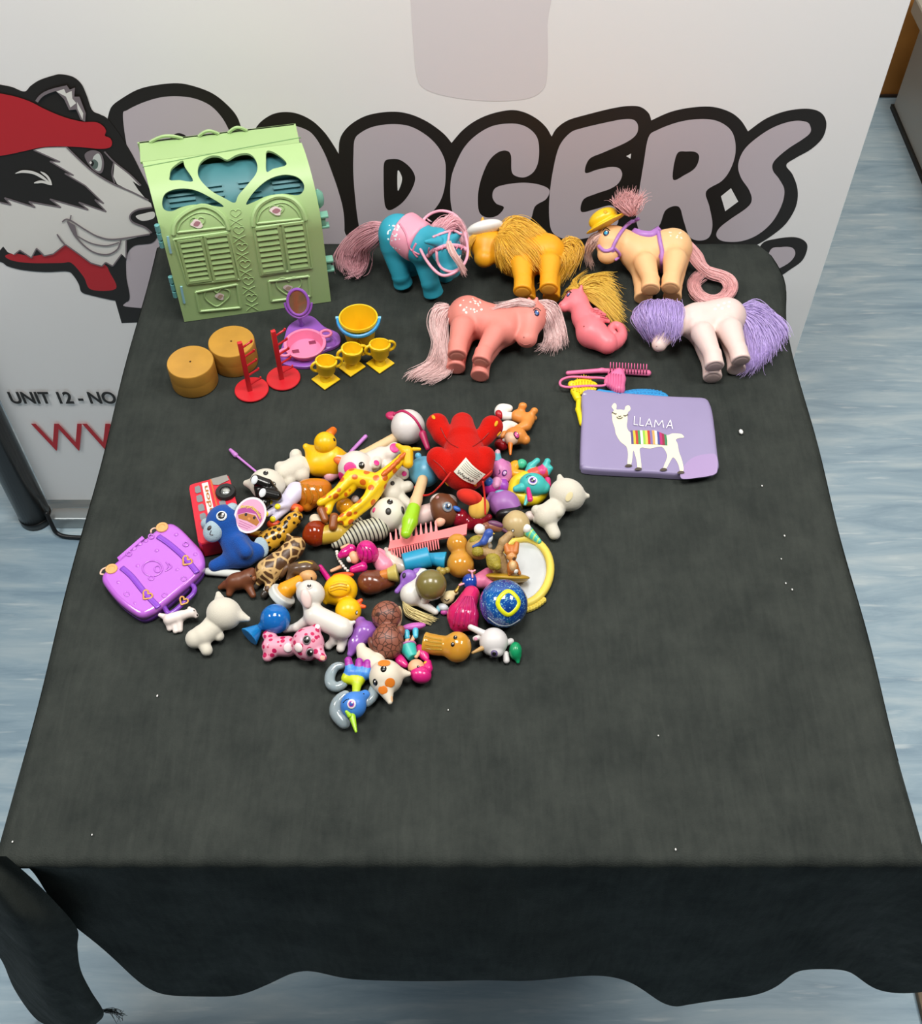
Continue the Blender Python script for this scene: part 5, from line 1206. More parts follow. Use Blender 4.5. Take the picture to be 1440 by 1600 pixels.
c = P(391, 805, 62); u_, v_ = (RGT*math.cos(.5)-UPV*math.sin(.5)), (RGT*math.sin(.5)+UPV*math.cos(.5)); nn = -FWD*.9+UPV*.1; s_ = scl(391, 805)
def ov(k, o): return [c+nn*o+(u_*23*math.cos(a)*k+v_*28*math.sin(a)*k)*s_ for a in np.linspace(0, 2*math.pi, 33)[:-1]]
q2 = [(math.cos(a), math.sin(a)) for a in np.linspace(0, 2*math.pi, 33)[:-1]]
rim = t.mesh('hang_tag', join((np.array(ov(1, -.001)+ov(1, .001)), [(i, (i+1) % 32, 32+(i+1) % 32, 32+i) for i in range(32)]), poly_mesh(ov(1, .001), q2), poly_mesh(ov(1, -.001), q2)), M('#ede3e6', rough=.4), False, label='white rimmed oval paper tag with pink print')
t.mesh('tag_print', poly_mesh(ov(.88, .0012), q2), M('#dfa6c4', rough=.4), False, rim)
def tagpoly(name, pts, mat, o): return t.mesh(name, poly_mesh([c+nn*o+(u_*23*x+v_*28*y)*s_ for x, y in pts], pts), mat, False, rim)
tagpoly('tag_band', [(-.85, -.05), (-.5, .3), (0, .45), (.55, .35), (.8, .1), (.8, -.1), (.3, .2), (-.3, .05), (-.75, -.3)], M('#b24f97', rough=.4), .0014)
tagpoly('tag_face', [(-.7, -.3), (-.3, .0), (.3, .12), (.75, -.1), (.7, -.35), (0, -.35), (-.55, -.45)], M('#b4743a', rough=.4), .0014)
for x, y in ((-.25, -.08), (.32, -.02)): tagpoly('tag_eye', [(x+.09*math.cos(a), y+.09*math.sin(a)) for a in np.linspace(0, 6.28, 9)[:-1]], M('#2a2430'), .0016)
tagpoly('tag_nose', [(.05+.1*math.cos(a), -.2+.07*math.sin(a)) for a in np.linspace(0, 6.28, 9)[:-1]], M('#d9924f'), .0016)
surf_text(t, 'Surprizamals', c+nn*.0017+(-u_*23*.8+v_*28*-.02)*s_, u_, v_, 23*1.5*s_, 28*.24*s_, M('#e8d23a', rough=.4), .02, under=rim, bend=1.2)
for k in range(3): tagpoly('tag_line', [(-.45+k*.05, -.52-k*.12), (.5-k*.1, -.45-k*.12), (.5-k*.1, -.48-k*.12), (-.45+k*.05, -.55-k*.12)], M('#c06a9c'), .0015)
t.done()
# ------------------------------------------------------------------ lilac sticks
LS = M('#c07bc8', rough=.35)
t = Toy('toy_wand', 'thin lilac plastic stick left of the black-footed toy', 'toy stick', k=2, vox=.7)
t.part('stick', [K(366, 709, 3, 2, 400, 737, 4, 1.8)], LS); t.part('tip', [K(360, 703, 4, 2.6, 368, 711, 4, 4)], LS)
t.done()
t = Toy('toy_wand', 'thin lilac plastic stick behind the yellow duck', 'toy stick', k=2, vox=.7)
t.part('stick', [K(549, 705, 6, 2.4, 505, 748, 5, 2.2)], LS); t.part('tip', [K(571, 682, 8, 3.2, 549, 705, 6, 3)], LS)
t.done()
# ------------------------------------------------------------------ helpers for soft animals
def eyes(t, pts, r, ring=None, asp=.85, ang=0):
    for x, y in pts: t.dot('eye', x, y, r, ([ring] if ring else []) + [BK, BK, WT], asp=asp, ang=ang, rel=.8 if not ring else .75)
FW = FLOCK('#d6d0c0')
# white cat on its back, black mask toy on it
t = Toy('toy_cat', 'white flocked toy cat on its back below the duck', 'toy cat', 'white flocked toy cats', k=3)
t.part('body', [EC(418, 758, 26, 28, 25, 24, -25), K(404, 757, 26, 15, 385, 755, 20, 5), K(445, 738, 18, 15, 465, 730, 18, 19), K(463, 725, 20, 11, 462, 711, 18, 9.5), K(450, 730, 20, 9, 438, 730, 20, 9), K(476, 731, 20, 10, 485, 728, 18, 9), K(455, 745, 14, 10, 450, 754, 12, 9), S(471, 742, 12, h=16)], FW)
eyes(t, [(415, 739), (427, 757)], 4.6)
t.done()
t = Toy('toy_penguin', 'glossy black toy with white-soled feet on the white cat', 'toy figure', lift=24, k=4, vox=.8)
BG = M('#141311', rough=.22)
t.part('body', [K(400, 750, 50, 8, 418, 757, 46, 8), K(411, 770, 46, 8, 432, 775, 40, 8), K(405, 762, 38, 8, 412, 786, 30, 10), K(418, 757, 42, 8, 430, 774, 36, 9)], BG)
for (x, y) in ((397.5, 750), (410, 770)): t.dot('foot_sole', x, y, 7, M('#d8dde0', rough=.4), asp=.7, ang=-20, flatn=.2)
t.done()
# yellow duck
t = Toy('rubber_duck', 'large yellow rubber duck facing away with orange beak', 'rubber duck', k=8)
DY = M('#efb90c', rough=.35, sss=.1)
t.part('body', [E(508, 718, 20, 30, 25, 20), K(490, 708, 24, 13, 478, 698, 30, 5), K(520, 712, 26, 16, 540, 712, 14, 5), K(495, 728, 14, 16, 520, 730, 14, 15)], DY)
t.part('head', [S(508, 692, 17, h=44)], DY)
t.part('beak', [K(515, 678, 46, 7, 520, 673, 40, 6)], M('#e8701a', rough=.35))
t.dot('eye', 522, 687, 2.5, BK)
t.done()
# ------------------------------------------------------------------ two maracas
WDN = M('#d8b98c', rough=.5, var=.12)
t = Toy('toy_maraca', 'wooden toy maraca with white ball and magenta band', 'toy maraca', 'toy maracas', k=4)
t.part('ball', [EC(637, 667, 27, 26, 27, 26)], M('#d9d3d0', rough=.35))
t.part('handle', [K(622, 682, 16, 8.5, 566, 712, 14, 8), K(566, 712, 14, 8, 540, 728, 13, 8.5)], WDN)
t.part('handle_end', [K(543, 726, 13, 8.8, 515, 744, 12, 9)], M('#e6a9b4', rough=.4))
MG = M('#b8245c', rough=.4)
t.stroke('band', [(615, 648), (630, 643), (646, 653), (657, 670), (662, 686)], 2.2, MG, off=.4)
t.part('fin', [E(613, 650, 34, 11, 8, 5, (0, 0, -20))], MG); t.part('fin', [K(660, 678, 30, 6, 668, 700, 22, 4)], MG)
t.done()
t = Toy('toy_maraca', 'wooden toy maraca with light blue ball and green handle end', 'toy maraca', 'toy maracas', lift=4, k=4)
t.part('ball', [S(663, 737, 24, h=34)], M('#5fa9c8', rough=.35))
t.part('handle', [K(660, 750, 44, 8, 650, 782, 50, 8.5), K(650, 782, 50, 8.5, 646, 796, 52, 10)], WDN)
t.part('handle_end', [K(646, 795, 52, 10.2, 640, 815, 54, 11.5), K(640, 815, 54, 11.5, 634, 834, 54, 8)], M('#9acb1f', rough=.3))
t.part('knob', [S(653, 712, 5, h=46)], M('#5fa9c8', rough=.35))
t.done()
# ------------------------------------------------------------------ pink patched cat and yellow giraffe
t = Toy('toy_cat', 'white toy cat with hot pink patches and paw pads under the giraffe', 'toy cat', k=3.5, lift=11)
t.part('body', [EC(556, 732, 30, 27, 27, 24), K(543, 724, 34, 13, 529, 716, 32, 5), K(575, 724, 26, 16, 596, 716, 24, 18), K(604, 712, 28, 11, 616, 702, 30, 10.5), K(588, 722, 36, 8, 586, 726, 40, 7), K(606, 730, 24, 12, 630, 740, 22, 9)], M('#d9d0c6', rough=.45))
HPK = M('#d52a83', rough=.4)
t.part('inner_ear', [EC(530, 720, 40, 9, 6, 4, -25)], M('#e0682a', rough=.45))
t.dot('pink_patch', 547, 731, 9, HPK, asp=1.1, flatn=.1); t.dot('pink_patch', 535, 746, 9.5, HPK, flatn=.1)
t.dot('paw_pad', 616, 700, 7.5, HPK, flatn=.15); t.dot('paw_pad', 588, 723, 4.5, HPK, flatn=.15); t.dot('paw_pad', 631, 740, 4, HPK, flatn=.15)
eyes(t, [(565, 727)], 5.5)
t.done()
t = Toy('toy_giraffe', 'bright yellow toy giraffe with orange spots lying on the pile', 'toy giraffe', lift=22, k=5, vox=.8)
GI = PATTERN('spots', '#eec414', '#c9600f', 92., .34, .35)
t.part('body', [K(552, 746, 52, 14, 590, 754, 52, 14), CHAIN([(594, 748, 56, 10), (612, 732, 60, 7.5), (632, 712, 66, 6)]), CHAIN([(546, 748, 56, 9), (530, 765, 54, 6), (516, 776, 52, 5), (500, 786, 48, 5)]), CHAIN([(550, 756, 46, 9), (540, 770, 44, 6), (519, 781, 44, 5.2), (512, 800, 38, 5)]),
    CHAIN([(584, 762, 54, 9), (573, 778, 52, 5.5), (555, 794, 48, 5), (530, 812, 40, 4.8)]), CHAIN([(590, 764, 46, 9), (578, 784, 44, 6), (560, 800, 40, 5), (540, 818, 34, 4.8)])], GI)
t.part('head', [K(636, 706, 70, 9, 637, 724, 62, 8), K(629, 702, 72, 5, 621, 696, 72, 3.5)], M('#e6b816', rough=.35)); t.part('horn', [K(646, 702, 74, 3, 655, 702, 76, 2.4)], M('#e6b816', rough=.35))
t.part('mane', [CHAIN([(598, 742, 66, 3), (614, 728, 68, 2.6), (632, 709, 74, 2.6)])], M('#c9600f', rough=.4))
t.part('hoof', [K(502, 797, 40, 7, 508, 812, 36, 6)], M('#8a4a1a', rough=.35)); t.part('hoof', [K(522, 808, 42, 7, 520, 823, 36, 6.5)], M('#8a4a1a', rough=.35))
t.done()
# ------------------------------------------------------------------ jelly and doll bits around the giraffe's feet
t = Toy('jelly_figure', 'translucent amber jelly toy left of the giraffe legs', 'jelly toy', k=5)
AM = JELLY('#cf7c1c', .45)
t.part('body', [EC(489, 770, 24, 29, 22, 22, -12), EC(500, 762, 26, 18, 14, 18, 0), K(470, 770, 20, 12, 480, 790, 14, 10)], AM)
for i in range(4): t.stroke('furrow', [(470+i*10, 756+i), (478+i*10, 775), (476+i*9, 788)], 1.3, AM, off=-.2)
t.done()
t = Toy('toy_unicorn', 'tiny lavender toy unicorn with yellow hooves and orange mane', 'toy unicorn', lift=8, k=4, vox=.8)
t.part('body', [K(462, 768, 22, 15, 448, 784, 22, 12), K(446, 780, 26, 7, 424, 785, 30, 5), K(448, 788, 26, 7, 435, 792, 32, 5), K(444, 790, 20, 7, 417, 803, 20, 5), K(446, 794, 20, 7, 428, 810, 22, 5.5)], M('#d3cde2', rough=.38))
for (x, y) in ((422, 784), (433.5, 791.5), (415, 803), (426, 811)): t.dot('hoof', x, y, 4.6, M('#e6d21a', rough=.35), flatn=.5)
t.part('mane', [EC(462, 794, 16, 12, 7, 9, -10)], M('#d4531c', rough=.35)); t.part('tail', [EC(428, 819, 12, 11, 8, 9, 0)], M('#cf4517', rough=.35))
t.done()
t = Toy('toy_doll', 'little doll with red-brown hair and mustard dress, face down', 'toy doll', k=4)
t.part('dress', [K(505, 836, 16, 15, 528, 832, 14, 15), K(528, 832, 14, 15, 548, 824, 10, 8)], M('#bf9f35', rough=.35), k=8)
t.part('skirt_hem', [K(492, 812, 18, 9, 505, 822, 18, 8), K(540, 818, 14, 6, 552, 812, 12, 5)], M('#e3d3b8', rough=.4))
t.part('hair', [EC(492, 834, 20, 18, 20, 17, 10), EC(498, 824, 22, 12, 10, 10, 0), EC(483, 838, 18, 10, 11, 11, 0)], JELLY('#8f300e', .2), k=5)
t.done()
t = Toy('jelly_figure', 'golden yellow jelly toy half hidden beneath the giraffe', 'jelly toy', k=4)
t.part('body', [EC(539, 791, 20, 14, 13, 14), EC(548, 800, 16, 15, 10, 12, 20)], M('#e09a1c', rough=.2, coat=.5))
t.part('snout', [S(555, 780, 6, h=26)], M('#e0d4d0', rough=.4))
t.done()
# spotted pup
t = Toy('toy_puppy', 'white toy puppy with black eye patches beside the green maraca', 'toy dog', k=3.5)
t.part('body', [EC(608, 804, 28, 27, 27, 25, 10), EC(590, 801, 30, 12, 11, 13, 0), K(612, 772, 20, 17, 614, 756, 22, 17), K(622, 764, 22, 9, 637, 760, 24, 9), K(610, 748, 26, 8, 604, 744, 26, 7), K(626, 778, 18, 9, 640, 790, 18, 8), K(630, 820, 22, 8, 628, 834, 18, 5)], M('#d6d1c2', rough=.5))
t.dot('eye_patch', 606.5, 799, 5.5, M('#2a2622'), asp=.8); t.dot('eye_patch', 629, 797, 6, M('#2a2622'), asp=.55); eyes(t, [(609, 784)], 5.4)
t.dot('nose', 584, 797, 4.2, M('#cc3a6e'), asp=.7, ang=-20); t.dot('spot', 613, 755, 4.2, M('#2a2622'), asp=.8)
t.done()
t = Toy('toy_zebra', 'grey and black striped toy body behind the magenta-haired doll', 'toy zebra', k=6)
t.part('body', [K(590, 826, 18, 19, 566, 832, 16, 17), K(566, 832, 16, 17, 540, 844, 11, 11), K(540, 844, 11, 11, 524, 851, 7, 6.5), K(560, 814, 16, 7, 552, 818, 14, 5)], PATTERN('stripes', '#b9b7a2', '#2c2a28', 75., .28, .5, rot=(0, 0, -.5), dist=.8))
t.done()
# leopards and patched giraffe
t = Toy('toy_leopard', 'golden toy leopard with dark spots behind the blue bear', 'toy leopard', k=5)
t.part('body', [K(418, 846, 16, 17, 432, 838, 18, 17), K(434, 836, 20, 12, 452, 818, 26, 12), EC(460, 810, 30, 13, 11, 12, 30), K(410, 836, 14, 6, 390, 832, 8, 5), K(462, 800, 32, 4, 464, 794, 34, 2.4)], PATTERN('spots', '#cf9a2c', '#2e1f0c', 150., .42, .22))
t.dot('ear', 467, 801, 3, M('#8a5f1c'))
t.done()
t = Toy('toy_giraffe', 'tan toy giraffe with brown patches lying in front', 'toy giraffe', k=6)
t.part('body', [K(418, 892, 18, 19, 434, 882, 19, 19), K(438, 876, 24, 15, 458, 858, 26, 16), EC(462, 852, 28, 15, 13, 14, 35), K(410, 902, 14, 8, 404, 910, 10, 5.5), K(424, 904, 14, 8, 418, 921, 10, 5.5), K(452, 842, 34, 4, 450, 836, 36, 3)], PATTERN('patches', '#c9a56c', '#4d3118', 92., .10, .4))
for a, b in (((404, 908), (401, 913)), ((418, 919), (415, 926))):
    t.part('sock', [K(*a, 9, 5.6, (a[0]+b[0])/2, (a[1]+b[1])/2, 8, 5.4)], WT); t.part('hoof', [K(*b, 7, 5.4, b[0]-3, b[1]+4, 5, 5.4)], M('#3a332c', rough=.3))
t.stroke('tail', [(452, 880), (444, 892), (436, 906)], 5, M('#5e4128', rough=.4), taper=True)
t.done()
t = Toy('toy_bear', 'small brown plastic bear at the feet of the blue bear', 'toy bear', k=5)
t.part('body', [EC(372, 908, 14, 20, 14, 14, 10), S(388, 902, 13, h=18), K(386, 912, 12, 8, 395, 930, 6, 5), K(362, 916, 10, 8, 358, 928, 5, 5), K(352, 914, 8, 7, 344, 918, 5, 4), S(394, 892, 5, h=24)], M('#6a3a20', rough=.42))
t.dot('eye', 392, 900, 1.4, BK); t.dot('snout', 397, 904, 4, M('#84502f'), flatn=.6)
t.done()
# doll on white stand
t = Toy('toy_doll', 'brown-haired doll with orange dress on a round white base', 'toy doll', k=4)
t.part('base_disc', [C(436, 936, 14, 22, 444, 927, 22, 22, rd=.12)], M('#cfd2cc', rough=.4))
t.part('dress', [K(447, 922, 22, 14, 466, 907, 22, 8)], M('#e59a12', rough=.38))
t.part('head', [EC(481, 900, 22, 14, 11, 12, -20)], M('#d19f66', rough=.45))
t.part('hair', [EC(472, 888, 24, 22, 12, 15, 8), K(486, 884, 24, 8, 496, 888, 22, 4), K(460, 890, 20, 10, 452, 906, 14, 6)], M('#5a4330', rough=.3, coat=.3), k=5)
t.stroke('headband', [(466, 880), (478, 878), (488, 881)], 1.4, M('#c9a93a')); t.stroke('smile', [(486, 902), (487, 906), (485, 908)], 1.2, M('#3a1712'))
t.done()
# white cat at left front
t = Toy('toy_cat', 'white flocked toy cat facing away at the front left', 'toy cat', 'white flocked toy cats', k=3)
t.part('body', [EC(350, 959, 28, 27, 25, 25, -20), K(346, 950, 30, 15, 341, 928, 30, 4), K(364, 960, 28, 15, 387, 967, 26, 4), K(332, 982, 18, 16, 316, 993, 17, 17), S(305, 998, 15, h=16), K(316, 1002, 12, 10, 323, 1016, 9, 9), K(336, 990, 14, 8, 342, 994, 12, 8), K(322, 978, 22, 8, 326, 972, 24, 8)], FW)
t.done()
t = Toy('toy_dog', 'tiny cream toy dog beside the suitcase handle', 'toy dog', k=3, vox=.7)
t.part('body', [K(264, 968, 13, 9, 284, 962, 14, 8.5), K(290, 960, 17, 7, 299, 957, 19, 7.5), K(300, 958, 18, 5, 306, 962, 15, 4), K(280, 970, 10, 6, 281, 984, 4, 4.5), K(264, 973, 9, 6, 265, 982, 4, 4.5), K(272, 972, 9, 5, 274, 986, 4, 4), K(258, 964, 12, 5, 250, 961, 14, 3)], M('#e6d9d2', rough=.5))
t.part('ear', [K(296, 951, 22, 3.4, 294, 957, 20, 2.6)], M('#d9c8c0', rough=.5)); t.dot('eye', 303, 954, 1.3, BK); t.dot('nose', 308, 961, 1.6, BK)
t.done()
t = Toy('jelly_figure', 'translucent blue jelly toy with flared tail', 'jelly toy', k=5)
BJ = JELLY('#1f78c8', .6)
t.part('body', [S(430, 967, 23, h=23), K(415, 976, 16, 9, 405, 981, 13, 6)], BJ); t.part('tail', [C(406, 980, 12, 6, 389, 995, 12, 17, rd=.1)], JELLY('#1f86cc', .55))
t.done()
# white hound
t = Toy('toy_dog', 'glossy white toy hound standing across the front of the pile', 'toy dog', k=3.5, vox=.9)
t.part('body', [EC(485, 927, 50, 20, 22, 18, 70), K(474, 920, 52, 9, 468, 915, 50, 6), K(484, 942, 42, 12, 492, 962, 36, 16), K(492, 962, 36, 17, 534, 982, 32, 17), K(482, 968, 30, 9, 464, 980, 18, 6.5), K(464, 980, 18, 6.5, 446, 984, 8, 5.5), K(534, 988, 26, 11, 536, 1002, 12, 7), K(536, 1002, 12, 7, 532, 1013, 6, 7), K(524, 988, 24, 9, 520, 1002, 12, 6), K(520, 1002, 12, 6, 513, 1009, 6, 6.5), K(544, 976, 36, 5, 553, 972, 40, 2.6)], M('#d8d3ca', rough=.35))
t.part('ear', [EC(478, 935, 62, 8, 15, 5, 12)], M('#e6cdc6', rough=.4))
t.dot('eye', 483, 916, 5, [M('#d9d2cc'), BK, WT], ang=30)
t.done()
t = Toy('toy_leopard', 'pink toy leopard cub with magenta spots and big eyes', 'toy leopard', k=5, vox=.9)
PKL = PATTERN('spots', '#e7a0b4', '#c21f57', 150., .40, .3)
t.part('body', [EC(481, 1006, 26, 25, 26, 23), K(424, 1010, 14, 15, 450, 1010, 16, 16), K(424, 996, 16, 9, 418, 993, 16, 8), K(424, 1020, 12, 9, 418, 1026, 9, 8), K(489, 988, 34, 10, 495, 981, 36, 7), K(497, 1020, 26, 10, 503, 1027, 26, 7)], PKL)
t.dot('muzzle', 466, 1012, 7.5, M('#ecdcd8', rough=.35), flatn=.4); t.dot('chest_patch', 450, 1012, 7, M('#e3d6d6', rough=.35), flatn=.2)
eyes(t, [(479, 1000), (484, 1019)], 7.5, M('#8c7f84', rough=.2)); t.dot('nose', 464, 1014, 2.2, M('#c9305e')); t.dot('inner_ear', 496, 979, 4, M('#f0cfd6'), flatn=.2); t.dot('inner_ear', 504, 1028, 4, M('#f0b9a0'), flatn=.2)
t.done()
t = Toy('toy_chick', 'yellow plastic chick upside down with orange feet', 'toy chick', k=5)
t.part('body', [EC(532, 922, 24, 26, 25, 22, 10), K(515, 935, 18, 10, 509, 940, 16, 5), S(544, 954, 20, h=24)], M('#f0ba0e', rough=.32))
t.part('wing', [EC(530, 920, 44, 18, 12, 6, 8)], M('#ecb40c', rough=.32))
for i in range(3): t.stroke('wing_groove', [(516, 916+i*4), (530, 912+i*4), (542, 914+i*4)], .9, M('#cf9606'), off=.2)
t.part('beak', [K(556, 944, 28, 5, 564, 938, 30, 3), K(557, 947, 26, 5, 569, 948, 26, 3)], M('#e8571c', rough=.35), k=2); t.part('feet', [EC(536, 899, 24, 17, 5, 8, 4)], M('#e2541a', rough=.35))
t.dot('eye', 557, 957, 3.2, [BK, WT], asp=.7, ang=-20)
t.done()
t = Toy('toy_dolphin', 'glossy purple toy dolphin left of the owl', 'toy dolphin', k=5)
t.part('body', [K(563, 972, 16, 9, 569, 988, 18, 17), K(569, 988, 18, 17, 556, 1006, 14, 12), K(556, 1006, 14, 12, 547, 1022, 10, 5), K(578, 978, 22, 6, 584, 984, 22, 3)], M('#8f58b0', rough=.28, coat=.3))
t.dot('painted_shine', 551, 1000, 2.6, M('#e4d8ea'), asp=.6)  # pale dot, a highlight painted on as colour
t.done()
t = Toy('toy_owl', 'brown carved toy owl seen from behind', 'toy owl', k=5)
OW = PATTERN('patches', '#3f2218', '#8e5644', 165., .06, .45)
t.part('body', [EC(605, 1003, 26, 25, 28, 24), EC(604, 962, 32, 23, 23, 22)], OW)
t.part('wing', [EC(583, 1008, 24, 7, 14, 10, 25)], M('#6a3a2a', rough=.45)); t.part('wing', [EC(624, 988, 26, 8, 11, 9, -25)], M('#8e5644', rough=.45))
t.part('foot', [EC(620, 1021, 10, 10, 5, 7, -15)], M('#6f332c', rough=.45)); t.part('face_edge', [EC(622, 965, 26, 6, 18, 14, -5)], M('#c9ae86', rough=.5))
t.done()
t = Toy('toy_cat', 'white toy cat with orange patches between owl and blue unicorn', 'toy cat', k=3.5)
t.part('body', [EC(603, 1058, 27, 26, 27, 24), K(614, 1052, 30, 15, 638, 1053, 28, 4), K(602, 1074, 26, 15, 609, 1097, 24, 4), K(590, 1040, 20, 15, 572, 1026, 18, 14), K(566, 1020, 20, 9, 564, 1012, 20, 8), K(584, 1030, 26, 8, 592, 1026, 24, 8)], M('#dacfbb', rough=.5))
for x, y, r, a in ((609, 1067, 8, 1.), (598, 1078, 7, 1.1), (600, 1036, 7.5, 1.3)): t.dot('orange_patch', x, y, r, M('#dd7a1e', rough=.5), asp=a, flatn=.08)
eyes(t, [(599, 1045), (586, 1066)], 5.5); t.dot('inner_ear', 612, 1092, 5, M('#e6b98c'), asp=.5, flatn=.1)
t.done()
# blue unicorn at the very front
t = Toy('toy_unicorn', 'blue toy unicorn with grey mane and green horn, frontmost', 'toy unicorn', 'small toy unicorns', k=4, vox=.8)
t.part('body', [K(548, 1052, 16, 11, 570, 1052, 16, 11, col='#3f7fd0'), K(546, 1042, 22, 6, 544, 1032, 26, 6, col='#a02a9c', k=1), K(561, 1044, 24, 6, 561, 1034, 28, 6, col='#a02a9c', k=1), K(573, 1046, 22, 6, 574, 1036, 26, 6, col='#a02a9c', k=1), K(548, 1050, 20, 7, 546, 1042, 22, 6.5, col='#4a8fdc'), K(561, 1050, 22, 7, 561, 1043, 24, 6.5, col='#4a8fdc'), K(573, 1052, 20, 7, 573, 1045, 22, 6.5, col='#4a8fdc'),
    K(542, 1060, 14, 9, 560, 1062, 14, 10, col='#c8d21c'), K(558, 1066, 14, 8, 556, 1080, 16, 6, col='#b8cc2a'), EC(552, 1102, 22, 20, 21, 18, col='#3f7fd0'), K(560, 1092, 24, 11, 570, 1086, 20, 8, col='#3f7fd0')])
GY = JELLY('#9aa8ae', .35)
t.part('tail', [CHAIN([(535, 1040, 14, 4), (524, 1042, 12, 5.5), (516, 1054, 9, 7), (516, 1068, 8, 7), (526, 1074, 8, 6.5), (538, 1068, 10, 5.5)])], GY)
t.part('mane', [CHAIN([(540, 1086, 24, 7), (529, 1098, 18, 10), (526, 1114, 12, 10), (538, 1130, 9, 9)]), CHAIN([(572, 1098, 14, 7), (582, 1086, 12, 8), (584, 1074, 12, 6)])], GY)
t.part('horn', [K(550, 1120, 32, 5.5, 556, 1143, 30, 2)], M('#9fd02a', rough=.3)); t.part('ear', [K(546, 1118, 36, 4, 541, 1112, 40, 2.4)], M('#9fd02a', rough=.3))
t.dot('eye', 549, 1100, 7.5, [M('#efeaf2'), M('#c04a9c'), M('#2a4aa0'), WT], asp=.9, rel=.7); t.stroke('eyelash', [(536, 1098), (540, 1094), (545, 1092)], .8, BK); t.dot('nostril', 568, 1084, 1.4, BK)
t.done()
# ================================================================== the pile of small toys, right half
# ------------------------------------------------------------------ doll with pink hair and teal dress
t = Toy('toy_doll', 'tiny doll with pink pigtails and teal dress beside the owl', 'toy doll', k=3, vox=.7)
SKN = M('#e3ab84', rough=.45); PKH = M('#cf2078', rough=.3, coat=.3)
t.part('head', [S(650, 1043, 13, h=18)], SKN)
t.part('hair', [EC(657, 1054, 16, 17, 14, 15, -15), K(668, 1044, 16, 8, 668, 1036, 14, 6)], PKH)
t.part('pigtail', [CHAIN([(666, 1030, 14, 4), (660, 1020, 12, 8), (655, 1012, 10, 5)])], PKH); t.part('pigtail', [CHAIN([(634, 1040, 12, 4), (626, 1033, 10, 7), (622, 1026, 8, 5)])], PKH)
t.part('dress', [C(645, 1028, 16, 8, 636, 1010, 14, 14, rd=.15)], M('#34b3a6', rough=.4))
t.part('skirt_rim', [C(637, 1011, 15, 14.5, 636, 1008, 15, 14.5, rd=.2)], M('#c27bb5', rough=.4))
t.part('leg', [K(634, 1006, 14, 3.4, 638, 994, 16, 3)], SKN); t.part('leg', [K(642, 1004, 14, 3.4, 648, 992, 18, 3)], SKN)
t.part('boot', [K(636, 996, 16, 4.2, 635, 988, 18, 4.6)], M('#49b4cf', rough=.35)); t.part('boot', [K(649, 994, 18, 4.2, 649, 985, 20, 4.6)], M('#49b4cf', rough=.35))
t.part('arm', [K(650, 1026, 18, 3, 660, 1012, 16, 2.8)], SKN)
t.dot('hair_tie', 664, 1035, 3, M('#e0a82a')); eyes(t, [(653, 1042), (641, 1049)], 2.4)
t.done()
t = Toy('toy_skateboard', 'tiny pink-purple toy board above the teal doll boots', 'toy board', k=3, vox=.7, lift=6)
t.part('deck', [EC(646, 979, 10, 19, 6, 8, 8)], M('#bf62b4', rough=.35)); t.part('wheel', [S(640, 985, 3, h=6)], M('#8f4a9c', rough=.35))
t.done()
# ------------------------------------------------------------------ doll with magenta hair
t = Toy('toy_doll', 'doll with shiny magenta hair and pearl belt in the pile middle', 'toy doll', k=3, vox=.8)
MGH = M('#c9187c', rough=.22, coat=.4)
t.part('hair', [EC(573, 862, 40, 16, 18, 16, 20), EC(582, 866, 34, 10, 13, 12, 0), K(548, 858, 36, 8, 538, 864, 34, 7), K(538, 864, 34, 7, 532, 868, 32, 5), K(566, 886, 30, 8, 552, 890, 26, 6)], MGH, k=2)
for i in range(3): t.stroke('hair_groove', [(563+i*6, 852+i*2), (568+i*6, 862), (566+i*8, 874)], .9, M('#a0105e', rough=.3))
t.part('face', [EC(553, 871, 34, 8, 10, 8, 20)], SKN); t.part('collar', [EC(546, 874, 34, 5, 5, 4)], M('#e2ddd4'))
t.part('dress', [K(590, 872, 24, 11, 600, 884, 18, 14), K(592, 862, 22, 6, 606, 870, 16, 6)], M('#e68ca4', rough=.4))
for i in range(9):
    a = i/8; x, y = 526+14*a*a+3*a, 862+30*a; t.part('pearl', [S(x, y, 2.6, h=26-6*a)], M('#ebe3d8', rough=.25), vox=.6)
t.part('arm', [K(532, 886, 14, 3.2, 518, 892, 10, 2.8)], SKN); t.part('arm', [K(544, 852, 24, 3, 534, 856, 22, 2.6)], SKN)
t.part('leg', [K(500, 886, 10, 4, 514, 906, 9, 4.6)], MGH); t.done()
# ------------------------------------------------------------------ brown horse-like toy, pale leg
t = Toy('toy_horse', 'glossy brown toy with pale yellow flared end', 'toy figure', k=5)
t.part('body', [EC(578, 910, 20, 20, 19, 18, -10), K(590, 912, 18, 14, 612, 910, 12, 7), K(590, 900, 22, 10, 602, 900, 24, 8)], M('#6f3a24', rough=.22, coat=.4))
t.part('flared_end', [K(598, 899, 26, 8, 608, 897, 27, 9, col='#c9792e'), C(606, 898, 27, 9, 621, 895, 29, 15, rd=.2, col='#c4b25c')], k=3)
t.dot('eye', 570, 893, 2.2, BK)
t.done()
t = Toy('toy_figure', 'milky white bent toy leg beside the comb', 'toy figure', k=4)
t.part('body', [CHAIN([(603, 858, 16, 3), (608, 868, 16, 7), (618, 880, 14, 9), (634, 888, 12, 10)])], JELLY('#e6d2c4', .25)); t.done()
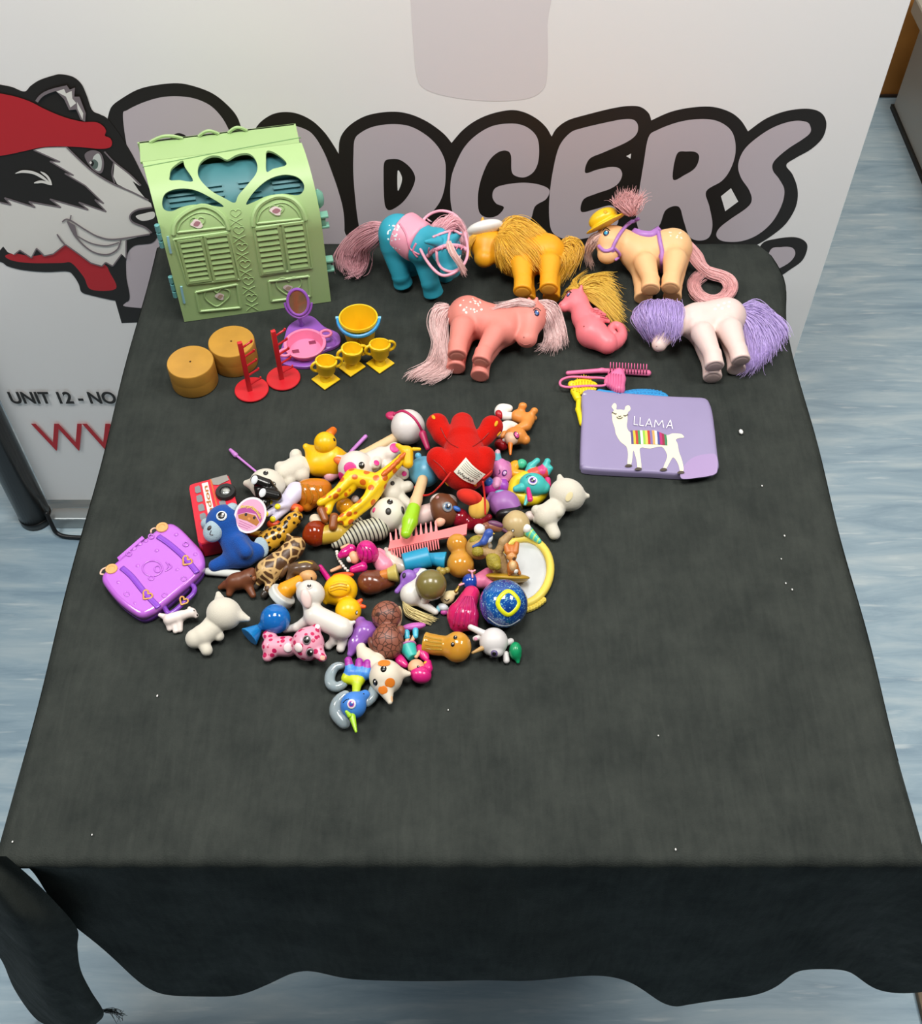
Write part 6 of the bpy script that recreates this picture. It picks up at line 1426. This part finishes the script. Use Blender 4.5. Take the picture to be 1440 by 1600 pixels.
# ------------------------------------------------------------------ white pony with purple saddle, olive ball doll
t = Toy('toy_horse', 'small white toy horse with purple saddle and straw tail', 'toy horse', k=5, vox=.9)
t.part('body', [EC(642, 929, 22, 17, 18, 17), K(650, 920, 26, 14, 660, 900, 24, 12), K(652, 938, 16, 8, 680, 956, 6, 5)], M('#d6d4cc', rough=.35))
SD = M('#8a5cb4', rough=.4)
t.part('saddle', [EC(638, 903, 34, 13, 13, 7, 20), K(630, 912, 30, 4, 620, 924, 24, 4), K(650, 894, 30, 6, 656, 892, 26, 5)], SD); t.dot('saddle_hole', 631, 899, 4.5, M('#2a1c38'), asp=.7)
t.hair('tail', [[(630, 938, 22), (634, 950, 16), (648, 958, 10), (664, 966, 6), (680, 972, 4)], [(634, 942, 20), (640, 950, 15), (654, 956, 10), (668, 962, 6), (682, 966, 4)], [(630, 944, 18), (634, 958, 11), (646, 966, 7), (660, 972, 4), (672, 976, 3)]], 130, 3, .8, M('#d9c98c', rough=.45, var=.15, vs_=200.), 31)
t.done()
t = Toy('toy_doll', 'toy doll head like a pearly olive ball with gold buns', 'toy doll', k=4, lift=6)
t.part('head', [S(673, 914, 24, h=36)], M('#776c3a', rough=.28, coat=.3))
for x, y, r, h in ((691, 893, 6, 34), (698, 891, 5, 30), (686, 890, 4.5, 36)): t.part('bun', [S(x, y, r, h=h)], M('#a08a3c', rough=.3))
t.part('body', [K(670, 926, 22, 10, 662, 938, 14, 8)], M('#d9d3c8', rough=.4)); t.done()
# ------------------------------------------------------------------ comb and blue wrap
t = Toy('toy_comb', 'large coral pink double-sided comb under the green maraca', 'toy comb', rest=False)
CB = M('#ef7f80', rough=.35)
def cbp(u, o, h=None): return (610+u*118-o*.22, 853-u*25+o, (26+u*6) if h is None else h)
bd = [cbp(u, -7+5*max(0, u-.6)*-1) for u in np.linspace(-.02, 1.0, 9)] + [cbp(u, 6+8*max(0, u-.7)) for u in np.linspace(1.02, -.02, 9)]
V = [P(*q)+np.array([0, 0, z]) for z in (-.0014, .0014) for q in bd]; n = len(bd); tv, tf = poly_mesh(V[n:], [q[:2] for q in bd])
t.mesh('spine', join((np.array(V), [(i, (i+1) % n, n+(i+1) % n, n+i) for i in range(n)]), (tv, tf), (tv-np.array([0, 0, .0028]), tf)), CB, False)
for i in range(10):
    u = .0+i*.066; a = cbp(u, -6); b = cbp(u-.045, -26 if i else -22, 32+u*6); t.mesh('long_tooth', tube_mesh([P(*a), P(*b)], [2.9*scl(*a[:2]), .9*scl(*a[:2])], 6, flat=.5, flatdir=(0, 0, 1)), CB)
for i in range(19):
    u = .02+i*.034; a = cbp(u, 5); b = cbp(u+.05, 22, 20+u*6); t.mesh('short_tooth', tube_mesh([P(*a), P(*b)], [1.5*scl(*a[:2]), .9*scl(*a[:2])], 6), CB)
t.done()
t = Toy('toy_wrap', 'turquoise blue plastic roll lying across the comb', 'toy figure', k=3, lift=6)
BW = M('#1f93ba', rough=.4)
t.part('roll', [C(630, 880, 30, 15, 671, 870, 32, 16, rd=.12)], BW); t.part('flared_end', [C(668, 872, 28, 8, 696, 876, 28, 14, rd=.2)], BW); t.done()
# ------------------------------------------------------------------ amber bear, dog, red jelly
t = Toy('jelly_bear', 'amber jelly bear standing right of the comb', 'jelly toy', k=4)
AJ = JELLY('#d69a3a', .5)
t.part('body', [S(719, 882, 21, h=22), S(714, 850, 16, h=34), K(718, 864, 28, 12, 718, 872, 26, 15), K(728, 886, 16, 10, 736, 894, 10, 7)], AJ); t.done()
t = Toy('toy_dog', 'toy dog with brown head, white muzzle and glossy eye', 'toy dog', k=5)
t.part('body', [K(656, 806, 16, 15, 676, 800, 18, 15)], M('#e2c6c0', rough=.45))
t.part('head', [EC(694, 797, 28, 21, 26, 22, 20, col='#6b4028'), EC(684, 781, 36, 12, 9, 11, 15, col='#ded2cc'), EC(703, 783, 34, 11, 10, 11, 0, col='#9a938c')])
t.part('ear', [EC(687, 816, 30, 9, 7, 5, 30)], M('#e0a88c', rough=.45))
t.dot('eye', 699, 792, 8, [M('#8f9498', rough=.2), M('#3a5a80', rough=.15), BK, WT]); t.dot('nose', 683, 777, 3, M('#c98f8c')); t.part('bow', [EC(713, 795, 40, 7, 4, 4, -25)], M('#2a62b4', rough=.4))
t.done()
t = Toy('jelly_figure', 'dark red jelly toy lying by the brown-headed dog', 'jelly toy', k=4, lift=2)
t.part('body', [S(717, 809, 15, h=34), S(746, 813, 15, h=34), K(746, 813, 34, 12, 764, 808, 36, 5), S(733, 818, 11, h=30)], JELLY('#96182a', .4)); t.done()
# ------------------------------------------------------------------ red plush
t = Toy('plush_toy', 'large bright red plush animal face down on the pile', 'plush toy', k=3, vox=1.1, lift=12)
RP = M('#c01206', rough=.95, sheen=.08, bump=.8, bs=800., spec=.15); YT = M('#e3a21a', rough=.9)
t.part('body', [K(724, 694, 52, 28, 726, 730, 52, 37), K(722, 686, 56, 25, 722, 662, 52, 17), K(706, 694, 52, 14, 691, 678, 58, 15), K(691, 678, 58, 15, 683, 663, 60, 16.5), K(744, 694, 52, 14, 758, 680, 58, 14), K(758, 680, 58, 14, 768, 667, 60, 17), K(700, 730, 60, 22, 684, 716, 66, 17), K(750, 730, 60, 20, 757, 714, 66, 16)], RP)
t.part('head', [EC(734, 777, 46, 21, 12, 16, -20)], M('#cc2410', rough=.95, sheen=.08)); t.part('snout', [EC(748, 794, 36, 15, 18, 12, -30)], M('#e0b04a', rough=.9))
for x, y, a in ((677, 652, 30), (775, 662, -30), (779, 678, -60), (698, 756, -20), (742, 757, 25)): t.dot('yellow_trim', x, y, 5, YT, asp=.5, ang=a, flatn=.3)
t.stroke('seam', [(688, 668), (700, 690), (716, 700)], .8, M('#8f0d06')); t.stroke('seam', [(676, 718), (690, 730), (700, 744)], .8, M('#8f0d06')); t.stroke('seam', [(764, 676), (750, 690), (738, 698)], .8, M('#8f0d06'))
def tl(u, v): return (np.array([727.5, 715.5])*(1-u)+np.array([757.5, 740.])*u)*(1-v)+(np.array([709.5, 736.5])*(1-u)+np.array([741., 756.])*u)*v+np.array([-1.5, 2.5])*math.sin(u*math.pi)
def lp(u, v, o=.0016):
    p, n_ = t.hit(*tl(u, v)); return p+n_*o
tg = t.mesh('care_label', (np.array([lp(i/6, j/6) for j in range(7) for i in range(7)]), [(j*7+i, j*7+i+1, (j+1)*7+i+1, (j+1)*7+i) for j in range(6) for i in range(6)]), M('#e3dece', rough=.7), True, label='white sewn-in care label with tiny print')
for k in range(5): t.mesh('label_print', tube_mesh([lp(u, .12+k*.11, .0019) for u in np.linspace(.1, .9-.06*(k % 2), 8)], .00025, 5), M('#9a9488'), True, tg)
t.mesh('label_print', tube_mesh([lp(.12+.048*i, .80+(.07 if i % 2 else -.07)*(1+.5*math.sin(i*2.)), .0020) for i in range(16)], .00045, 5), M('#35302c'), True, tg)
RS = M('#c41a10', rough=.8)
t.tube('cord', [(704, 738, 92), (690, 756, 84), (676, 770, 60), (664, 774, 46), (652, 770, 40), (648, 760, 40)], 1.5, RS); t.tube('cord', [(754, 752, 84), (757, 776, 66), (758, 804, 56)], 1.5, RS)
t.tube('cord', [(754, 748, 88), (762, 742, 86), (768, 736, 84)], 1.5, RS)
t.done()
# ------------------------------------------------------------------ small unicorns at the right of the plush
t = Toy('toy_unicorn', 'orange toy unicorn with white and red tail beside the red plush', 'toy unicorn', 'small toy unicorns', k=4, vox=.8)
OR = '#dc8a3c'
t.part('body', [K(808, 650, 12, 10, 824, 656, 14, 10, col=OR), K(824, 656, 14, 10, 822, 664, 16, 9, col=OR), K(820, 666, 18, 8, 808, 670, 20, 6, col=OR), K(814, 644, 16, 6, 815, 634, 24, 5, col=OR), S(819, 634, 4, h=24, col=OR), K(828, 652, 16, 6, 834, 642, 24, 5, col=OR), S(836, 642, 4, h=22, col=OR), K(830, 654, 8, 4, 835, 653, 8, 4, col=OR),
    EC(804, 681, 22, 17, 14, 15, 10, col=OR), K(812, 682, 22, 11, 820, 687, 20, 8, col=OR), EC(798, 686, 27, 10, 10, 9, 10, col='#e2bb9c'), K(788, 678, 24, 5, 784, 682, 24, 3, col=OR, k=1)])
t.part('tail', [CHAIN([(802, 650, 10, 5), (788, 650, 10, 6), (780, 645, 10, 6.5), (783, 638, 11, 6), (796, 638, 12, 5)])], M('#e8e2da', rough=.35)); t.part('tail_tip', [EC(780, 648, 13, 6, 8, 6, 30)], M('#b01c26', rough=.35))
t.part('mane', [CHAIN([(806, 666, 14, 4), (792, 666, 16, 8), (782, 676, 16, 9)])], M('#e8dcd4', rough=.35)); t.part('mane_curl', [EC(783, 695, 14, 11, 9, 10, -20)], M('#a8161f', rough=.3)); t.part('mane_white', [EC(788, 689, 20, 5, 4, 5)], M('#ece4de', rough=.35))
t.part('horn', [K(797, 693, 26, 4, 797, 710, 22, 1.8)], M('#e27a1c', rough=.35)); t.dot('eye', 806.5, 680, 6.2, [BK, M('#d24a8c', rough=.2), WT], asp=.75, ang=20, rel=.8)
t.done()
t = Toy('toy_unicorn', 'pink and purple toy unicorn tucked beside the red plush', 'toy unicorn', 'small toy unicorns', k=4, vox=.8)
t.part('body', [EC(783, 737, 26, 16, 22, 18, 20, col='#d07cb4'), K(790, 730, 24, 10, 796, 736, 20, 6, col='#d07cb4'), EC(766, 762, 24, 16, 13, 14, 0, col='#bf2a92'), K(776, 752, 34, 7, 775, 758, 36, 5, col='#df9ac0'), EC(787, 760, 24, 8, 11, 10, 0, col='#9a44b4')])
t.part('cone_hat', [C(776, 722, 36, 10, 777, 708, 42, 4, rd=.3, col='#5fa6b4'), S(777, 706, 4, h=44, col='#d9a2b4')])
t.part('pompom', [S(762, 753, 8, h=36)], M('#3468c0', rough=.3)); t.dot('eye', 788, 739, 5, [M('#5a2a78'), M('#d9a6dc'), WT], asp=.8, ang=-30); t.stroke('eyelash', [(780, 734), (781, 738), (779, 741)], .8, M('#5a2a60'))
for x, y in ((771, 737), (768, 742), (774, 742), (770, 734)): t.dot('freckle', x, y, 1.2, M('#8a3a9c'))
t.done()
t = Toy('toy_unicorn', 'turquoise toy unicorn with yellow mane and raised hooves', 'toy unicorn', 'small toy unicorns', k=4, vox=.8)
TQ = '#3fb6b0'
t.part('body', [EC(832, 757, 28, 21, 18, 19, -8, col=TQ), K(842, 760, 26, 13, 849, 762, 24, 10, col=TQ), K(830, 742, 18, 9, 848, 738, 18, 10, col='#d9503c'), K(846, 736, 22, 8, 851, 730, 24, 6, col='#cf3f7c'), K(826, 738, 18, 7, 828, 728, 22, 5, col=TQ), K(830, 728, 24, 5, 839, 720, 28, 4.6, col=TQ), K(852, 729, 26, 5, 855, 721, 30, 5, col=TQ), K(854, 738, 20, 5, 859, 732, 24, 4.6, col=TQ), K(814, 762, 32, 7, 806, 764, 30, 5, col=TQ, k=1)])
t.part('mane', [CHAIN([(820, 744, 20, 8), (806, 754, 16, 9), (804, 770, 14, 10), (816, 778, 12, 11), (836, 778, 10, 10), (850, 770, 10, 6)])], M('#e0c41c', rough=.35))
t.part('tail', [CHAIN([(820, 741, 14, 5), (803, 740, 12, 6.5), (800, 732, 12, 6.5), (806, 726, 14, 6.5)])], M('#e3a01a', rough=.35)); t.part('tail_tip', [EC(815, 725, 16, 8, 8, 7)], M('#3fb58c', rough=.35))
t.part('cheek', [K(855, 750, 14, 5, 857, 758, 14, 4)], M('#d23c78', rough=.35)); t.part('horn', [K(825, 764, 42, 3, 828, 780, 40, 4.4)], M('#d22a7c', rough=.3)); t.part('ear', [K(825, 777, 34, 5, 820, 788, 32, 2)], M('#5cc8c0', rough=.35))
t.dot('eye', 832, 751, 7, [M('#f0ecf4'), M('#7a4ab8'), BK, WT], asp=1.05, ang=-20, rel=.72); t.stroke('eyelash', [(822, 747), (825, 744), (830, 743)], .8, M('#2a3a70'))
t.done()
t = Toy('toy_cat', 'white flocked toy cat facing away at the right edge', 'toy cat', 'white flocked toy cats', k=3)
t.part('body', [EC(886, 773, 28, 28, 25, 25, -25), K(880, 766, 30, 14, 874, 745, 32, 4), K(896, 774, 28, 15, 917, 775, 28, 4), K(866, 795, 20, 17, 854, 806, 18, 19), K(858, 818, 12, 11, 866, 834, 9, 9.5), K(846, 798, 22, 9, 838, 797, 22, 8), S(872, 800, 9, h=28), K(842, 808, 12, 7, 838, 812, 10, 6)], FW)
t.dot('worn_patch', 889, 776, 8, M('#e0d2a4', rough=.95), asp=.6, ang=-30, flatn=.06)
t.done()
# ------------------------------------------------------------------ purple pony body, tan unicorn, bird
t = Toy('toy_unicorn', 'stout mauve toy body with black lace collar', 'toy figure', k=6)
t.part('body', [EC(788, 788, 26, 24, 22, 22, -15), K(770, 778, 24, 10, 765, 782, 22, 7), EC(800, 796, 24, 14, 14, 16, 0)], M('#9a63a8', rough=.42)); t.part('cap', [EC(781, 769, 40, 8, 4, 5, 5)], M('#6aa0b8', rough=.4))
t.part('lace_collar', [CHAIN([(781, 812, 20, 4), (782, 804, 30, 5), (792, 802, 34, 5), (806, 798, 32, 4.5), (812, 794, 26, 4)])], M('#120f12', rough=.35)); t.done()
t = Toy('toy_unicorn', 'tan toy unicorn head with striped turquoise horn', 'toy unicorn', 'small toy unicorns', k=4)
t.part('head', [EC(806, 819, 28, 21, 22, 20, 30)], M('#bfa878', rough=.35, sss=.1)); t.part('ear', [S(823, 826, 7, h=34)], M('#e8e6e0', rough=.4))
t.part('horn', [K(826, 831, 28, 8, 842, 846, 22, 4)], PATTERN('stripes', '#4fbfa6', '#b4d86a', 60., .22, .35, rot=(0, 0, .6), dist=.1)); t.dot('eye', 801, 829, 2.8, [BK, WT], asp=.8, ang=-30); t.stroke('dark_stripe', [(788, 826), (796, 834), (803, 839)], 1.8, M('#4a2630'))
t.part('white_collar', [EC(828, 806, 18, 9, 8, 8)], M('#e0cfc8', rough=.5)); t.done()
t = Toy('toy_bird', 'small brown toy bird with purple wing', 'toy bird', k=3, vox=.8, lift=22)
t.part('body', [EC(771, 823, 30, 15, 8, 8, -12), S(758, 823, 6, h=34)], M('#8a5640', rough=.4)); t.part('wing', [EC(774, 819, 36, 12, 5, 4, -14)], M('#6a3a5c', rough=.4)); t.part('tail', [K(783, 826, 28, 3.4, 792, 832, 26, 2)], M('#5a3048', rough=.4)); t.part('beak', [K(755, 826, 34, 2, 752, 829, 33, 1)], M('#c9a03a')); t.dot('eye', 756, 821, 1.2, BK); t.done()
t = Toy('toy_ball', 'small white plastic ball above the bluebird', 'toy ball', k=2, lift=20, vox=.8)
t.part('ball', [S(749, 827, 8.5, h=30)], M('#ece9e4', rough=.35)); t.part('stalk', [K(752, 832, 24, 3, 756, 838, 16, 2.6)], M('#d8d2c8', rough=.4)); t.done()
# ------------------------------------------------------------------ woodland ornament
t = Toy('woodland_ornament', 'resin tree-stump ornament with bluebird, nest and squirrel', 'ornament', k=4, vox=.8, lift=1)
TR = M('#a98a5c', rough=.55, var=.3, vs_=200., bump=.6, bs=500.); GRN = M('#9a8a26', rough=.55, var=.35, vs_=250., bump=.9, bs=700.)
t.part('base', [EC(791, 901, 24, 36, 6, 22, -3), EC(791, 905, 20, 32, 5, 18, -3)], M('#b08a22', rough=.4))
t.part('trunk', [K(780, 890, 32, 8, 776, 868, 50, 7), K(776, 868, 50, 7, 786, 848, 66, 6), K(786, 846, 66, 7, 796, 836, 72, 6), K(776, 868, 50, 7, 756, 862, 46, 7), K(790, 895, 30, 8, 784, 872, 46, 7)], TR)
t.part('nest', [EC(748, 855, 40, 20, 19, 18, 20)], M('#b08d4e', rough=.5, var=.25, vs_=200., bump=.5, bs=400.)); t.part('leaves', [EC(744, 845, 52, 11, 8, 7, 0), EC(746, 862, 50, 9, 8, 7, 0)], GRN); t.part('leaves', [EC(771, 878, 52, 11, 13, 9, 0), S(766, 872, 7, h=56), S(776, 884, 7, h=54)], GRN, k=2)
bd_ = t.part('bluebird', [K(762, 836, 66, 7, 756, 846, 62, 5.5), S(764, 832, 6, h=70), K(754, 848, 60, 4, 739, 854, 54, 2)], M('#3a58a8', rough=.4)); t.part('white_belly', [EC(765, 842, 64, 4, 7, 4, -25)], M('#ccd2da', rough=.45), under=bd_); t.part('beak', [K(768, 833, 70, 2, 772, 834, 70, 1)], M('#d9b03a'), under=bd_)
sq = t.part('squirrel', [EC(801, 886, 50, 9, 11, 8, col='#c0702e'), EC(799, 870, 58, 8, 7, 7, col='#c98a4a'), EC(801, 884, 56, 5, 7, 5, col='#d9b07a', pri=.0004), K(796, 892, 46, 3.6, 796, 897, 42, 3, col='#c0702e'), K(808, 890, 46, 3.6, 811, 896, 42, 3, col='#c0702e'), K(794, 862, 62, 6, 790, 850, 66, 4, col='#c0702e'), K(804, 862, 62, 6, 807, 850, 66, 4, col='#c0702e'), EC(798, 860, 60, 10, 9, 7, col='#c0702e')], k=2)
t.dot('acorn', 803, 873, 3, M('#5a3a20'), under=sq); t.dot('white_blossom', 806, 893, 4, M('#e6e0d4'), flatn=.6); t.dot('pebble', 765, 853, 4.5, M('#b8b0a4'), flatn=.8)
t.done()
# ------------------------------------------------------------------ yellow mirror
t = Toy('toy_mirror', 'yellow-framed oval toy mirror lying under the ornament', 'toy mirror', rest=False)
YF = M('#e4cb56', rough=.38)
mo = lambda k, h: [P(815+k*44*math.cos(a)*math.cos(.25)+k*52*math.sin(a)*math.sin(.25)*-1, 893+(k*44*math.cos(a)*math.sin(.25)+k*52*math.sin(a)*math.cos(.25))*1.0, h) for a in np.linspace(0, 2*math.pi, 49)[:-1]]
t.mesh('frame', tube_mesh(mo(1, 8), 6.6*scl(815, 893), 10, True), YF)
mp_ = mo(.98, 6); t.mesh('glass', poly_mesh(mp_, [p[:2] for p in np.array(mp_)]), M('#c9cccc', rough=.25, var=.12, vs_=70., metal=.3), False, label='scuffed pale mirror glass')
mb_ = mo(.98, 1.5); t.mesh('backing', poly_mesh(mb_, [p[:2] for p in np.array(mb_)]), YF, False)
for i in range(11):
    a = .62+i*.085; x, y = 815+54*math.cos(a)*.97-63*math.sin(a)*.25, 893+54*math.cos(a)*.25+63*math.sin(a)*.97
    t.mesh('scallop', lathe_mesh([(.5*scl(x, y), 0), (5*scl(x, y), 2*scl(x, y)), (4.4*scl(x, y), 6*scl(x, y)), (1*scl(x, y), 9*scl(x, y))], P(x, y, 1), sides=10), YF)
t.done()
# ------------------------------------------------------------------ glitter ball
m, nt, b, N, L = nodes_mat('mat_glitter_ball')
tc = N('ShaderNodeTexCoord'); vo = N('ShaderNodeTexVoronoi'); vo.inputs['Scale'].default_value = 900; L(tc.outputs['Object'], vo.inputs['Vector'])
r1 = N('ShaderNodeValToRGB'); e = r1.color_ramp.elements; e[0].position = .86; e[0].color = (0, 0, 0, 1); e[1].position = .95; e[1].color = (.7, .7, .7, 1)
sp_ = N('ShaderNodeSeparateColor'); L(vo.outputs['Color'], sp_.inputs[0]); L(sp_.outputs[0], r1.inputs['Fac'])
nz = N('ShaderNodeTexNoise'); nz.inputs['Scale'].default_value = 45; L(tc.outputs['Object'], nz.inputs['Vector'])
r2 = N('ShaderNodeValToRGB'); e = r2.color_ramp.elements; e[0].position = .35; e[0].color = (*lin('#0c2f80'), 1); e[1].position = .75; e[1].color = (*lin('#2068b4'), 1); L(nz.outputs['Fac'], r2.inputs['Fac'])
mx = N('ShaderNodeMix'); mx.data_type = 'RGBA'; mx.inputs['B'].default_value = (*lin('#8fd0e0'), 1); L(r1.outputs['Color'], mx.inputs['Factor']); L(r2.outputs['Color'], mx.inputs['A']); L(mx.outputs['Result'], b.inputs['Base Color'])
b.inputs['Roughness'].default_value = .12; b.inputs['Coat Weight'].default_value = .6
t = Toy('toy_ball', 'blue glitter bouncy ball with yellow badge', 'toy ball', k=2)
t.part('ball', [S(786.5, 943, 37, h=37)], m)
yb = [(794+15*math.cos(a)*(1+.12*math.cos(2*a)), 942+17*math.sin(a)*(1-.10*math.cos(2*a))) for a in np.linspace(0, 6.28, 15)[:-1]]
t.stroke('yellow_badge', yb, 5.4, M('#d8dc1c', rough=.3), n=4, closed=True, off=-3.6); t.stroke('silver_arc', [(762, 965), (778, 976), (796, 977), (812, 968)], 1.8, M('#b4bcc4', rough=.3), off=-.8); t.stroke('purple_arc', [(752, 942), (754, 960), (764, 974)], 3, M('#6a44a8', rough=.25), off=-2.2)
t.done()
# ------------------------------------------------------------------ pink jelly shell, blue crowned doll, cream unicorn
t = Toy('jelly_figure', 'hot pink jelly toy shaped like a ribbed bell', 'jelly toy', k=5)
PJ = JELLY('#de2a70', .5)
t.part('body', [EC(723, 962, 22, 25, 24, 22, -10), K(728, 945, 24, 17, 736, 928, 24, 13), K(712, 978, 14, 9, 716, 985, 10, 6), K(738, 978, 14, 9, 742, 982, 10, 6)], PJ)
for i in range(5): t.stroke('rib', [(730+i*3-4, 932), (716+i*7-2, 952), (708+i*8, 978)], 1.6, PJ, off=-.2)
t.done()
t = Toy('toy_doll', 'tiny doll with round blue head and pink crown sprig', 'toy doll', k=3, vox=.8, lift=4)
t.part('head', [EC(734, 909, 24, 12, 13, 12)], M('#16409c', rough=.22, coat=.3)); t.part('crown_sprig', [K(738, 902, 36, 1.6, 737, 892, 40, 1.6), K(737, 894, 40, 1.4, 732, 891, 42, 1.4), K(737, 894, 40, 1.4, 742, 891, 42, 1.4), K(724, 912, 30, 1.6, 718, 914, 30, 2)], M('#e09aa8', rough=.4), k=1)
t.part('body', [K(748, 908, 20, 12, 762, 896, 18, 9), K(756, 908, 18, 12, 764, 912, 16, 9)], M('#cf6d90', rough=.42)); t.done()
t = Toy('toy_unicorn', 'tiny cream toy unicorn with gold horn and closed eyes', 'toy unicorn', 'small toy unicorns', k=3, vox=.7)
t.part('head', [EC(699, 934, 14, 11, 10, 10, 20), K(703, 928, 16, 5, 712, 926, 16, 4)], M('#e0cf9e', rough=.38)); t.part('horn', [K(712, 924, 20, 3, 721, 910, 24, 1.4)], M('#b08a3c', rough=.3, metal=.5)); t.stroke('closed_eye', [(694, 936), (698, 939), (702, 936)], .8, BK)
t.part('mane', [EC(692, 949, 10, 9, 6, 7, -20)], M('#cfd6da', rough=.35)); t.part('mane_tip', [EC(685, 951, 9, 4, 6, 5)], M('#7cc0d0', rough=.35)); t.part('pink_curl', [EC(694, 957, 7, 6, 4, 4)], M('#c04a9c', rough=.35)); t.done()
# ------------------------------------------------------------------ amber doll, white unicorn rabbit
t = Toy('jelly_doll', 'amber jelly doll in a long dress lying at front', 'jelly toy', k=5)
t.part('body', [EC(714, 1011, 22, 22, 24, 21), C(662, 1004, 16, 17, 690, 1009, 17, 14, rd=.15), K(680, 1008, 18, 15, 702, 1010, 20, 16)], JELLY('#d89e38', .5))
eyes(t, [(711, 996), (707, 1007)], 3.6)
for i in range(4): t.stroke('dress_fold', [(664, 994+i*6.5), (676, 998+i*5.5), (690, 1000+i*5)], 1.3, JELLY('#d89e38', .5), off=-.3)
t.done()
t = Toy('toy_unicorn', 'white rabbit-eared toy unicorn with gold horn, frontmost right', 'toy unicorn', 'small toy unicorns', k=3, vox=.8)
t.part('head', [EC(771, 1003, 24, 22, 22, 20), EC(774, 1018, 22, 12, 9, 11, -10)], M('#d4d0ce', rough=.4)); t.part('ear', [K(756, 990, 32, 5.5, 735, 980, 34, 4.5)], M('#d4d0ce', rough=.4)); t.part('ear', [K(752, 994, 26, 5, 742, 998, 24, 4)], M('#d4d0ce', rough=.4)); t.dot('inner_ear', 743, 998, 2.8, M('#c98aa4'))
t.part('horn', [K(753, 1013, 26, 4.2, 738, 1020, 24, 2)], M('#b8935c', rough=.4)); t.dot('muzzle_patch', 772, 1021, 5.5, [M('#5a4a78'), BK], flatn=.5); t.part('collar', [EC(770, 1027, 12, 6, 3, 4)], M('#16131a', rough=.4))
t.part('paw', [K(790, 1005, 16, 5, 798, 1002, 14, 5)], M('#d4d0ce', rough=.4)); t.part('paw', [K(790, 1022, 12, 5, 791, 1032, 9, 5)], M('#d4d0ce', rough=.4))
t.part('green_shell', [EC(805, 1017, 16, 10, 14, 12, 0), K(808, 1026, 12, 6, 809, 1034, 8, 3)], M('#128f5a', rough=.3)); t.done()
